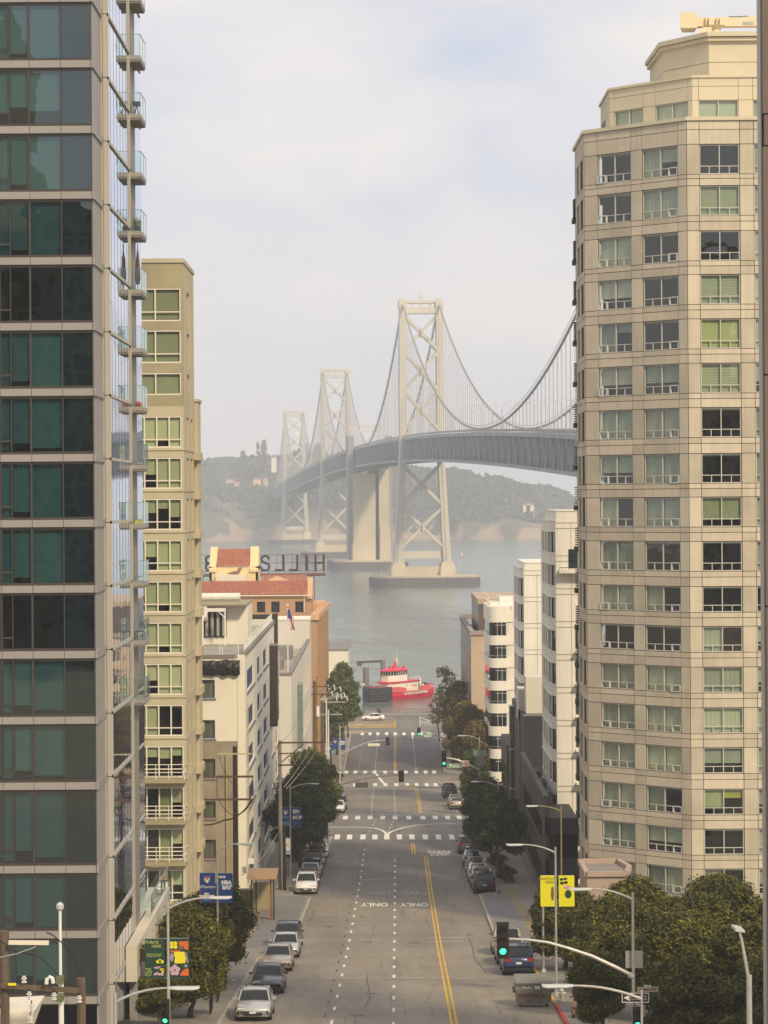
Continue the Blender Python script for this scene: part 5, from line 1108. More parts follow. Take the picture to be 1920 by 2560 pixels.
# brown offices
M_TAN = mat('tan_stone', (.46, .345, .235), .8, .1, .3); M_BRN = mat('brown_glass_wall', (.12, .085, .07), .35, .1, .3)
J = Thing('office_building', 'tan office building with square windows and dark street side by the water', 'building', (16, 410, G(410)))
JF = Facade((13.45, 396), n=(0, -1)); mb = MB(); rJ = [(26.9 - 2.0 - 3.57 * (k + 1) + 1.1, 26.9 - 2.0 - 3.57 * k) for k in range(5)]
wall_grid(mb, JF, 0, 8, 3, 26.3, [(2.2, 5.6), (5.9, 7.8)], rJ); J.part('wall', mb, M_TAN)
for a, b in rJ:
    for s0, s1 in ((2.2, 5.6), (5.9, 7.8)): window(J, JF, s0, a, s1 - s0, b - a, 'jj', M_EFR, M_GLASS_D, .15, .1, [(.5, (.2, .2, .17))] * 2, .1, vs=[.5], hs=.75)
J.part('side_wall', MB()._add([(13.45, 396, 3), (13.4, 448, 3), (13.4, 448, 26.3), (13.45, 396, 26.3), (14, 396, 3), (14, 448, 3), (14, 448, 26.3), (14, 396, 26.3)], [(0, 1, 2, 3), (5, 4, 7, 6), (3, 2, 6, 7), (0, 4, 5, 1), (1, 5, 6, 2)]), M_BRN)
mb = MB()
for z in (8, 11.6, 15.2, 18.7, 22.3): mb.bar((13.4, 397, z), (13.38, 447, z), .15, .4)
J.part('side_band', mb, M_TAN); mb = MB(); mb.box(13.25, 21, 395.7, 396.3, 26.3, 26.95); mb.box(13.2, 14, 396.3, 448, 26.3, 26.95); mb.box(13.2, 21, 447.5, 448.2, 26.3, 27.2); J.part('cornice', mb, mat('grey_cornice', (.30, .25, .2), .8)); J.part('roof', MB().box(14, 21, 396.3, 447.5, 25.2, 25.4), mat('roof_brown', (.12, .095, .08), .9, .2, .3)); J.part('interior', MB().box(14.2, 21, 397.5, 445, 3, 25), M_ROOM)
J2 = Thing('office_building', 'taller tan and brown wing rising behind the flat office roof', 'building', (19, 412, G(412))); p = WP(1189, 1500, 430); J2.part('wall', MB().box(15.1, 22, 408, 440, 3, 30.6), M_BRN); J2.part('parapet', MB().box(15.0, 22, 407.8, 440.2, 30.6, 31.4), M_TAN)
# charcoal buildings
M_CHA = mat('charcoal_cladding', (.030, .029, .031), .6, .12, 1); M_CHL = mat('warm_charcoal', (.085, .075, .062), .7, .12, .7)
Kb = Thing('charcoal_building', 'tall charcoal clad building with glass cylinder corner', 'building', (14, 250, G(250)))
Kb.part('wall', MB().box(13.1, 17, 240, 262, 9, 26.9), M_CHA); Kb.part('parapet', MB().box(13.05, 17, 239.9, 240.2, 26.9, 27.05), M_GREYC)
mb = MB(); mb.tube([(13.15, 258.2, 9), (13.15, 258.2, 26.4)], .55, 18); Kb.part('glass_cylinder', mb, mat('cylinder_glass', (.05, .06, .05), .12, .1, 1, spec=.8)); mb = MB()
for z in (14, 18, 22, 26.4): mb.tube([(13.15, 258.2, z - .06), (13.15, 258.2, z + .08)], .6, 18)
Kb.part('ring', mb, M_TPL); Kb.part('stone_pier', MB().box(12.95, 13.1, 246, 247.2, 9, 27.0), M_GREYC)
mb = MB(); mb.box(13.5, 15.1, 243, 246, 26.9, 30.4); mb.box(12.95, 13.7, 246, 250, 26, 29); Kb.part('stair_tower', mb, M_WHB)
mb = MB(); mb.bar((15.2, 240.5, 28.1), (17, 240.5, 28.1), .06)
for x in np.arange(15.2, 17, .3): mb.bar((float(x), 240.5, 26.9), (float(x), 240.5, 28.1), .04)
Kb.part('roof_railing', mb, M_DARK); Kb.part('roof_box', MB().box(15.2, 16.2, 244, 247, 26.9, 28.2), M_WHITE)
K2 = Thing('charcoal_building', 'lower grey charcoal building past the glass cylinder', 'building', (13, 265, G(265))); K2.part('wall', MB().box(12.55, 14, 262.3, 275, 8, 22.0), M_CHL); K2.part('strip_window', MB().box(12.5, 12.56, 264, 274, 17.2, 19.6), M_GLASS_D); K2.part('strip_window', MB().box(12.5, 12.56, 264, 274, 13, 15.4), M_GLASS_D)
K3 = Thing('podium', 'long low charcoal podium with strip windows along the pavement', 'building', (13, 222, G(222))); xk = 12.75
SF3 = Facade((xk, 238), p1=(xk, 203)); mb = MB(); wall_grid(mb, SF3, 0, 35, 10, 23.4, [(3, 31)], [(15.5, 17.6), (19.2, 21.2)], t=.3); K3.part('wall', mb, M_CHL)
for z0_, z1_ in ((15.5, 17.6), (19.2, 21.2)): window(K3, SF3, 3, z0_, 28, z1_ - z0_, 'k3', M_REV, M_SATIN, .1, .1, [(.3, (.3, .3, .3))] * 3, .1, vs=[i / 9 for i in range(1, 9)])
mb = MB(); mb.box(xk + .3, 15.4, 203.4, 238, 10, 21.8); mb.box(xk, 15.4, 203, 203.4, 10, 15.2); mb.box(xk, 15.4, 203, 203.4, 17.4, 18.6); mb.box(xk, 15.4, 203, 203.4, 20.6, 21.9); K3.part('core_wall', mb, M_CHA); K3.part('coping', MB().box(xk - .1, xk + .35, 203, 238, 23.4, 23.65), M_CHL)
K3.part('front_glazing', MB().box(xk + .8, 15.3, 203.1, 203.2, 15.2, 20.6), M_GLASS_D); K3.part('shopfront', MB().box(xk - .02, xk + .02, 205, 237, 13, 15.3), M_GLASS_D)
for y_ in (213, 220, 229): K3.part('roof_planter', MB().box(13.5, 14.0, y_, y_ + 4, 21.8, 22.8), M_CHA)

# unseen high-rises added behind the viewpoint to put reflections in the tower glass
for i, (x0, x1, y0, y1, h_, lb) in enumerate(((-64, -47, -110, -72, 108, 'unseen dark high-rise added for reflections in the left panes of the glass tower'), (-45.5, -27, -120, -80, 84, 'unseen lower block added for reflections in the right panes of the glass tower'), (45, 58, -100, -68, 88, 'unseen slim high-rise added for reflections in the windows of the beige tower'), (61, 84, -120, -90, 62, 'unseen broad block added for reflections low in the windows of the beige tower'))):
    T = Thing('added_high_rise', lb, 'building', ((x0 + x1) / 2, y1, 28)); T.part('wall', MB().box(x0, x1, y0, y1, 26, h_), mat('reflected_wall_%d' % (i % 2), ((.30, .27, .22), (.14, .14, .14))[i % 2], .8, .2, .2)); mb = MB()
    for z in np.arange(32, h_ - 2, 3.4):
        for x in np.arange(x0 + 1, x1 - 2, 3.6): mb.box(float(x), float(x) + 2.3, y1 - .02, y1 + .05, float(z), float(z) + 2)
    T.part('window_grid', mb, M_SATIN)
# ------------------------------------------------------------------ trees
def tree_meshes(seed, Ht, Rr, tb, nblob, nleaf, ls, flat=1.0, open_=0.0, cut=1.0):
    r = np.random.RandomState(seed); tw = MB(); cen = []
    top = tb + (Ht - tb) * .62; lean = r.uniform(-.25, .25, 2)
    tw.tube([(0, 0, -.3), (lean[0] * .3, lean[1] * .3, tb * .6), (lean[0], lean[1], tb), (lean[0] * 1.3, lean[1], top)], [Rr * .055 + .05, Rr * .045 + .03, Rr * .04 + .02, .03], 7)
    for i in range(nblob):
        a = i * 2.4 + r.uniform(-.4, .4); f = (i + .5) / nblob; zz = tb + (Ht - tb) * (.12 + .76 * f)
        env = math.sin(math.pi * min(1, .22 + .72 * f)) ** .7
        rad = Rr * env * r.uniform(.35, .78); c = (rad * math.cos(a), rad * math.sin(a), zz); br_ = Rr * r.uniform(.26, .44)
        cen.append((c, br_)); z0 = tb + (zz - tb) * .35
        tw.tube([(lean[0], lean[1], z0), (c[0] * .5 + lean[0] * .5, c[1] * .5 + lean[1] * .5, z0 + (zz - z0) * .65), c], [.05 + Rr * .015, .04, .015], 5, False)
    cen.append(((0, 0, Ht - Rr * .35), Rr * .36))
    w = np.array([b ** 2 for c, b in cen]); w /= w.sum(); k = r.choice(len(cen), nleaf, p=w)
    C_ = np.array([c for c, b in cen])[k]; B_ = np.array([b for c, b in cen])[k]
    dv = r.normal(size=(nleaf, 3)); dv /= np.linalg.norm(dv, axis=1)[:, None]; rad = B_ * (r.uniform(0, 1, nleaf) ** .45) * r.choice([1, 1, 1, 1.15, 1.3, 1.5], nleaf, p=[.3, .2, .24, .18, .07, .01])
    P = C_ + dv * rad[:, None] * np.array([1, 1, .8 * flat])
    if open_: P = P[r.uniform(0, 1, nleaf) > open_ * (0.5 + .5 * np.sin(P[:, 2] * 2.3 + P[:, 0] * 1.7))]
    n = len(P); ax = dv[:n] * .6 + r.normal(size=(n, 3)) * .7 + np.array([0, 0, .35]); ax /= np.linalg.norm(ax, axis=1)[:, None]
    t1 = np.cross(ax, r.normal(size=(n, 3))); t1 /= np.linalg.norm(t1, axis=1)[:, None]; t2 = np.cross(ax, t1)
    s = (ls * r.uniform(.6, 1.35, n))[:, None]; V = np.stack([P - t1 * s, P - t2 * s * .42, P + t1 * s, P + t2 * s * .42], 1).reshape(-1, 3)
    me = bpy.data.meshes.new('crown'); me.vertices.add(n * 4); me.vertices.foreach_set('co', V.astype(np.float32).ravel())
    me.loops.add(n * 4); me.loops.foreach_set('vertex_index', np.arange(n * 4, dtype=np.int32)); me.polygons.add(n); me.polygons.foreach_set('loop_start', np.arange(0, n * 4, 4, dtype=np.int32))
    me.update(calc_edges=True); me.validate(); tm = tw.mesh('trunk', smooth=True)
    return tm, me
M_BARK = mat('grey_brown_bark', (.10, .075, .05), .9, .3, 3); M_LV1 = leaf_mat('magnolia_leaf', (.016, .020, .004), (.125, .120, .014), (.26, .22, .03), 1.1)
M_LV2 = leaf_mat('dark_street_leaf', (.016, .026, .007), (.088, .110, .018), (.15, .155, .025), .9); M_LV3 = leaf_mat('bright_street_leaf', (.030, .050, .012), (.14, .17, .028), None, .7)
M_LV4 = leaf_mat('autumn_leaf', (.07, .06, .018), (.20, .155, .04), (.28, .15, .05), .5); M_LV5 = leaf_mat('orange_autumn_leaf', (.17, .15, .03), (.34, .25, .045), (.50, .18, .05), .8)
kinds = {}
def tree(kind, X, D, s, label, group, rz=0.0, sz=1.0, zoff=0):
    if kind not in kinds:
        a = {'near1': (1, 6, 2.6, .9, 19, 42000, .105), 'near2': (2, 6.4, 2.7, .8, 21, 46000, .105), 'near3': (3, 5.6, 2.3, 1.5, 15, 30000, .10), 'mid': (4, 9, 3, 2.0, 17, 26000, .17), 'mid2': (5, 8.5, 2.7, 2.2, 15, 22000, .17), 'far': (6, 15, 3.3, 4, 17, 9000, .36), 'fall': (7, 11, 3, 2.5, 17, 11000, .26, 1, .25), 'bare': (8, 12, 2.8, 3, 15, 1300, .28, 1, .6), 'bush': (9, 1.6, 1.2, .1, 8, 2600, .10)}[kind]
        kinds[kind] = tree_meshes(*a)
    tm, cm = kinds[kind]; z = G(D) + .15 + zoff if D < 530 else 0
    lm = {'near1': M_LV1, 'near2': M_LV1, 'near3': M_LV1, 'mid': M_LV2, 'mid2': M_LV2, 'far': M_LV3, 'fall': M_LV4, 'bare': M_LV5, 'bush': M_LV1}[kind]
    if 'bright' in label: lm = M_LV3
    T = Thing('street_tree' if kind != 'bush' else 'shrub', label, 'tree' if kind != 'bush' else 'shrub', (X, D, z), group); T.o.rotation_euler[2] = rz; T.o.scale = (s, s, s * sz)
    for nm, me, m in (('trunk', tm, M_BARK), ('crown', cm, lm)):
        if len(me.materials) == 0: me.materials.append(None)
        o = bpy.data.objects.new(nm, me); C.objects.link(o); o.parent = T.o; o.material_slots[0].link = 'OBJECT'; o.material_slots[0].material = m
    return T
gr = 'magnolia trees along the right pavement'
tree('near2', 10.6, 151, .98, 'leafy tree behind the yellow banner at the left edge of the right hand grove', gr, 1.0, .80)
tree('near1', 14.6, 147, 1.18, 'tall tree in the grove standing before the pinkish pavilion', gr, 2.2, .80)
tree('near2', 19.2, 146, 1.22, 'highest crown of the grove, under the lit window column of the beige tower', gr, 3.3, .76)
tree('near1', 23.4, 145, 1.12, 'tree at the far right edge of the picture, farthest back in the grove', gr, 4.4, .76)
tree('near3', 10.9, 127, .98, 'smaller tree right of the fire hydrant beside the kerb', gr, .3, .85)
tree('near2', 14.4, 124, 1.12, 'tree directly behind the one way sign pole', gr, 5.1, .76)
tree('near1', 18.6, 122, 1.12, 'tree just left of the thick grey lamp post at the right', gr, .8, .8)
tree('near2', 12.4, 137, .98, 'middle tree of the grove behind the long signal arm', gr, 4.0, .84)
tree('near1', 17.0, 135, 1.1, 'middle tree of the grove right of the blank back of a sign', gr, 1.7, .82)
tree('near3', 21.8, 131, 1.2, 'tree behind the upper bend of the grey lamp post', gr, 2.8, .82)
tree('near3', 22.6, 117, 1.25, 'nearest tree in the lower right corner of the picture', gr, 3.9, .72)
tree('near1', 13.3, 113, .98, 'low crown filling the gap below the FREMONT sign', gr, 2.6, .72)
tree('near2', 17.2, 111, 1.05, 'crown at the bottom edge left of the thick grey lamp post', gr, .2, .7)
tree('near3', 9.9, 117, .8, 'small crown at the bottom edge just right of the red kerb', gr, 4.2, .9)
tree('near1', 15.6, 104, .8, 'leaf mass nearest the camera at the bottom right', gr, 5.6, .7)
gl = 'street trees along the left pavement'
tree('near1', -9.7, 146, .92, 'round crowned tree under the blue banners with the tall letters', gl, .6, 1.02)
tree('near2', -9.95, 127, .90, 'tree beside the green flower banner and the silver sedan', gl, 2.0, .95)
tree('near2', -10.2, 137, .86, 'crown joining the banner tree and the round crowned one on the left', gl, 4.4, 1.0)
tree('near3', -11.0, 122, .60, 'low foliage left of the green signal at the bottom edge', gl, 3.0, .9)
tree('mid', -7.9, 231, 1.0, 'dark street tree behind the blue banner with the number 20', gl, 1.2, 1.02)
tree('mid2', -7.0, 252, 1.05, 'dark street tree nearest the left end of the second crosswalk', gl, 3.0, 1.08)
tree('mid', -8.0, 262, 1.0, 'brighter topped bright green street tree beside the two crossbar pole', gl, 4.6, 1.1)
tree('mid2', -7.3, 241, .8, 'small street tree over the black parked car on the left', gl, 5.5)
for i, (x, d, s, z_) in enumerate(((-8.3, 432, .95, 1.0), (-7.6, 452, .95, 1.06), (-7.0, 472, .75, .8), (-9.0, 415, .8, .9))):
    tree('far', x, d, s, ['large bright green tree beside the brick side wall', 'bright green tree top closest to the fireboat', 'lower bright tree at the left street corner by the bay', 'bright tree behind the far pole cluster on the left'][i], 'green trees beside the brick building', i * 1.3, z_)
tree('mid2', 9.9, 223, .88, 'dark tree nearest the grey lamp on the right pavement, over the parked cars', 'dark street trees on the right', .4)
tree('mid', 10.0, 240, .84, 'dark tree in the middle of the right hand dark group', 'dark street trees on the right', 2.5, .98)
tree('mid2', 9.7, 255, .88, 'dark tree closest to the right end of the second crosswalk', 'dark street trees on the right', 4.1, .95)
tree('mid2', 10.4, 297, .85, 'dark tree beyond the green tan sedan on the right', 'dark street trees on the right', 1.4)
for i, (x, d, s, z_) in enumerate(((11.6, 322, .92, 1.05), (11.6, 340, 1.0, 1.12), (11.4, 358, 1.0, 1.15), (11.9, 402, 1.0, 1.1), (12.2, 420, 1.1, 1.1))):
    tree('fall', x, d, s, ['brownish tree behind the green direction sign', 'brownish tree between the direction sign and the round white block', 'tall brown green tree at the far crossing corner', 'brownish tree against the dark office wall', 'farthest brownish tree below the flat office roof'][i], 'autumn trees on the right', i * 1.1, z_)
tree('bare', 10.9, 446, 1.1, 'sparse autumn tree with orange leaf patch on the bay skyline', 'autumn trees on the right', .5, 1.12); tree('bare', 9.8, 462, .8, 'half bare yellow tree reaching over the seawall railing', 'autumn trees on the right', 2.5, 1.0)
for i, (x, d) in enumerate(((-8.7, 240), (-8.6, 246), (10.4, 219), (10.2, 232), (-7.2, 381))): tree('bush', x, d, .9, ['rounded shrub at the left tree foot', 'shrub behind the rubbish bin on the left', 'clipped low shrub at the foot of the right dark tree', 'shrub beside the silver hatchback', 'low planting at the left far crossing corner'][i], 'shrubs in the pavement')
# ------------------------------------------------------------------ cars
M_TYRE = mat('tyre_rubber', (.015, .015, .015), .8); M_RIM = mat('alloy_rim', (.35, .35, .36), .3, metal=.7); M_CGL = mat('car_glass', (.012, .015, .015), .06, spec=.4); M_HL = mat('headlight_lens', (.7, .7, .68), .1, spec=.9); M_TL = mat('tail_light_lens', (.30, .015, .015), .15, spec=.8); M_PLT = mat('number_plate', (.65, .66, .66), .5); M_CTR = mat('car_trim', (.02, .02, .02), .55)
def paint(n, c, metal=.35): return mat('paint_' + n, c, .28, metal=metal, spec=.5, coat=.6)
CARS = {}
def car_proto(kind):
    S = {'sedan': dict(L=4.65, W=1.80, H=1.45, hood=.92, belt=.95, tail=1.05, a=1.25, b=1.95, c=3.45, d=4.15), 'suv': dict(L=4.6, W=1.86, H=1.68, hood=1.05, belt=1.08, tail=1.15, a=1.1, b=1.75, c=4.0, d=4.5), 'hatch': dict(L=4.45, W=1.76, H=1.50, hood=.95, belt=.98, tail=1.1, a=1.0, b=1.9, c=3.3, d=4.35)}[kind]
    L, W, Hh = S['L'], S['W'], S['H']; h = W / 2
    T = Thing('parked_car', '', 'car', (0, 0, 0)); T.local = True
    y0 = -L / 2
    def ring(y, w, zt, zl=.24, crown=.03):
        return [(-w * .96, y, zl), (-w, y, zl + .22), (-w * 1.0, y, zt * .62), (-w * .96, y, zt * .88), (-w * .86, y, zt), (0, y, zt + crown), (w * .86, y, zt), (w * .96, y, zt * .88), (w, y, zt * .62), (w, y, zl + .22), (w * .96, y, zl)]
    hd, bt, tl = S['hood'], S['belt'], S['tail']
    st = [(0, h * .78, .56, .34), (.07, h * .9, .66, .26), (.28, h * .97, hd * .80, .22), (.7, h, hd * .93, .2), (S['a'], h, hd, .2), (S['b'], h, bt, .2), (L * .55, h, bt + .01, .2), (S['c'], h, bt + .03, .2), (min(S['d'], L - .25), h * .985, tl, .22), (L - .12, h * .93, tl * .97, .26), (L - .03, h * .88, tl * .78, .32), (L, h * .8, tl * .6, .36)]
    mb = MB(); mb.loft([ring(y0 + a, w, z, zl) for a, w, z, zl in st]); T.part('body', mb, None, smooth=True)
    wt = h * .74; cb = MB(); z1 = Hh
    def cring(y, w, zb, zt, wt_): return [(-w, y, zb), (-w * .97, y, zb + (zt - zb) * .35), (-wt_, y, zt - .02), (0, y, zt), (wt_, y, zt - .02), (w * .97, y, zb + (zt - zb) * .35), (w, y, zb)]
    cs = [(S['a'], h * .86, hd - .02, hd + .0, h * .80), (S['b'] - .1, h * .90, bt - .05, z1 - .10, wt * .98), (S['b'] + .15, h * .92, bt - .05, z1 - .02, wt), (L * .5, h * .93, bt - .05, z1, wt), (S['c'] - .1, h * .92, bt - .05, z1 - .04, wt * .98), (S['d'], h * .87, tl - .06, tl + .01, h * .78)]
    if kind == 'suv': cs[-2] = (S['c'] + .05, h * .92, bt - .05, z1 - .07, wt * .97)
    cb.loft([cring(y0 + a, w, zb, zt, w2) for a, w, zb, zt, w2 in cs]); T.part('windows', cb, M_CGL)
    rf = MB(); rr_ = [(S['b'] + .02, z1 - .055), (S['b'] + .3, z1 + .005), (L * .5, z1 + .02), (S['c'] - .12, z1 - .015)]
    rf.loft([[(-wt * .99, y0 + a, z - .035), (-wt * .8, y0 + a, z), (0, y0 + a, z + .02), (wt * .8, y0 + a, z), (wt * .99, y0 + a, z - .035), (0, y0 + a, z - .05)] for a, z in rr_])
    for s in (-1, 1):
        rf.bar((s * h * .86, y0 + S['a'] + .04, hd), (s * wt * .98, y0 + S['b'], z1 - .07), .07, .06); rf.bar((s * wt * .98, y0 + S['c'] - .12, z1 - .05), (s * h * .86, y0 + S['d'] - .02, tl), .16 if kind != 'sedan' else .1, .07)
        rf.bar((s * wt * 1.0, y0 + S['b'], z1 - .05), (s * wt * 1.0, y0 + S['c'] - .1, z1 - .05), .06); rf.bar((s * h * .955, y0 + L * .52, bt - .02), (s * wt, y0 + L * .52, z1 - .04), .09, .05)
    T.part('roof', rf, None)
    for s in (-1, 1):
        for yy in (y0 + .86, y0 + L - .88):
            w = T.part('wheel', MB().tube([(s * (h - .2), yy, .33), (s * (h + .01), yy, .33)], .33, 16), M_TYRE); T.part('rim', MB().tube([(s * (h - .02), yy, .33), (s * (h + .025), yy, .33)], .21, 10), M_RIM, w)
        T.part('headlight', MB().box(s * h * .62 - .2, s * h * .62 + .2, y0 + .015 + .04, y0 + .22, hd * .60, hd * .74), M_HL)
        T.part('tail_light', MB().box(s * h * .70 - .16, s * h * .70 + .16, y0 + L - .2, y0 + L - .0, tl * .72, tl * .90), M_TL)
        T.part('mirror', MB().loft([[(s * (h + q) + a * .5, y0 + S['b'] - .15 + b, bt + .04 + c) for a, b, c in ((0, -.05, -.05), (0, .05, -.05), (0, .05, .07), (0, -.05, .07))] for q in (-.02, .18)]), None)
    T.part('grille', MB().box(-h * .5, h * .5, y0 - .012, y0 + .1, .30, .46), M_CTR); T.part('front_plate', MB().box(-.16, .16, y0 - .03, y0 + .02, .42, .52), M_PLT); T.part('rear_plate', MB().box(-.16, .16, y0 + L - .04, y0 + L + .02, .68, .80), M_PLT); T.part('bumper', MB().box(-h * .78, h * .78, y0 + L - .15, y0 + L + .012, .36, .46), M_CTR)
    for c in T.o.children:
        if len(c.data.materials) == 0: c.data.materials.append(None)
    return T
def car(kind, X, D, col, label, rear=False, group=None, rz=None, dz=0, roofc=None):
    if kind not in CARS: T = car_proto(kind); CARS[kind] = T; o = T.o
    else: o = copy_tree(CARS[kind].o)
    o.name = 'parked_car'; o.location = (X, D, G(D) + dz); a = slope(D)
    if rz is not None: o.rotation_euler = (0, 0, rz)
    else: o.rotation_euler = (a, 0, 0) if not rear else (-a, 0, math.pi)
    o['label'] = label
    if group: o['group'] = group
    elif 'group' in o: del o['group']
    for c in o.children:
        b = c.name.split('.')[0]
        if b in ('body', 'roof', 'mirror'): c.material_slots[0].link = 'OBJECT'; c.material_slots[0].material = (roofc if b == 'roof' and roofc else col)
    return o
gL, gR = 'cars parked along the left kerb', 'cars parked along the right kerb'
SIL, WHC, DGR, BLKC, TANC, BLU, RED = paint('silver', (.48, .48, .47)), paint('white', (.78, .77, .74), 0), paint('dark_grey', (.06, .06, .07)), paint('black', (.018, .018, .02)), paint('champagne', (.42, .38, .30)), paint('navy', (.02, .035, .10)), paint('maroon', (.16, .02, .03))
car('sedan', -6.72, GD(622, 2556) + 2.4, SIL, 'silver sedan nearest the camera at the left kerb', group=gL)
car('sedan', -6.62, GD(658, 2487) + 2.4, DGR, 'dark grey sedan with white plate behind the silver one', group=gL)
car('sedan', -6.62, GD(680, 2431) + 2.4, TANC, 'champagne coloured sedan third from the camera on the left', group=gL)
car('sedan', -6.5, GD(697, 2397) + 2.4, SIL, 'pale silver sedan between the champagne and the last dark car before the wide pavement', group=gL)
car('suv', -6.6, GD(697, 2397) + 8.2, DGR, 'dark car behind the pale silver sedan, last before the wide pavement', group=gL)
car('suv', -6.72, 212.5, WHC, 'white car facing the camera first after the wide left pavement', group=gL)
for i, (x, d, k, c, lb) in enumerate(((-6.7, 218.4, 'hatch', RED, 'maroon patterned car right behind the white one'), (-6.72, 224.0, 'hatch', SIL, 'silver roofed car second behind the white one'), (-6.7, 229.4, 'sedan', DGR, 'dark sedan under the street tree on the left'), (-6.7, 235.2, 'suv', BLKC, 'black car before the big black off-roader on the left'), (-6.65, 241, 'suv', DGR, 'big dark off-roader second from the left crosswalk corner'), (-6.6, 247, 'suv', WHC, 'white sided car closest to the left crosswalk corner'))): car(k, x, d, c, lb, group=gL)
car('sedan', -5.85, 303.5, WHC, 'white sedan parked beyond the second crosswalk on the left', group=gL); car('suv', -5.75, 310, BLU, 'dark blue car behind the white sedan beyond the crosswalk', group=gL)
car('suv', 7.72, 150.5, BLU, 'navy off-roader with red tail lights behind the skip', True, gR); car('sedan', 7.65, 157.2, SIL, 'silver car mostly hidden behind the hanging green signal', True, gR); car('suv', 7.7, 163.8, TANC, 'pale car at the lower end of the right wide pavement', True, gR)
car('suv', 8.12, 212, BLKC, 'black hatchback parked at the top end of the right wide pavement', True, gR)
for i, (x, d, k, c, lb) in enumerate(((8.1, 217.6, 'suv', SIL, 'silver car with roof box behind the black hatchback'), (8.0, 223.2, 'hatch', WHC, 'white roof railed car third from the right wide pavement'), (8.05, 229, 'sedan', RED, 'maroon car before the silver hatchback'), (8.0, 236.8, 'hatch', SIL, 'silver hatchback beside the keep clear lettering'), (8.0, 251.5, 'suv', DGR, 'dark car at the right end of the near crosswalk'), (8.6, 309, 'sedan', TANC, 'greenish tan sedan beyond the crosswalk on the right'), (8.6, 315.5, 'sedan', TANC, 'tan car hidden behind the greenish sedan'), (8.55, 336, 'suv', DGR, 'dark car under the leaves on the far right block'), (8.5, 343.5, 'suv', BLKC, 'black car closest to the far right corner'))): car(k, x, d, c, lb, True, gR)
c_ = car('sedan', (WP(933, 1800, 514)).x, 514, WHC, 'white sedan crossing side-on along the waterfront road', rz=-math.pi / 2)
t_ = Thing('roof_cargo', 'black bag strapped on the roof rack of a parked car', 'roof box', (8.0, 223.4, G(223.4) + 1.5)); mb = MB(); mb.ball((8.0, 223.4, G(223.4) + 1.64), .45, 9, 6, .4); t_.part('bag', mb, M_CTR); t_.part('rack', MB().box(7.45, 8.55, 223, 223.08, G(223.4) + 1.48, G(223.4) + 1.53), M_CTR)
# ------------------------------------------------------------------ street lamps
def lamp(X, D, ztop, arm, label, r0=.08, head=1.0, up=.45, group='street lamps', m=M_STEEL, signal_pole=False, base_z=None):
    zb = base_z if base_z is not None else G(D) + .13
    T = Thing('street_lamp', label, 'street lamp', (X, D, zb), group); T.part('pole', MB().tube([(X, D, zb), (X, D, ztop + .15)], [r0, r0 * .62], 10), m)
    s = 1 if arm > 0 else -1; z0 = ztop - .15; n = 7
    T.part('arm', MB().tube([(X + arm * (t / n), D, z0 + up * (1 - (1 - t / n) ** 2.2)) for t in range(n + 1)], [.05 - .015 * t / n for t in range(n + 1)], 7), m)
    xe = X + arm; ze = z0 + up; mb = MB(); mb.loft([[(xe + s * q, D - w, ze - .03 + o_), (xe + s * q, D + w, ze - .03 + o_), (xe + s * q, D + w * .7, ze + .04 + o_), (xe + s * q, D - w * .7, ze + .04 + o_)] for q, w, o_ in ((-.08, .06, 0), (.15 * head, .17, 0), (.75 * head, .16, .0), (.85 * head, .08, .02))])
    hd_ = T.part('lamp_head', mb, mat('lamp_head_grey', (.50, .50, .47), .5)); T.part('lens', MB().box(min(xe + s * .2 * head, xe + s * .7 * head), max(xe + s * .2 * head, xe + s * .7 * head), D - .11, D + .11, ze - .075, ze - .05), mat('lamp_lens', (.5, .5, .48), .3), hd_)
    T.part('base', MB().tube([(X, D, zb), (X, D, zb + .22)], [r0 * 2.0, r0 * 1.3], 10), m); return T
def zat(px, py, d): return WP(px, py, d).z
def xat(px, py, d): return WP(px, py, d).x
X_ = xat(1583, 2400, 103); PR = lamp(X_, 103, zat(1583, 2240, 103), -1.75, 'tall pole with lamp arm and long signal arm at the near right corner', .085)
lamp(xat(1604, 2500, 82), 82, zat(1604, 2486, 82), -2.3, 'lower lamp whose arm crosses in front of the one way sign', .055, 1.1)
X_ = xat(1873, 2500, 70); zb = G(70) + .1; T = Thing('street_lamp', 'thick grey lamp post with curved neck at the lower right', 'street lamp', (X_, 70, zb), 'street lamps')
T.part('pole', MB().tube([(X_, 70, zb), (X_, 70, zat(1873, 2437, 70))], [.085, .078], 12), M_STEEL)
T.part('arm', MB().tube([WP(1870, 2440, 70), WP(1863, 2400, 70), WP(1854, 2350, 70), WP(1846, 2322, 70)], [.05, .045, .04, .035], 8), M_STEEL)
a = WP(1842, 2316, 70); mb = MB(); mb.loft([[(a.x - .13 + q * .05, 70 - w, a.z - .05), (a.x + .13 + q * .05, 70 - w, a.z - .09), (a.x + .13 + q * .05, 70 - w, a.z - .03), (a.x - .13 + q * .05, 70 - w, a.z + .03)] for q, w in ((0, -.2), (.5, .5))]); T.part('lamp_head', mb, mat('lamp_head_grey', (.55, .55, .52), .5))
lamp(9.08, 136, zat(1395, 2125, 136), -1.8, 'lamp post carrying the yellow banners')
T = Thing('sign_post', 'grey post with flanged foot between the navy car and the right grove', 'post', (9.2, 149, G(149) + .13)); T.part('post', MB().tube([(9.2, 149, G(149) + .13), (9.2, 149, 24.2)], .07, 9), M_STEEL); T.part('base', MB().tube([(9.2, 149, G(149) + .13), (9.2, 149, G(149) + .35)], [.2, .12], 9), M_STEEL)
lamp(11.4, 165, zat(1404, 2022, 165), -1.6, 'slim olive lamp post before the ivory apartments', .07, .8, .35, m=mat('olive_post', (.22, .19, .09), .6))
lamp(9.97, 225, zat(1247, 1962, 225), -1.6, 'lamp post rising out of the dark right hand trees', .09)
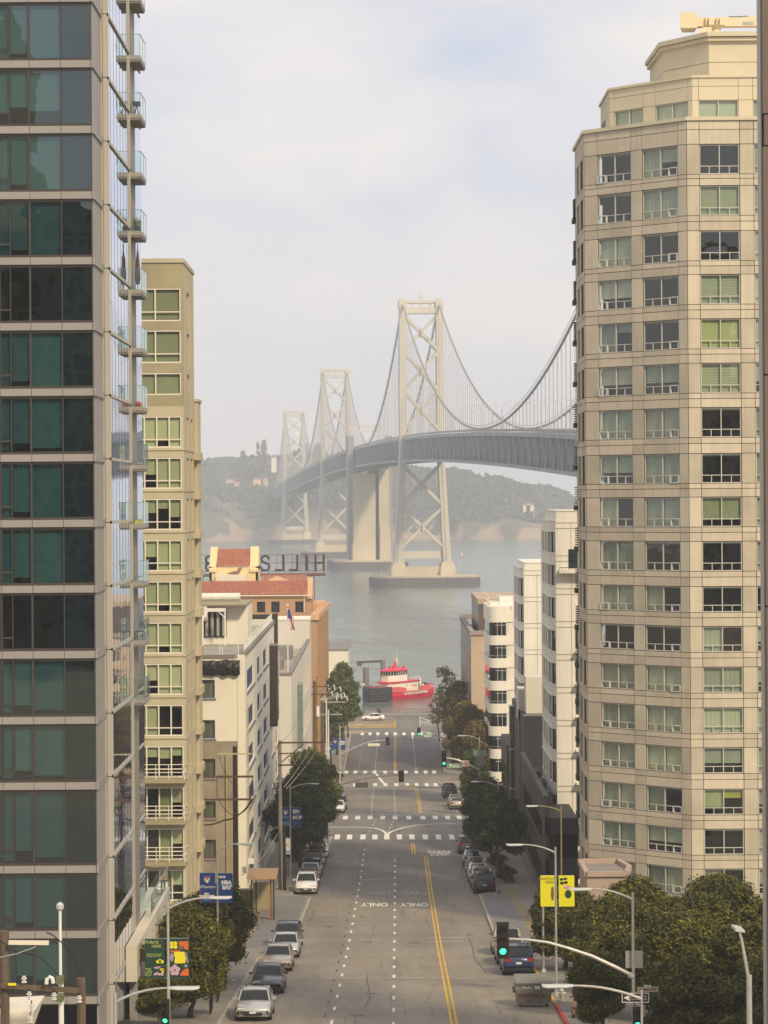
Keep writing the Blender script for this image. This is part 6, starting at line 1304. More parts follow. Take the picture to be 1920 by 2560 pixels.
P3 = lamp(xat(1199, 1900, 268), 268, zat(1199, 1846, 268), -1.45, 'lamp post bearing the green direction sign', .11)
lamp(11.3, 466, 12.9, -2.2, 'farthest lamp beside the orange autumn tree', .12)
lamp(xat(420, 2300, 103), 103, zat(418, 2263, 103), 1.75, 'lamp post carrying the green banner at the near left corner', .085)
lamp(xat(288, 2520, 82), 82, zat(286, 2494, 82), 1.8, 'lamp post at the bottom left with arm toward the green banner', .095, 1.1)
X_ = xat(151, 2400, 70); T = Thing('street_lamp', 'plain white lamp post with globe-like head at the lower left', 'street lamp', (X_, 70, G(70)), 'street lamps'); T.part('pole', MB().tube([(X_, 70, G(70)), (X_, 70, zat(148, 2276, 70))], [.05, .042], 10), M_WHITE)
mb = MB(); zt = zat(148, 2266, 70); mb.loft([[(X_ + r_ * math.cos(t * .785), 70 + r_ * math.sin(t * .785), z) for t in range(8)] for r_, z in ((.05, zt - .12), (.10, zt - .06), (.105, zt + .04), (.07, zt + .09), (.02, zt + .12))]); T.part('lamp_head', mb, mat('lamp_head_grey', (.55, .55, .52), .5))
lamp(-9.1, 136, zat(542, 2124, 136), 1.1, 'lamp post carrying the two crest and letter banners on the left', .07, 1.1)
lamp(-8.45, 223, zat(728, 1968, 223), 1.75, 'lamp post with the blue number 20 banner')
PL = lamp(xat(850, 1900, 372), 372, zat(849, 1817, 372), 2.4, 'far left lamp post with signal arm and small blue banners', .16)
lamp(-7.3, 300, zat(770, 1938, 300), 1.2, 'lamp half hidden in the left dark tree', .1)
lamp(-8.2, 255, 19.4, .9, 'lamp head peeking out beside the left dark tree crown', .08)
X_ = xat(1120, 1790, 452); lamp(10.6, 476, 9.5, -.6, 'short lamp between the autumn trees and the crossing', .1)
T = Thing('street_lamp', 'thin dark lamp post by the seawall in front of the boat fender', 'street lamp', (xat(909, 1780, 528), 528, 2.7), 'street lamps'); T.part('pole', MB().tube([T.b, T.b + Vector((0, 0, 6.2))], .10, 6), M_BLUE); T.part('lamp_head', MB().ball(T.b + Vector((0, 0, 6.3)), .28), M_WHITE)
# ------------------------------------------------------------------ traffic signals
M_GRN = mat('green_signal_lit', (.02, .5, .25), .4, emit=((.05, 1.0, .42), 2.2)); M_LOFF = mat('unlit_red_lens', (.06, .012, .01), .3); M_LOFA = mat('unlit_amber_lens', (.06, .035, .01), .3)
def signal(c, D, h, label, back=False, w=None, plate=True):
    T = Thing('traffic_signal', label, 'traffic light', c, 'traffic signals'); w = w or h * .37; x, y, z = c; hh = h * .44
    s = 1 if back else -1
    if plate: T.part('backplate', MB().box(x - w / 2, x + w / 2, y - .02, y + .02, z - h / 2, z + h / 2), M_BLK)
    T.part('housing', MB().box(x - w * .33, x + w * .33, y + (.02 if not back else -.2), y + (.2 if not back else -.02), z - hh, z + hh), M_BLK)
    if not back:
        for i, m in enumerate((M_LOFF, M_LOFA, M_GRN)):
            zc_ = z + (1 - i) * h * .285; ls_ = T.part('lens', MB().tube([(x, y - .03, zc_), (x, y - .06, zc_)], w * .27, 14), m); vz = MB()
            for t in range(9):
                a0, a1 = math.pi * (-.12 + 1.24 * t / 9), math.pi * (-.12 + 1.24 * (t + 1) / 9); r_ = w * .30
                vz.quad(*[(x + r_ * math.cos(a), yy, zc_ + r_ * math.sin(a)) for a, yy in ((a0, y - .02), (a0, y - .26), (a1, y - .26), (a1, y - .02))])
            T.part('visor', vz, M_BLK, ls_)
    return T
def arm(p, pts, r, m=M_STEEL, name='signal_arm'):
    n = len(pts); p.part(name, MB().tube(pts, [r[0] + (r[1] - r[0]) * i / (n - 1) for i in range(n)], 8), m)
def Wd(px, py, d): return WP(px, py, d)
arm(PR, [Wd(1583, 2440, 103), Wd(1540, 2418, 103), Wd(1480, 2390, 103), Wd(1420, 2370, 103), Wd(1370, 2356, 103), Wd(1320, 2349, 103), Wd(1270, 2347, 103)], (.085, .045)); PR.part('arm_clamp', MB().tube([Wd(1572, 2436, 103), Wd(1584, 2442, 103)], .12, 10), M_STEEL)
signal(Wd(1257, 2351, 102.9), 103, 1.5, 'big black signal with green light hanging over the right lane', w=.50)
signal(Wd(1593, 2544, 102.6), 102, .88, 'pole mounted signal under the one way sign at the bottom edge', w=.38)
signal(Wd(413, 2531, 101), 101, 1.07, 'green lit signal at the near left corner by the walking person', w=.36)
arm(P3, [Wd(1197, 1924, 268), Wd(1170, 1912, 268), Wd(1145, 1900, 268), Wd(1125, 1896, 268), Wd(1110, 1895, 268)], (.16, .08)); signal(Wd(1110, 1897, 267.8), 268, 1.70, 'signal with green light left of the Main street sign', w=.50)
P4 = lamp(xat(1148, 1830, 462) + .8, 404, 9.5, -.4, 'far signal pole hidden in the autumn trees', .1); arm(P4, [Wd(1140, 1858, 404), Wd(1105, 1845, 404), Wd(1070, 1832, 404), Wd(1050, 1828, 404)], (.14, .07)); signal(Wd(1047, 1829, 403.8), 404, 1.30, 'farthest small signal with green light over the waterfront crosswalk', w=.55)
arm(PL, [Wd(851, 1886, 372), Wd(880, 1872, 372), Wd(910, 1859, 372), Wd(940, 1852, 372), Wd(968, 1850, 372)], (.13, .07)); signal(Wd(969, 1853, 371.8), 372, 1.22, 'black signal back above the waterfront block lanes', True, w=.53)
P5 = Thing('signal_mast', 'curved grey signal mast growing from the left dark tree', 'mast', (-6.3, 268, G(268)), None); P5.part('pole', MB().tube([(-6.3, 268, G(268)), (-6.3, 268, 17)], .13, 8), M_DARK)
arm(P5, [(-6.3, 268, 16.6), Wd(835, 1968, 268), Wd(880, 1953, 268), Wd(920, 1944, 268), Wd(960, 1940, 268), Wd(1003, 1937, 268)], (.10, .06), mat('mast_grey', (.2, .19, .18), .6))
signal(Wd(1003.5, 1941, 267.8), 268, 1.24, 'black signal back hanging in front of the crossing beyond Main', True, w=.54)
t_ = Thing('road_sign', 'dark blank back of a street name sign hung on the curved mast', 'sign', Wd(904, 1962, 268)); b_ = t_.b; t_.part('panel', MB().box(b_.x - .68, b_.x + .68, 267.97, 268.03, b_.z - .29, b_.z + .25), mat('sign_back_dark', (.10, .09, .085), .6)); mb = MB(); mb.bar(b_ + Vector((-.45, 0, .2)), b_ + Vector((-.45, 0, .62)), .05); mb.bar(b_ + Vector((.45, 0, .2)), b_ + Vector((.45, 0, .72)), .05); t_.part('hanger', mb, M_DARK)
t_ = Thing('road_sign', 'pale blank back of a street name sign under the far signal arm', 'sign', Wd(935, 1862, 371)); b_ = t_.b; t_.part('panel', MB().box(b_.x - .88, b_.x + .88, 371, 371.05, b_.z - .2, b_.z + .2), M_CRM)
signal(Wd(830, 1873, 372), 372, 1.35, 'small red cased signal with green light in front of the blue banners', w=.38, plate=False)
# ------------------------------------------------------------------ signs
M_SGR = mat('sign_green', (.015, .30, .13), .5); M_SW = mat('sign_white', (.72, .70, .66), .5); M_SB = mat('sign_black', (.03, .02, .025), .5); M_SR = mat('sign_red', (.55, .12, .08), .5)
def board(name, label, px0, px1, py0, py1, D, m, border=None, cat='sign'):
    a, b = WP(px0, (py0 + py1) / 2, D), WP(px1, (py0 + py1) / 2, D); z0, z1 = WP((px0 + px1) / 2, py1, D).z, WP((px0 + px1) / 2, py0, D).z
    T = Thing(name, label, cat, ((a.x + b.x) / 2, D, z0)); T.part('panel', MB().box(a.x, b.x, D - .015, D + .015, z0, z1), m)
    if border:
        t = (b.x - a.x) * .012 + .012; mb = MB(); y0, y1 = D - .025, D - .016; mb.box(a.x, b.x, y0, y1, z1 - t, z1); mb.box(a.x, b.x, y0, y1, z0, z0 + t); mb.box(a.x, a.x + t, y0, y1, z0 + t, z1 - t); mb.box(b.x - t, b.x, y0, y1, z0 + t, z1 - t); T.part('border', mb, border)
    T.x0, T.x1, T.z0, T.z1, T.D = a.x, b.x, z0, z1, D; T.w = b.x - a.x; T.h = z1 - z0; T.cx = (a.x + b.x) / 2; T.cz = (z0 + z1) / 2
    return T
def txt(T, s, fx, fz, size, m, **kw): return text_on(T, s, (T.x0 + T.w * fx, T.D - .03, T.z0 + T.h * fz), T.h * size, m, **kw)
b = board('street_sign', 'green Main street name sign on the signal arm', 1117.5, 1154.5, 1909, 1919.5, 267.7, M_SGR, M_SW); txt(b, 'Main', .48, .48, 1.05, M_SW, bold=.02, spacing=1.25)
b = board('street_sign', 'small green Spear street name sign beside the farthest signal', 1056.5, 1084, 1836, 1843, 403.7, M_SGR); txt(b, 'Spear', .5, .5, 1.1, M_SW, bold=.02, spacing=1.15)
b = board('turn_sign', 'white no u-turn sign with red ring right of the Main sign', 1156, 1172.5, 1901, 1917, 267.7, M_SW, M_SR)
mb = MB(); n = 20; r_ = b.w * .33; mb.tube([(b.cx + r_ * math.cos(t * 6.2832 / n), b.D - .03, b.cz + r_ * math.sin(t * 6.2832 / n)) for t in range(n + 1)], b.w * .045, 5); mb.bar((b.cx - r_ * .7, b.D - .03, b.cz + r_ * .7), (b.cx + r_ * .7, b.D - .03, b.cz - r_ * .7), b.w * .07); b.part('red_ring', mb, M_SR)
mb = MB(); mb.tube([(b.cx + b.w * .1, b.D - .02, b.cz - b.h * .2), (b.cx + b.w * .1, b.D - .02, b.cz + b.h * .05), (b.cx, b.D - .02, b.cz + b.h * .16), (b.cx - b.w * .1, b.D - .02, b.cz + b.h * .05), (b.cx - b.w * .1, b.D - .02, b.cz - b.h * .12)], b.w * .04, 5); b.part('arrow', mb, M_SB)
b = board('direction_sign', 'green direction sign with white arrow on the right lamp post', 1184, 1216, 1875, 1891, 267.6, M_SGR, M_SW); txt(b, 'Oracle Park', .58, .68, .36, M_SW, bold=.012); txt(b, 'Chase Center', .58, .32, .36, M_SW, bold=.012)
mb = MB(); mb.bar((b.x0 + b.w * .12, b.D - .03, b.z0 + b.h * .3), (b.x0 + b.w * .12, b.D - .03, b.z0 + b.h * .6), .05); mb._add([(b.x0 + b.w * .05, b.D - .03, b.z0 + b.h * .55), (b.x0 + b.w * .19, b.D - .03, b.z0 + b.h * .55), (b.x0 + b.w * .12, b.D - .03, b.z0 + b.h * .78)], [(0, 1, 2)]); b.part('arrow', mb, M_SW)
b = board('parking_sign', 'faded grey white square sign under the green direction sign', 1191, 1209, 1893, 1913.5, 267.6, mat('faded_sign', (.38, .34, .3), .7)); txt(b, 'NO RED\nTURN', .5, .6, .3, mat('faded_red', (.35, .2, .18), .7))
b = board('one_way_sign', 'black and white ONE WAY arrow sign at the near right corner', 1554.5, 1622.5, 2482, 2506, 102.5, M_SB, M_SW); mb = MB(); y = b.D - .03
mb._add([(b.x0 + b.w * .06, y, b.cz), (b.x0 + b.w * .30, y, b.cz - b.h * .34), (b.x0 + b.w * .30, y, b.cz + b.h * .34)], [(0, 1, 2)]); mb.quad((b.x0 + b.w * .30, y, b.cz - b.h * .2), (b.x1 - b.w * .08, y, b.cz - b.h * .2), (b.x1 - b.w * .08, y, b.cz + b.h * .2), (b.x0 + b.w * .30, y, b.cz + b.h * .2)); b.part('arrow', mb, M_SW)
text_on(b, 'ONE WAY', (b.x0 + b.w * .6, b.D - .045, b.cz), b.h * .40, M_SB, bold=.012)
b = board('street_sign', 'small cream FREMONT street name sign on the near right pole', 1594, 1645, 2468, 2479.5, 102.5, mat('cream_sign', (.58, .50, .38), .6), M_STEEL); txt(b, 'FREMONT', .5, .5, .78, mat('brown_letters', (.16, .09, .05), .6), bold=.01, spacing=1.15)
b = board('block_number_plate', 'tiny cream number plate on top of the FREMONT sign', 1611, 1628, 2463, 2467.6, 102.5, mat('cream_sign', (.58, .50, .38), .6)); txt(b, '300', .5, .5, .8, mat('brown_letters', (.16, .09, .05), .6))
b = board('road_sign', 'blank grey back of a square sign on the near right pole', 1564, 1607, 2377, 2420, 103.2, mat('sign_back_grey', (.42, .39, .34), .6, .1, 4)); b = board('road_sign', 'blank beige back plate behind the pole mounted signal', 1578, 1613, 2514, 2540, 103.2, mat('sign_back_beige', (.45, .38, .29), .6, .1, 4))
b = board('notice_board', 'narrow white notice with red and blue bands on a pole before the left parked cars', 712, 725.5, 2096, 2135, 216, M_SW); b.part('blue_band', MB().box(b.x0 + .03, b.x1 - .03, b.D - .03, b.D - .02, b.z0 + b.h * .08, b.z0 + b.h * .2), mat('sign_blue', (.08, .25, .6), .5)); txt(b, 'Tow\nAway', .5, .6, .12, M_SR)
b = board('notice_board', 'small white notice on the lower stucco corner above the shelter', 620, 635, 2145, 2160, 204, M_SW)
# ------------------------------------------------------------------ banners
M_NAVY = mat('banner_navy', (.012, .045, .20), .6); M_BGRN = mat('banner_dark_green', (.012, .045, .025), .6); M_BYEL = mat('banner_yellow', (.72, .66, .01), .6); M_BY2 = mat('banner_lemon', (.70, .62, .02), .6); M_BPK = mat('banner_pink', (.50, .32, .42), .6); M_BOR = mat('banner_orange', (.55, .12, .03), .6); M_BLIL = mat('banner_lilac', (.32, .25, .38), .6); M_BTX = mat('banner_pale_green_text', (.45, .50, .15), .6); M_BLK2 = mat('banner_black', (.02, .025, .02), .6)
def shape(T, name, pts, m, dy=-.03):
    y = T.D + dy; T.part(name, MB()._add([(T.x0 + T.w * a, y, T.z0 + T.h * b) for a, b in pts], [tuple(range(len(pts)))]), m)
def ell(cx, cy, rx, ry, n=12): return [(cx + rx * math.cos(i * 6.2832 / n), cy + ry * math.sin(i * 6.2832 / n)) for i in range(n)]
def brackets(T, side):
    mb = MB(); xe = T.x1 if side > 0 else T.x0
    for z in (T.z1, T.z0): mb.bar((T.x0 - (.14 if side < 0 else 0), T.D + .02, z), (T.x1 + (.14 if side > 0 else 0), T.D + .02, z), .03)
    T.part('bracket', mb, M_STEEL)
def crest(T, cx, cy, w, h):
    shape(T, 'crest', [(cx - w, cy + h), (cx + w, cy + h), (cx + w, cy - h * .2), (cx, cy - h), (cx - w, cy - h * .2)], M_SW); shape(T, 'crest_chief', [(cx - w * .9, cy + h * .95), (cx + w * .9, cy + h * .95), (cx + w * .9, cy + h * .45), (cx - w * .9, cy + h * .45)], mat('crest_red', (.45, .03, .05), .6), -.035); shape(T, 'crest_chevron', [(cx - w * .8, cy - h * .15), (cx, cy + h * .35), (cx + w * .8, cy - h * .15), (cx + w * .8, cy - h * .4), (cx, cy + h * .1), (cx - w * .8, cy - h * .4)], M_NAVY, -.035)
b = board('banner', 'navy banner with white and red crest on the left lamp post', 499, 538, 2182, 2256, 136, M_NAVY, cat='banner'); brackets(b, 1); crest(b, .48, .76, .17, .11); txt(b, 'Wharton', .5, .53, .15, M_SW); shape(b, 'magenta_edge', [(0, 0), (.06, 0), (.06, .4), (0, .5)], mat('banner_magenta', (.4, .02, .12), .6)); txt(b, 'MBA\nPROGRAM FOR\nEXECUTIVES', .45, .22, .075, M_SW, bold=.012); txt(b, 'San Francisco', .45, .08, .06, mat('banner_sky', (.2, .45, .75), .6))
b = board('banner', 'navy banner reading MBA by the BAY on the left lamp post', 544, 582, 2183, 2256, 136, M_NAVY, cat='banner'); brackets(b, -1); txt(b, 'YOUR', .3, .87, .085, M_SW, bold=.012); txt(b, 'MBA', .58, .68, .17, M_SW, bold=.02); txt(b, 'BAY', .62, .51, .17, M_SW, bold=.02); txt(b, 'wharton.upenn.edu', .38, .22, .05, M_SW); shape(b, 'skyline', [(.0, .55), (.45, .7), (1, .62), (1, .5), (.4, .6), (0, .45)], mat('banner_mid_blue', (.03, .12, .42), .6), -.022)
b = board('banner', 'small navy banner with crest beside the number 20 banner', 703, 725, 2019, 2066, 223, M_NAVY, cat='banner'); brackets(b, 1); crest(b, .5, .74, .2, .13); txt(b, 'Wharton', .5, .5, .16, mat('banner_sky', (.2, .45, .75), .6)); txt(b, 'MBA FOR\nEXECUTIVES', .42, .16, .09, M_SW)
b = board('banner', 'navy banner reading 20+ years in SF', 731, 754, 2019, 2067, 223, M_NAVY, cat='banner'); brackets(b, -1); txt(b, '20+', .42, .80, .24, M_SW, bold=.025); txt(b, 'YEARS', .55, .63, .14, mat('banner_sky', (.2, .45, .75), .6)); txt(b, 'IN SF', .55, .48, .22, M_SW, bold=.02); txt(b, 'wharton', .4, .2, .07, mat('banner_sky', (.2, .45, .75), .6))
for (x0, x1, y0, y1, d, lb, tx) in ((830, 846, 1846, 1873, 372, 'tiny navy crest banner on the far left lamp post', None), (850, 863, 1846, 1874, 372, 'tiny navy banner right of the far left lamp post', 'MBA\nBAY'), (816, 830, 1862, 1884, 360, 'far navy banner lowest in the left banner cluster', 'MBA')):
    b = board('banner', lb, x0, x1, y0, y1, d, M_NAVY, cat='banner'); brackets(b, 1)
    if tx: txt(b, tx, .5, .6, .2, M_SW, bold=.02)
    else: crest(b, .5, .7, .2, .13)
b = board('banner', 'dark green banner reading THRIVE HERE', 362.5, 412, 2347, 2445, 103, M_BGRN, cat='banner'); brackets(b, 1); txt(b, 'THRIVE', .35, .91, .105, M_BTX); txt(b, 'HERE', .58, .81, .105, M_BTX); txt(b, 'ACRES OF PUBLIC\nSPACE TO VISIT', .45, .58, .05, M_BTX); txt(b, 'THE', .16, .22, .085, M_BTX); txt(b, 'LAST', .19, .15, .085, M_BTX); txt(b, 'CUT', .17, .08, .085, M_BTX)
for c in ((.66, .42, .1, .045), (.86, .42, .1, .045), (.76, .44, .08, .05), (.86, .22, .11, .03), (.9, .18, .06, .05)): shape(b, 'petal', ell(*c), M_BY2)
for i in range(5): a = -.6 - i * .45; shape(b, 'petal', [(.6, .3), (.6 + .2 * math.cos(a - .1), .33 + .1 * math.sin(a - .1)), (.6 + .2 * math.cos(a + .25), .33 + .1 * math.sin(a + .25))], M_BPK, -.032)
for c in ((.5, .1, .07, .03), (.6, .12, .06, .04), (.72, .10, .08, .035), (.86, .1, .08, .04)): shape(b, 'petal', ell(*c), M_BPK, -.034)
b = board('banner', 'colourful banner of yellow, pink and orange flower shapes', 422, 472.5, 2346, 2445, 103, M_BGRN, cat='banner'); brackets(b, -1)
for c in ((.16, .88, .11, .05), (.33, .88, .1, .05), (.16, .79, .11, .045), (.34, .79, .1, .05)): shape(b, 'petal', ell(*c), M_BY2)
shape(b, 'orange_block', [(.5, .93), (.98, .93), (.98, .72), (.8, .72), (.75, .8), (.5, .82)], M_BOR); shape(b, 'brown_leaf', ell(.62, .77, .16, .05), mat('banner_brown', (.16, .10, .05), .6), -.034); shape(b, 'yellow_block', [(.26, .66), (.78, .67), (.8, .58), (.85, .52), (.82, .38), (.3, .37), (.28, .45), (.32, .52), (.26, .56)], M_BY2, -.036)
shape(b, 'orange_leaf', [(.08, .70), (.5, .71), (.62, .68), (.35, .64), (.12, .66)], M_BOR, -.033); shape(b, 'lilac_leaf', ell(.15, .53, .09, .11), M_BLIL)
for i in range(5): a = i * 1.257 + .3; shape(b, 'petal', ell(.30 + .15 * math.cos(a), .2 + .085 * math.sin(a), .12, .06), M_BPK, -.032 - i * .001)
for i in range(5): shape(b, 'leaflet', ell(.93 - .02 * i, .42 + .05 * i, .05, .035), M_BLIL)
shape(b, 'orange_block', [(.55, .06), (.98, .06), (.98, .25), (.75, .22), (.6, .14)], M_BOR); shape(b, 'dot', ell(.85, .31, .08, .04), mat('banner_greyblue', (.25, .3, .32), .6))
b = board('banner', 'yellow banner reading INNOVATE HERE before the ivory apartments', 1351, 1389.5, 2189, 2266, 136, M_BYEL, cat='banner'); brackets(b, 1); txt(b, 'INNOVATE', .5, .9, .12, mat('banner_olive_text', (.28, .27, .04), .6)); txt(b, 'HERE', .62, .79, .12, mat('banner_olive_text', (.28, .27, .04), .6)); shape(b, 'figure', ell(.78, .42, .1, .24), mat('banner_brown', (.3, .15, .05), .6))
b = board('banner', 'yellow banner with black flower shapes right of the lamp pole', 1397, 1436, 2189, 2266, 136, M_BYEL, cat='banner'); brackets(b, -1)
for c in ((.18, .88, .12, .045), (.42, .9, .13, .04), (.2, .76, .13, .05), (.45, .78, .13, .05)): shape(b, 'petal', ell(*c), M_BLK2)
shape(b, 'petal', ell(.55, .62, .25, .06), M_BPK); shape(b, 'green_block', ell(.6, .4, .22, .14), M_BGRN)
# ------------------------------------------------------------------ utility poles and wires
def utility(X, D, ztop, arms, label, r=.16, m=M_WOOD):
    zb = G(D); T = Thing('utility_pole', label, 'utility pole', (X, D, zb), 'utility poles'); T.part('pole', MB().tube([(X, D, zb), (X, D, ztop)], [r * 1.25, r * .9], 9), m)
    for (xa, xb, z, t_, mm) in arms: T.part('crossarm', MB().box(min(xa, xb), max(xa, xb), D - .2, D - .08, z - t_ / 2, z + t_ / 2), mm or m)
    return T
M_DKW = mat('dark_creosote_wood', (.035, .025, .018), .85, .3, 2); M_RUSTW = mat('reddish_crossarm', (.12, .06, .04), .8, .2, 2); D_ = 158
def ar(px0, px1, py, d, t_, m=None): return (xat(px0, py, d), xat(px1, py, d), zat((px0 + px1) / 2, py, d), t_, m)
U1 = utility(xat(588, 2000, D_), D_, zat(586, 1866, D_), [ar(545, 630, 1884, D_, .09, M_OLVL), ar(541, 634, 1941, D_, .12, M_RUSTW), ar(510, 635, 1998, D_, .12, M_RUSTW)], 'dark wooden pole with three crossarms before the cream block', .15, M_DKW)
U2 = utility(xat(700, 1950, 214), 214, zat(699, 1851, 214), [ar(697, 812, 1856, 214, .14, M_RUSTW), ar(697, 735, 1883, 214, .10, M_RUSTW), ar(696, 800, 1912, 214, .12, M_DKW)], 'grey pole with long one sided crossarms beside the left dark trees', .16, M_GREYC)
U2.part('brace', MB().bar((xat(704, 1905, 214), 213.9, zat(704, 1905, 214)), (xat(760, 1860, 214), 213.9, zat(760, 1860, 214)), .09), M_RUSTW)
utility(xat(711, 2130, 213), 213, zat(710, 2067, 213), [], 'short black post with yellow bands beside the grey pole', .13, M_BLK)
U3 = utility(xat(787, 1800, 300), 300, zat(785, 1702, 300), [ar(779, 825, 1716, 300, .14, M_RUSTW), ar(777, 830, 1735, 300, .14, M_RUSTW)], 'brown wooden pole leftmost in the far pole cluster', .22)
U4 = utility(xat(795, 1800, 306), 306, zat(794, 1690, 306), [ar(808, 866, 1755, 306, .12, M_STEEL), ar(790, 856, 1786, 306, .12, M_STEEL)], 'wooden pole coloured in a sunlit tone, carrying the transformer in the far cluster', .2, mat('sunlit_tone_wood', (.36, .20, .08), .8, .2, 2)); U4.part('transformer', MB().tube([WP(792, 1791, 305.4), WP(792, 1766, 305.4)], .33, 12), M_SW)  # wood colour lightened on this pole to imitate sunlight
utility(xat(806, 1800, 312), 312, zat(805, 1735, 312), [], 'brown pole third in the far pole cluster', .22)
for i, (px, d, t) in enumerate(((816, 330, 1745), (821, 342, 1775), (808, 322, 1790))): utility(xat(px, 1800, d), d, zat(px, t, d), [], ['white pole second from right in the far cluster', 'white pole rightmost in the far cluster', 'thin white pole behind the brown far poles'][i], .10, M_WHITE)
ins = MB()
for px, py in ((820, 1712), (835, 1712), (850, 1716), (843, 1732), (852, 1736), (860, 1732), (866, 1740), (840, 1740), (829, 1728)): a = WP(px, py, 300); ins.tube([a, a + Vector((.12, 0, -.55))], .07, 5); ins.bar(a, WP(800, 1752, 300), .03)
T = Thing('insulator_rack', 'tangle of white insulators and struts right of the far poles', 'insulators', WP(840, 1725, 300)); T.part('insulators', ins, M_WHITE); T.o['kind'] = 'stuff'
def wire(pts, label, r=.018, m=M_DARK, sag=0):
    P = [Vector(p) for p in pts]; Q = []
    for a, b in zip(P[:-1], P[1:]):
        for i in range(8): t = i / 8; q = a.lerp(b, t); q.z -= sag * 4 * t * (1 - t); Q.append(q)
    Q.append(P[-1]); single('power_line', MB().tube(Q, r, 4), m, label, 'cable', 'overhead wires')
M_WRG = mat('grey_wire', (.35, .33, .28), .6)
for i in range(3): wire([WP(704 + i * 6, (1955, 1968, 1972)[i], 213), WP((766, 785, 805)[i], 1858, 217)], ['upper of three pale wires slanting from the grey pole to its top crossarm', 'middle of three pale wires slanting from the grey pole', 'lowest of three pale wires slanting over the left dark tree'][i], .03, M_WRG, .15)
wire([WP(630, 1998, D_), WP(600, 2035, 158), WP(560, 2050, 160), WP(510, 2062, 165)], 'thick dark cable bundle sagging left from the wooden pole', .045, M_DKW, .1)
wire([WP(542, 1941, D_), WP(543, 1990, 158), WP(586, 2038, 158)], 'looping wire left of the dark wooden pole', .02, M_DKW, .3); wire([WP(632, 1941, D_), WP(634, 1995, 158), WP(590, 2035, 158)], 'looping wire right of the dark wooden pole', .02, M_DKW, .3); wire([WP(547, 1886, D_), WP(562, 1930, 158), WP(586, 1962, 158)], 'thin wire from the pale top crossarm', .015, M_DKW, .1)
wire([WP(635, 1975, 158), WP(668, 1968, 185), WP(699, 1972, 213)], 'slack wire joining the dark pole and the grey pole', .02, M_WRG, .2); wire([WP(604, 2188, 162), WP(650, 2150, 185), WP(694, 2085, 212)], 'long slanting cable over the wooden shelter', .035, M_GREYC, .1)
wire([WP(700, 1858, 214), WP(787, 1716, 300)], 'long thin wire from the grey pole to the far cluster', .02, M_GREYC, .8)
# near left pole frame
XA, XB = xat(12, 2450, 62), xat(203, 2500, 62); zb = G(62); T = Thing('utility_pole', 'heavy brown wooden pole cut by the left picture edge', 'utility pole', (XA, 62, zb), 'utility poles'); T.part('pole', MB().tube([(XA, 62, zb), (XA, 62, zat(12, 2328, 62))], .115, 10), M_WOOD)
T = Thing('utility_pole', 'short square topped wooden pole right of the white lamp post', 'utility pole', (XB, 62, zb), 'utility poles'); T.part('pole', MB().tube([(XB, 62, zb), (XB, 62, zat(203, 2444, 62))], .11, 8), M_WOOD)
T = Thing('crossbeam', 'long wooden beam joining the two near left poles', 'beam', (XA, 61.8, zat(10, 2463, 62))); T.part('beam', MB().bar(WP(-10, 2463, 61.8), WP(203, 2477, 61.8), .12, .11), M_WOOD)
b = T; yl_ = MB(); a = WP(23, 2460, 61.7); 
t2 = Thing('pole_tag', 'small yellow and cream number tag on the wooden beam', 'tag', WP(30, 2461, 61.7)); t2.part('plate', MB().box(t2.b.x - .1, t2.b.x + .1, 61.70, 61.72, t2.b.z - .03, t2.b.z + .03), M_BYEL)
for i, (px, py, u) in enumerate(((60, 2446, 1), (73, 2485, -1), (135, 2488, -1), (198, 2495, -1), (79, 2515, -1), (76, 2545, -1))):
    a = WP(px, py, 61.7); mb = MB()
    for j in range(4): mb.tube([a + Vector((0, 0, j * .045 - .1)), a + Vector((0, 0, j * .045 - .075))], .07 if j % 2 == 0 else .045, 9)
    T = Thing('insulator', ['ribbed white insulator on top of the wooden beam', 'white insulator hanging left under the beam', 'white insulator hanging mid beam', 'white insulator at the right beam end', 'white stacked insulator lower left', 'lowest white insulator at the bottom left'][i], 'insulator', a, 'insulators'); T.part('body', mb, M_SW); T.part('pin', MB().tube([a + Vector((0, 0, -.14)), a + Vector((0, 0, .14))], .015, 6), M_DARK)
T = Thing('conduit_elbow', 'white curved conduit elbow above the wooden beam', 'pipe', WP(125, 2455, 61.6)); T.part('elbow', MB().tube([WP(116, 2460, 61.6), WP(117, 2448, 61.6), WP(124, 2442, 61.6), WP(131, 2446, 61.6), WP(133, 2458, 61.6)], .05, 9), M_SW)
T = Thing('light_tube', 'white horizontal tube fitting on the heavy left pole', 'light fitting', WP(70, 2356, 61.7)); T.part('tube', MB().bar(WP(22, 2356, 61.7), WP(122, 2357, 61.7), .075, .1), M_CRM)
wire([WP(-8, 2395, 61.5), WP(40, 2385, 61.5), WP(90, 2367, 61.5)], 'pale wire running to the insulator at the left pole', .014, M_WRG); wire([WP(116, 2332, 61.6), WP(140, 2345, 61.6), WP(180, 2385, 61.6), WP(206, 2445, 61.6)], 'dark arched cable to the short wooden pole', .016, M_BLK, -.03); wire([WP(-8, 2350, 61.6), WP(40, 2380, 61.6), WP(100, 2395, 61.6), WP(148, 2440, 61.6)], 'dark arched cable behind the white lamp post', .014, M_BLK, -.03)
T = Thing('signal_mast', 'striped white pole with dull green signal boxes by the wooden beam', 'mast', (xat(153, 2520, 66), 66, G(66))); T.part('pole', MB().tube([(T.b.x, 66, G(66)), (T.b.x, 66, zat(152, 2440, 66))], .07, 9), M_SW)
for py in (2448, 2492): a = WP(152, py, 65.8); T.part('signal_box', MB().box(a.x - .1, a.x + .08, 65.6, 65.9, a.z - .09, a.z + .09), mat('dull_green', (.13, .15, .07), .6))
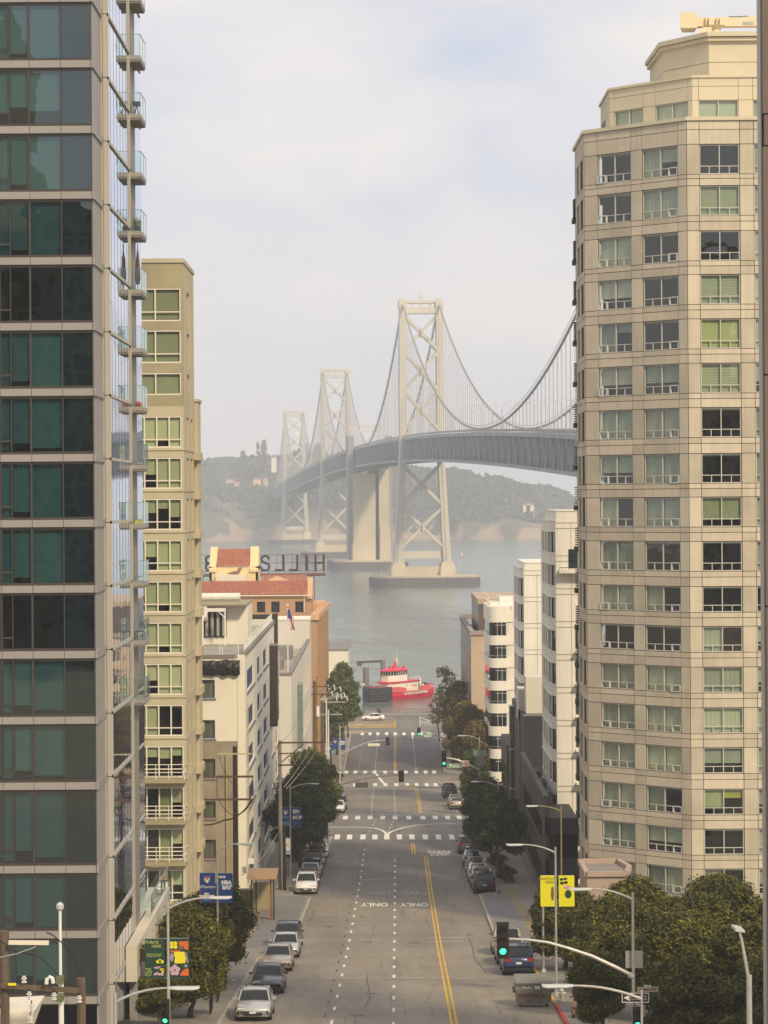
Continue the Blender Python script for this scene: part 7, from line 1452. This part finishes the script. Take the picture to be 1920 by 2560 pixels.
T = Thing('canopy', 'pale slanting canopy top at the bottom left corner', 'canopy', WP(30, 2550, 63)); a = WP(-10, 2533, 63); c = WP(85, 2528, 63); T.part('roof', MB()._add([(a.x, 63, a.z), (c.x, 63, c.z), (c.x - .45, 63, a.z - 1.2), (a.x, 63, a.z - 1.2), (a.x, 65, a.z), (c.x, 65, c.z), (c.x - .45, 65, a.z - 1.2), (a.x, 65, a.z - 1.2)], [(0, 1, 2, 3), (1, 5, 6, 2), (4, 7, 6, 5), (0, 4, 5, 1)]), M_CRM)
# ------------------------------------------------------------------ street furniture
T = Thing('dumpster', 'grey green dumpster with red graffiti at the right kerb', 'dumpster', (7.62, 132.4, G(132))); z = G(132); T.o['label'] = 'grey green skip bin with red graffiti at the right kerb'; T.o['category'] = 'skip bin'
mb = MB(); mb.loft([[(7.62 - w, 131.9 - d, z + h_), (7.62 + w, 131.9 - d, z + h_), (7.62 + w, 133.1, z + h_), (7.62 - w, 133.1, z + h_)] for h_, w, d in ((.15, .88, -.05), (.95, .95, .25), (1.2, .96, .25))]); T.part('tub', mb, mat('dull_grey_green_steel', (.25, .235, .19), .65, .25, 3))
mb = MB()
for x in (-.7, -.35, 0, .35, .7): mb.box(7.62 + x - .03, 7.62 + x + .03, 131.62, 131.68, z + .97, z + 1.18)
mb.box(6.62, 8.62, 131.58, 131.7, z + 1.18, z + 1.26); mb.box(6.55, 6.68, 131.9, 132.9, z + .75, z + .88); mb.box(8.56, 8.69, 131.9, 132.9, z + .75, z + .88); T.part('rim', mb, mat('dull_steel_dark', (.11, .105, .09), .6))
T.part('lid', MB()._add([(6.65, 131.65, z + 1.28), (8.6, 131.65, z + 1.28), (8.6, 133.2, z + 1.5), (6.65, 133.2, z + 1.5)], [(0, 1, 2, 3)]), mat('lid_grey', (.20, .19, .16), .6, .2, 3)); T.part('label_plate', MB().box(7.62, 8.0, 131.63, 131.66, z + .98, z + 1.16), M_SW)
text_on(T, 'MAPHICA', (7.55, 131.72, z + .62), .36, mat('graffiti_red', (.22, .03, .03), .7), rot=(math.pi / 2 + .3, 0, 0), bold=.0, sx=.9); text_on(T, 'Vulpes', (7.25, 131.62, z + 1.07), .17, M_SW)
for x in (-.7, .7): T.part('wheel', MB().tube([(7.62 + x - .04, 132, z + .09), (7.62 + x + .04, 132, z + .09)], .09, 8), M_TYRE)
T = Thing('fire_hydrant', 'cream fire hydrant on the right pavement behind the skip', 'fire hydrant', (xat(1404, 2498, 133), 133, G(133) + .15)); x, z = T.b.x, T.b.z; mb = MB(); mb.tube([(x, 133, z), (x, 133, z + .08), (x, 133, z + .09), (x, 133, z + .5), (x, 133, z + .6), (x, 133, z + .68)], [.17, .17, .11, .11, .13, .04], 10); T.part('barrel', mb, M_CRM); mb = MB(); mb.tube([(x - .22, 133, z + .42), (x + .22, 133, z + .42)], .07, 8); mb.tube([(x, 132.8, z + .42), (x, 133, z + .42)], .08, 8); T.part('outlet', mb, M_CRM)
def scooter(X, D, lb, c):
    z = G(D) + .15; T = Thing('scooter', lb, 'scooter', (X, D, z), 'kick scooters'); T.part('deck', MB().box(X - .08, X + .08, D - .3, D + .35, z + .1, z + .16), M_CTR); T.part('stem', MB().tube([(X, D - .35, z + .1), (X, D - .25, z + 1.05)], .03, 6), c); T.part('handlebar', MB().tube([(X - .24, D - .25, z + 1.05), (X + .24, D - .25, z + 1.05)], .022, 6), M_CTR)
    for y in (-.38, .4): T.part('wheel', MB().tube([(X - .03, D + y, z + .1), (X + .03, D + y, z + .1)], .1, 10), M_TYRE)
scooter(xat(1249, 2240, 208), 208.5, 'scooter with reddish stem beside the black hatchback', M_SR); scooter(xat(1434, 2545, 126), 126, 'orange scooter low on the pavement below the hydrant', mat('scooter_orange', (.6, .12, .02), .4))
T = Thing('shelter', 'flat wooden roofed shelter on the left wide pavement', 'shelter', (-10.6, 188, G(188))); z = G(188)
a, b = WP(622, 2180, 196), WP(697, 2170, 196); T.part('roof', MB()._add([(xat(617, 2190, 186), 186, zat(617, 2190, 186)), (xat(692, 2190, 186), 186, zat(692, 2190, 186)), (b.x, 196, b.z), (a.x, 196, b.z), (xat(617, 2190, 186), 186, zat(617, 2190, 186) - .25), (xat(692, 2190, 186), 186, zat(692, 2190, 186) - .25)], [(0, 1, 2, 3), (4, 5, 1, 0)]), mat('shelter_timber', (.38, .25, .14), .8, .2, 2, stretch=(.4, 3, 1)))
for px, m in ((677, mat('rust_post', (.24, .07, .03), .7)), (684, M_DARK)): x = xat(px, 2230, 187); T.part('post', MB().box(x - .06, x + .06, 186.9, 187.1, G(187), zat(px, 2193, 187)), m)
for px in (628, 640): x = xat(px, 2200, 192); T.part('post', MB().box(x - .05, x + .05, 192, 192.1, G(192), zat(px, 2188, 192)), M_DARK)
x = xat(657, 2220, 193); T.part('back_panel', MB().box(x - .9, x + .7, 195.5, 195.6, G(195), G(195) + 2.2), M_OLV)
T = Thing('utility_cabinet', 'olive grey utility cabinet at the foot of the cream block', 'cabinet', (xat(628, 2230, 197), 197, G(197))); x = T.b.x; T.part('box', MB().box(x - .85, x + .35, 196.6, 197.4, G(197) + .15, G(197) + 1.6), mat('cabinet_olive', (.20, .19, .11), .6, .1, 2)); T.part('door_seam', MB().box(x - .27, x - .24, 196.58, 196.6, G(197) + .25, G(197) + 1.5), M_GRV)
for i, (px, py, d) in enumerate(((799, 2098, 256), (1412, 2170, 214))):
    x = xat(px, py, d); z = G(d) + .15; T = Thing('litter_bin', ['dark litter bin near the left crosswalk corner', 'grey planter box against the charcoal podium'][i], ['litter bin', 'planter'][i], (x, d, z))
    if i == 0: T.part('body', MB().tube([(x, d, z), (x, d, z + 1.1)], [.3, .34], 10), M_BLK); T.part('lid', MB().tube([(x, d, z + 1.1), (x, d, z + 1.35)], [.36, .2], 10), M_DARK)
    else: T.o.name = 'planter'; T.part('box', MB().box(x - .9, x + .9, d, d + 1.2, z, z + 1.1), M_GREYC); T.part('rim', MB().box(x - .95, x + .95, d - .05, d + 1.25, z + 1.1, z + 1.16), M_WALK)
for i, d in enumerate((140.5, 134.5, 129)):
    x = -9.0; z = G(d) + .15; T = Thing('bicycle_rack', ['black rack farthest up beside the left cars', 'black rack beside the dark grey sedan', 'arched rack by the silver sedan'][i], 'bike rack', (x, d, z), 'bike racks'); mb = MB()
    for q in range(4): mb.tube([(x, d - .9 + q * .5, z), (x, d - .9 + q * .5, z + .8), (x + .05, d - .7 + q * .5, z + .9), (x, d - .5 + q * .5, z + .8), (x, d - .5 + q * .5, z)], .03, 5)
    T.part('hoops', mb, M_BLK)
# waterfront: railing, fences
T = Thing('seawall_railing', 'grey seawall railing with concrete posts along the bay', 'railing', (0, 530, 2.8)); z = G(530) + .16; mb = MB()
for x in np.arange(-12, 17, .22): mb.bar((float(x), 530, z + .1), (float(x), 530, z + .98), .07, .05)
mb.bar((-12, 530, z + 1.0), (17, 530, z + 1.0), .1, .1); mb.bar((-12, 530, z + .1), (17, 530, z + .1), .1, .1); T.part('bars', mb, M_GREYC)
for x, w in ((xat(1003, 1776, 530), .5), (xat(1031, 1776, 530), .28), (-8, .5), (9, .5), (xat(1058, 1776, 530), .2)): T.part('post', MB().box(x - w / 2, x + w / 2, 529.8, 530.2, z, z + 1.15), M_QUAY)
T = Thing('pedestrian_fence', 'low yellow fence around the median by the waterfront', 'fence', (-4, 494, G(494))); z = G(494) + .12; mb = MB()
for x in np.arange(-8.4, 1.9, .5): mb.bar((float(x), 494, z), (float(x), 494, z + .95), .05)
for q in (.15, .5, .95): mb.bar((-8.4, 494, z + q), (1.9, 494, z + q), .05)
for q in (.5, .95): mb.bar((-8.4, 503.5, z + q), (1.9, 503.5, z + q), .05)
mb.bar((1.9, 494, z), (1.9, 494, z + 1.5), .22); T.part('rails', mb, M_YEL)
T = Thing('pedestrian_fence', 'white slanted barrier before the seawall on the right', 'fence', (8, 500, G(500))); mb = MB(); z = G(500)
for i in range(7): x = 6.9 + i * .42; mb.bar((x, 500 - i * .25, z), (x, 500 - i * .25, z + 1.0), .08)
mb.bar((6.7, 500, z + 1.7), (9.9, 498.3, z + .55), .1); mb.bar((6.7, 500, z + .9), (9.9, 498.3, z + .3), .08); mb.bar((6.8, 500, z), (6.7, 500, z + 1.8), .12); T.part('rails', mb, M_WHITE)
T = Thing('ramp_rail', 'yellow edged pavement ramp at the far right corner', 'ramp', (10.6, 378, G(378))); T.part('ramp', MB().box(8.6, 12.5, 377.2, 379.2, G(378) - .1, G(378) + .17), mat('ramp_tan', (.36, .27, .15))); T.part('edge', MB().box(8.5, 12.5, 376.9, 377.18, G(378) - .1, G(378) + .18), M_YEL)
# ------------------------------------------------------------------ fireboat
FB = Thing('fireboat', 'red and white fireboat moored beyond the seawall', 'boat', (2.4, 604, 0)); FB.local = True
bow, stn = Vector((-4.3, 595.0, 0)), Vector((9.6, 612.8, 0)); ax = (bow - stn).normalized(); FB.o.location = (bow + stn) / 2; FB.o.rotation_euler[2] = math.atan2(ax.y, ax.x); L_ = (bow - stn).length / .80; FB.o.scale = (.80, .80, .80)
M_FR = mat('fireboat_red', (.66, .004, .045), .35, .06, .4); M_FP = mat('fireboat_pink_red', (.62, .08, .09), .4); M_FW = mat('fireboat_cream', (.80, .74, .62), .45); M_RUB = mat('black_rubber', (.02, .022, .028), .7, .2, 3)
hl = L_ / 2
def hring(x, w, zt, k=.8): return [(x, -w * k, -.4), (x, -w, zt * .55), (x, -w, zt), (x, w, zt), (x, w, zt * .55), (x, w * k, -.4)]
FB.part('hull', MB().loft([hring(-hl, 3.4, 2.6), hring(-hl * .5, 3.7, 2.4), hring(hl * .2, 3.8, 2.5), hring(hl * .6, 3.6, 2.9), hring(hl * .85, 2.6, 3.2, .6), hring(hl, .9, 3.4, .3)]), M_FR)
bw = MB()
for s in (-1, 1):
    P = [(-hl, 3.4, 2.6, 3.9), (-hl * .55, 3.7, 2.4, 3.7)]; 
    for q in ([(-hl, 3.4, 2.6, 3.9), (-hl * .5, 3.7, 2.4, 3.6)], [(hl * .0, 3.8, 2.4, 3.5), (hl * .2, 3.8, 2.5, 3.9), (hl * .6, 3.6, 2.9, 4.1), (hl * .85, 2.6, 3.2, 4.4), (hl, .9, 3.4, 4.5)]):
        for a, b in zip(q[:-1], q[1:]): bw.quad((a[0], s * a[1], a[2]), (b[0], s * b[1], b[2]), (b[0], s * b[1] * .97, b[3]), (a[0], s * a[1] * .97, a[3])); bw.quad((a[0], s * (a[1] - .15), a[2]), (b[0], s * (b[1] - .15), b[2]), (b[0], s * (b[1] * .97 - .15), b[3]), (a[0], s * (a[1] * .97 - .15), a[3]))
bw.quad((-hl, -3.4, 2.6), (-hl, 3.4, 2.6), (-hl, 3.3, 3.9), (-hl, -3.3, 3.9)); FB.part('bulwark', bw, M_FP)
FB.part('deck', MB().box(-hl + .2, hl * .6, -3.4, 3.4, 2.3, 2.42), mat('deck_grey', (.3, .28, .25), .8))
fm_ = MB(); 
for zz_ in (.7, 1.5, 2.3, 3.1, 3.8): fm_.tube([(hl * .52, -3.75, zz_), (hl * .8, -3.0, zz_), (hl * 1.0, -1.2, zz_), (hl * 1.04, 0, zz_), (hl * 1.0, 1.2, zz_), (hl * .8, 3.0, zz_), (hl * .52, 3.75, zz_)], .5, 8)
FB.part('bow_fender', fm_, M_RUB); FB.part('rub_rail', MB().tube([(-hl, 3.5, 2.5), (-hl * .5, 3.82, 2.3), (hl * .2, 3.9, 2.4), (hl * .55, 3.75, 2.8)], .14, 6), M_SR)
FB.part('lower_deckhouse', MB().prism([(-hl * .62, -2.7), (hl * .25, -2.9), (hl * .45, -1.6), (hl * .45, 1.6), (hl * .25, 2.9), (-hl * .62, 2.7)], 2.4, 5.1), M_FW); FB.part('walkway', MB().prism([(-hl * .55, -3.2), (hl * .28, -3.3), (hl * .5, -2), (hl * .5, 2), (hl * .28, 3.3), (-hl * .55, 3.2)], 5.1, 5.45), M_FR)
FB.part('wheelhouse', MB().prism([(-hl * .15, -2.5), (hl * .22, -2.6), (hl * .4, -1.3), (hl * .4, 1.3), (hl * .22, 2.6), (-hl * .15, 2.5)], 5.45, 7.3), M_FW)
wr = [(-hl * .15, -2.55), (hl * .23, -2.65), (hl * .42, -1.35), (hl * .42, 1.35), (hl * .23, 2.65), (-hl * .15, 2.55)]; FB.part('bridge_windows', MB().prism([(x * .97, y * .97) for x, y in wr], 7.3, 8.5), M_CGL); mb = MB()
for p, q in zip(wr, wr[1:] + wr[:1]):
    P_, Q_ = Vector((*p, 0)), Vector((*q, 0)); n = max(2, int((Q_ - P_).length / .85))
    for i in range(n + 1): v = P_.lerp(Q_, i / n); mb.bar((v.x, v.y, 7.25), (v.x, v.y, 8.55), .12)
FB.part('window_posts', mb, M_FW); FB.part('bridge_roof', MB().loft([[(x * s, y * s, z) for x, y in wr] for s, z in ((1.08, 8.5), (1.1, 8.65), (.75, 9.2))]), M_FR)
mb = MB(); mb.tube([(0, 0, 9.2), (-.1, 0, 12.4)], [.28, .1], 8); mb.bar((-.1, 0, 12), (-2.2, -1, 11.8), .1); mb.bar((-2.2, -1, 11.8), (-2.2, -1, 10), .1); mb.bar((0, -.8, 11.2), (0, .8, 11.2), .09)
for x, y, z in ((0, -.7, 12.9), (0, .6, 13.6), (-.3, 0, 14.2)): mb.bar((x, y, 11.2), (x, y, z), .045)
FB.part('mast', mb, M_FW); mb = MB(); mb.tube([(.6, 0, 9.1), (.6, 0, 10.6), (.6, 0, 11.5)], [.5, .45, .08], 8)
for x, y in ((1.8, -1.2), (1.6, 1.3), (.9, -.6), (-1.8, 1.4)): mb.ball((x, y, 9.6), .42)
FB.part('monitor', mb, M_FR); mb = MB()
for y, x in ((1.3, 1.9), (-1.5, 1.9)): mb.ball((x, y, 9.15), .3)
FB.part('radome', mb, M_FW)
mb = MB(); mb.tube([(-hl * .3, 0, 5.5), (-hl * .3, 0, 9.4)], .16, 6); mb.tube([(-hl * .3, 0, 9.3), (-.3, 1.5, 9.5)], .13, 6); mb.tube([(-hl * .72, 1.2, 2.4), (-hl * .72, 1.2, 4.9)], .18, 6); FB.part('crane_arm', mb, M_STEEL); mb = MB(); mb.ball((-hl * .72, 1.2, 5.2), .4); mb.ball((-hl * .68, 2.6, 3.7), .45); FB.part('stern_monitor', mb, M_FW)
mb = MB()
for z in (5.9, 6.4): 
    for s in (-3.0, 3.0): mb.bar((-hl * .55, s, z), (-hl * .2, s, z), .07)
    mb.bar((-hl * .55, -3, z), (-hl * .55, 3, z), .07)
for x in (-.55, -.4, -.25):
    for s in (-3.0, 3.0): mb.bar((hl * x, s, 5.45), (hl * x, s, 6.5), .07)
for i in range(8): x = -hl * .5 + i * .9; mb.bar((x, 3.5, 2.4), (x, 3.5, 3.4), .05)
mb.bar((-hl * .5, 3.5, 3.4), (-hl * .05, 3.5, 3.4), .06); FB.part('deck_railing', mb, M_FW)
mb = MB()
for x0, x1, z0, z1 in ((-.44, -.41, 3.2, 4.2), (-.26, -.24, 3.6, 4.2), (-.12, -.09, 3.7, 4.3), (-.56, -.5, 3, 4.4)): mb.box(hl * x0, hl * x1, 2.7, 2.83, z0, z1)
FB.part('doors', mb, mat('deckhouse_olive', (.2, .2, .12), .5)); mb = MB(); mb.tube([(-hl * .34 + .3 * math.cos(t * .63), 2.86, 3.9 + .4 * math.sin(t * .63)) for t in range(11)], .09, 5); FB.part('life_ring', mb, M_SR)
mb = MB(); mb.prism([(-hl * .82, -2.6), (-hl * .64, -2.6), (-hl * .64, 2.6), (-hl * .82, 2.6)], 2.4, 4.3); FB.part('machinery_casing', mb, M_RUB)
mb = MB(); mb.loft([[(hl * .36, -3.86, 2.9), (hl * .44, -3.86, 2.9), (hl * .38, -3.86, .4), (hl * .30, -3.86, .4)], [(hl * .36, 3.86, 2.9), (hl * .44, 3.86, 2.9), (hl * .38, 3.86, .4), (hl * .30, 3.86, .4)]]); 
text_on(FB, 'SAN FRANCISCO FIRE DEPARTMENT', (-hl * .34, 3.83, 1.75), 1.05, M_SW, rot=(math.pi / 2, 0, math.pi), bold=.03, sx=.68, name='hull_lettering')
for i in range(6): FB.part('tyre_fender', MB().tube([(hl * .5 + i * .05, 3.95 - i * .2, 1), (hl * .5 + i * .05, 4.1 - i * .2, 1)], .3, 8), M_RUB) if i in (0, 2) else None
T = Thing('mooring_pile', 'large grey cylindrical mooring pile with conical cap beside the fireboat', 'pile', (xat(915, 1700, 612), 612, 0)); zt = zat(915, 1668, 612); T.part('shaft', MB().tube([(T.b.x, 612, -1), (T.b.x, 612, zt)], .74, 16), mat('pile_grey', (.18, .175, .17), .6, .15, .8), smooth=False); T.part('cap', MB().tube([(T.b.x, 612, zt), (T.b.x, 612, zt + .6)], [.74, .1], 16), mat('pile_cap', (.28, .28, .26), .6))
T = Thing('dock_gantry', 'dark dock beam reaching left from a round post behind the fireboat', 'gantry', (xat(954, 1700, 622), 622, 0)); a, b = WP(892, 1656, 622), WP(952, 1653, 622); T.part('beam', MB().bar(a, b, .6, .55), mat('dark_dock_steel', (.08, .07, .07), .6)); T.part('end_block', MB().box(a.x, a.x + 1.2, 621.7, 622.3, a.z - .85, a.z - .3), mat('dark_dock_steel', (.08, .07, .07))); T.part('post', MB().tube([(b.x + .5, 622, -1), (b.x + .5, 622, b.z + .3)], .6, 12), mat('pile_grey', (.18, .175, .17)))
T = Thing('navigation_buoy', 'tiny red and white buoy alone on the water near the bridge pier', 'buoy', (xat(1154, 1391, 2050), 2050, 0)); x = T.b.x; T.part('float', MB().tube([(x, 2050, -.5), (x, 2050, 1.6)], [1.4, 1.1], 8), M_SR); T.part('tower', MB().tube([(x, 2050, 1.6), (x, 2050, 4.2)], [.7, .3], 6), M_SW)
# ------------------------------------------------------------------ people
def person(X, D, z, rz, coat, trousers, label, stride=.25, sit=False, cap=None):
    T = Thing('person', label, 'person', (X, D, z), rz=rz if rz else .0001)
    V = [(0, 0, .95), (0, .01, 1.15), (0, .0, 1.38), (0, -.01, 1.50), (0, -.03, 1.60), (0, -.03, 1.72), (.19, 0, 1.40), (.25, .04, 1.14), (.23, -.08, .92), (.22, -.12, .83), (-.19, 0, 1.40), (-.25, -.06, 1.14), (-.23, -.12, .92), (-.22, -.14, .83),
         (.1, 0, .88), (.11, -stride * .4, .50), (.11, -stride * .3 + .02, .09), (.11, -stride * .3 - .12, .05), (-.1, 0, .88), (-.11, stride * .3, .50), (-.11, stride * .9, .10), (-.11, stride * .9 - .13, .06)]
    Eg = [(0, 1), (1, 2), (2, 3), (3, 4), (4, 5), (2, 6), (6, 7), (7, 8), (8, 9), (2, 10), (10, 11), (11, 12), (12, 13), (0, 14), (14, 15), (15, 16), (16, 17), (0, 18), (18, 19), (19, 20), (20, 21)]
    Rd = [.15, .14, .16, .06, .09, .085, .07, .05, .04, .035, .07, .05, .04, .035, .1, .07, .045, .04, .1, .07, .045, .04]
    if sit: V = [(x, y - (.35 if .4 < zz < .6 and i in (15, 19) else 0), zz - .45 if i < 14 or i in (14, 18) else zz * .9) for i, (x, y, zz) in enumerate(V)]
    me = bpy.data.meshes.new('body'); me.from_pydata(V, Eg, []); o = bpy.data.objects.new('body', me); C.objects.link(o); o.parent = T.o; me.materials.append(mat('skin', (.42, .24, .16), .6))
    sk = o.modifiers.new('skin', 'SKIN'); 
    for v, r_ in zip(me.skin_vertices[0].data, Rd): v.radius = (r_, r_)
    me.skin_vertices[0].data[0].use_root = True; o.modifiers.new('sub', 'SUBSURF').levels = 1
    dz = -.45 if sit else 0; mb = MB()
    mb.loft([[(w * math.cos(t * .785), d_ * math.sin(t * .785), zz + dz) for t in range(8)] for zz, w, d_ in ((.80, .21, .16), (1.0, .19, .145), (1.2, .20, .15), (1.40, .24, .13), (1.50, .09, .08))])
    mb.tube([(.2, 0, 1.42 + dz), (.26, .04, 1.14 + dz), (.235, -.08, .92 + dz)], [.085, .07, .06], 8); mb.tube([(-.2, 0, 1.42 + dz), (-.26, -.06, 1.14 + dz), (-.235, -.12, .92 + dz)], [.085, .07, .06], 8); T.part('jacket', mb, coat, smooth=True)
    mb = MB(); q = [Vector(v) for v in V]
    for a in (14, 18): mb.tube([q[a] + Vector((0, 0, .05)), q[a + 1], q[a + 2]], [.115, .085, .065], 8)
    T.part('trousers', mb, trousers, smooth=True); mb = MB()
    for a in (16, 20): mb.loft([[(q[a].x + c * .05, q[a].y + .07 + k * -.1, q[a].z - .09 + e_) for c, e_ in ((-1, 0), (1, 0), (1, h_), (-1, h_))] for k, h_ in ((0, .1), (1, .11), (2.6, .05))])
    T.part('shoes', mb, M_BLK); T.part('hair', MB().ball((0, -.01, 1.70 + dz), .105, 8, 6, 1.05), mat(cap or 'dark_hair', (.03, .02, .015), .8), smooth=True); return T
M_DEN = mat('dark_trousers', (.03, .035, .05), .8)
person(xat(393, 2555, 104), 104, G(104) + .15, 3.3, mat('tan_jacket', (.22, .12, .045), .8), M_DEN, 'person in tan jacket walking away by the near left signal')
person(xat(338, 2560, 108), 108, G(108) + .15, 3.0, mat('orange_jacket', (.33, .16, .04), .8), M_DEN, 'person in orange brown coat at the bottom under the white canopy')
person(xat(945, 1780, 527.5), 527.5, G(528) + .1, .4, mat('dark_coat', (.05, .05, .06), .8), M_DEN, 'small figure in dark clothes standing by the seawall railing', .1)
person(xat(951, 1784, 526.5), 526.5, G(528) + .1, -.8, mat('dark_coat', (.05, .05, .06), .8), M_DEN, 'figure sitting low beside the standing one at the railing', .1, True)

# ------------------------------------------------------------------ small road details
M_TAR = mat('tar_patch', (.07, .062, .055), .6, .2, 1.5)
mb = MB(); r4 = random.Random(11)
for i in range(30):
    d = 66 + i * 5.9 + 2.8; mark(mb, XC(d) - 3.32, XC(d) - 3.2, d, d + 1.5, .010)
for x, d0, d1 in ((2.75, 200, 246), (5.9, 150, 178), (-1.2, 132, 150), (6.6, 214, 236)): 
    x_ = x
    for k in range(int((d1 - d0) / 2)): nx_ = x_ + r4.uniform(-.12, .12); d = d0 + k * 2; mb.quad((x_ - .03, d, G(d) + .009), (x_ + .03, d, G(d) + .009), (nx_ + .03, d + 2, G(d + 2) + .009), (nx_ - .03, d + 2, G(d + 2) + .009)); x_ = nx_
for d in (146.5, 187, 226, 312, 331, 356):
    x_ = -6.5
    while x_ < 7: nx_ = x_ + 1.0; dd = r4.uniform(-.3, .3); mb.quad((x_, d, G(d) + .009), (nx_, d + dd, G(d + dd) + .009), (nx_, d + dd + .10, G(d + dd + .1) + .009), (x_, d + .10, G(d + .1) + .009)); x_ = nx_; d += dd
struct('road_marking', mb, M_TAR)
mb = MB()
for x, d in ((-.9, 139), (1.8, 171), (-4.2, 183), (5.2, 199), (.2, 222), (2.2, 281), (-3.4, 285), (.3, 318), (4.6, 344), (-3, 430), (3.6, 418), (-1.5, 128.5)):
    mb._add([(x + .36 * math.cos(t * .449), d + .36 * math.sin(t * .449), G(d) + .011 + .36 * math.sin(t * .449) * math.tan(slope(d))) for t in range(14)], [tuple(range(14))])
struct('manhole_covers', mb, mat('iron_cover', (.06, .05, .045), .5))
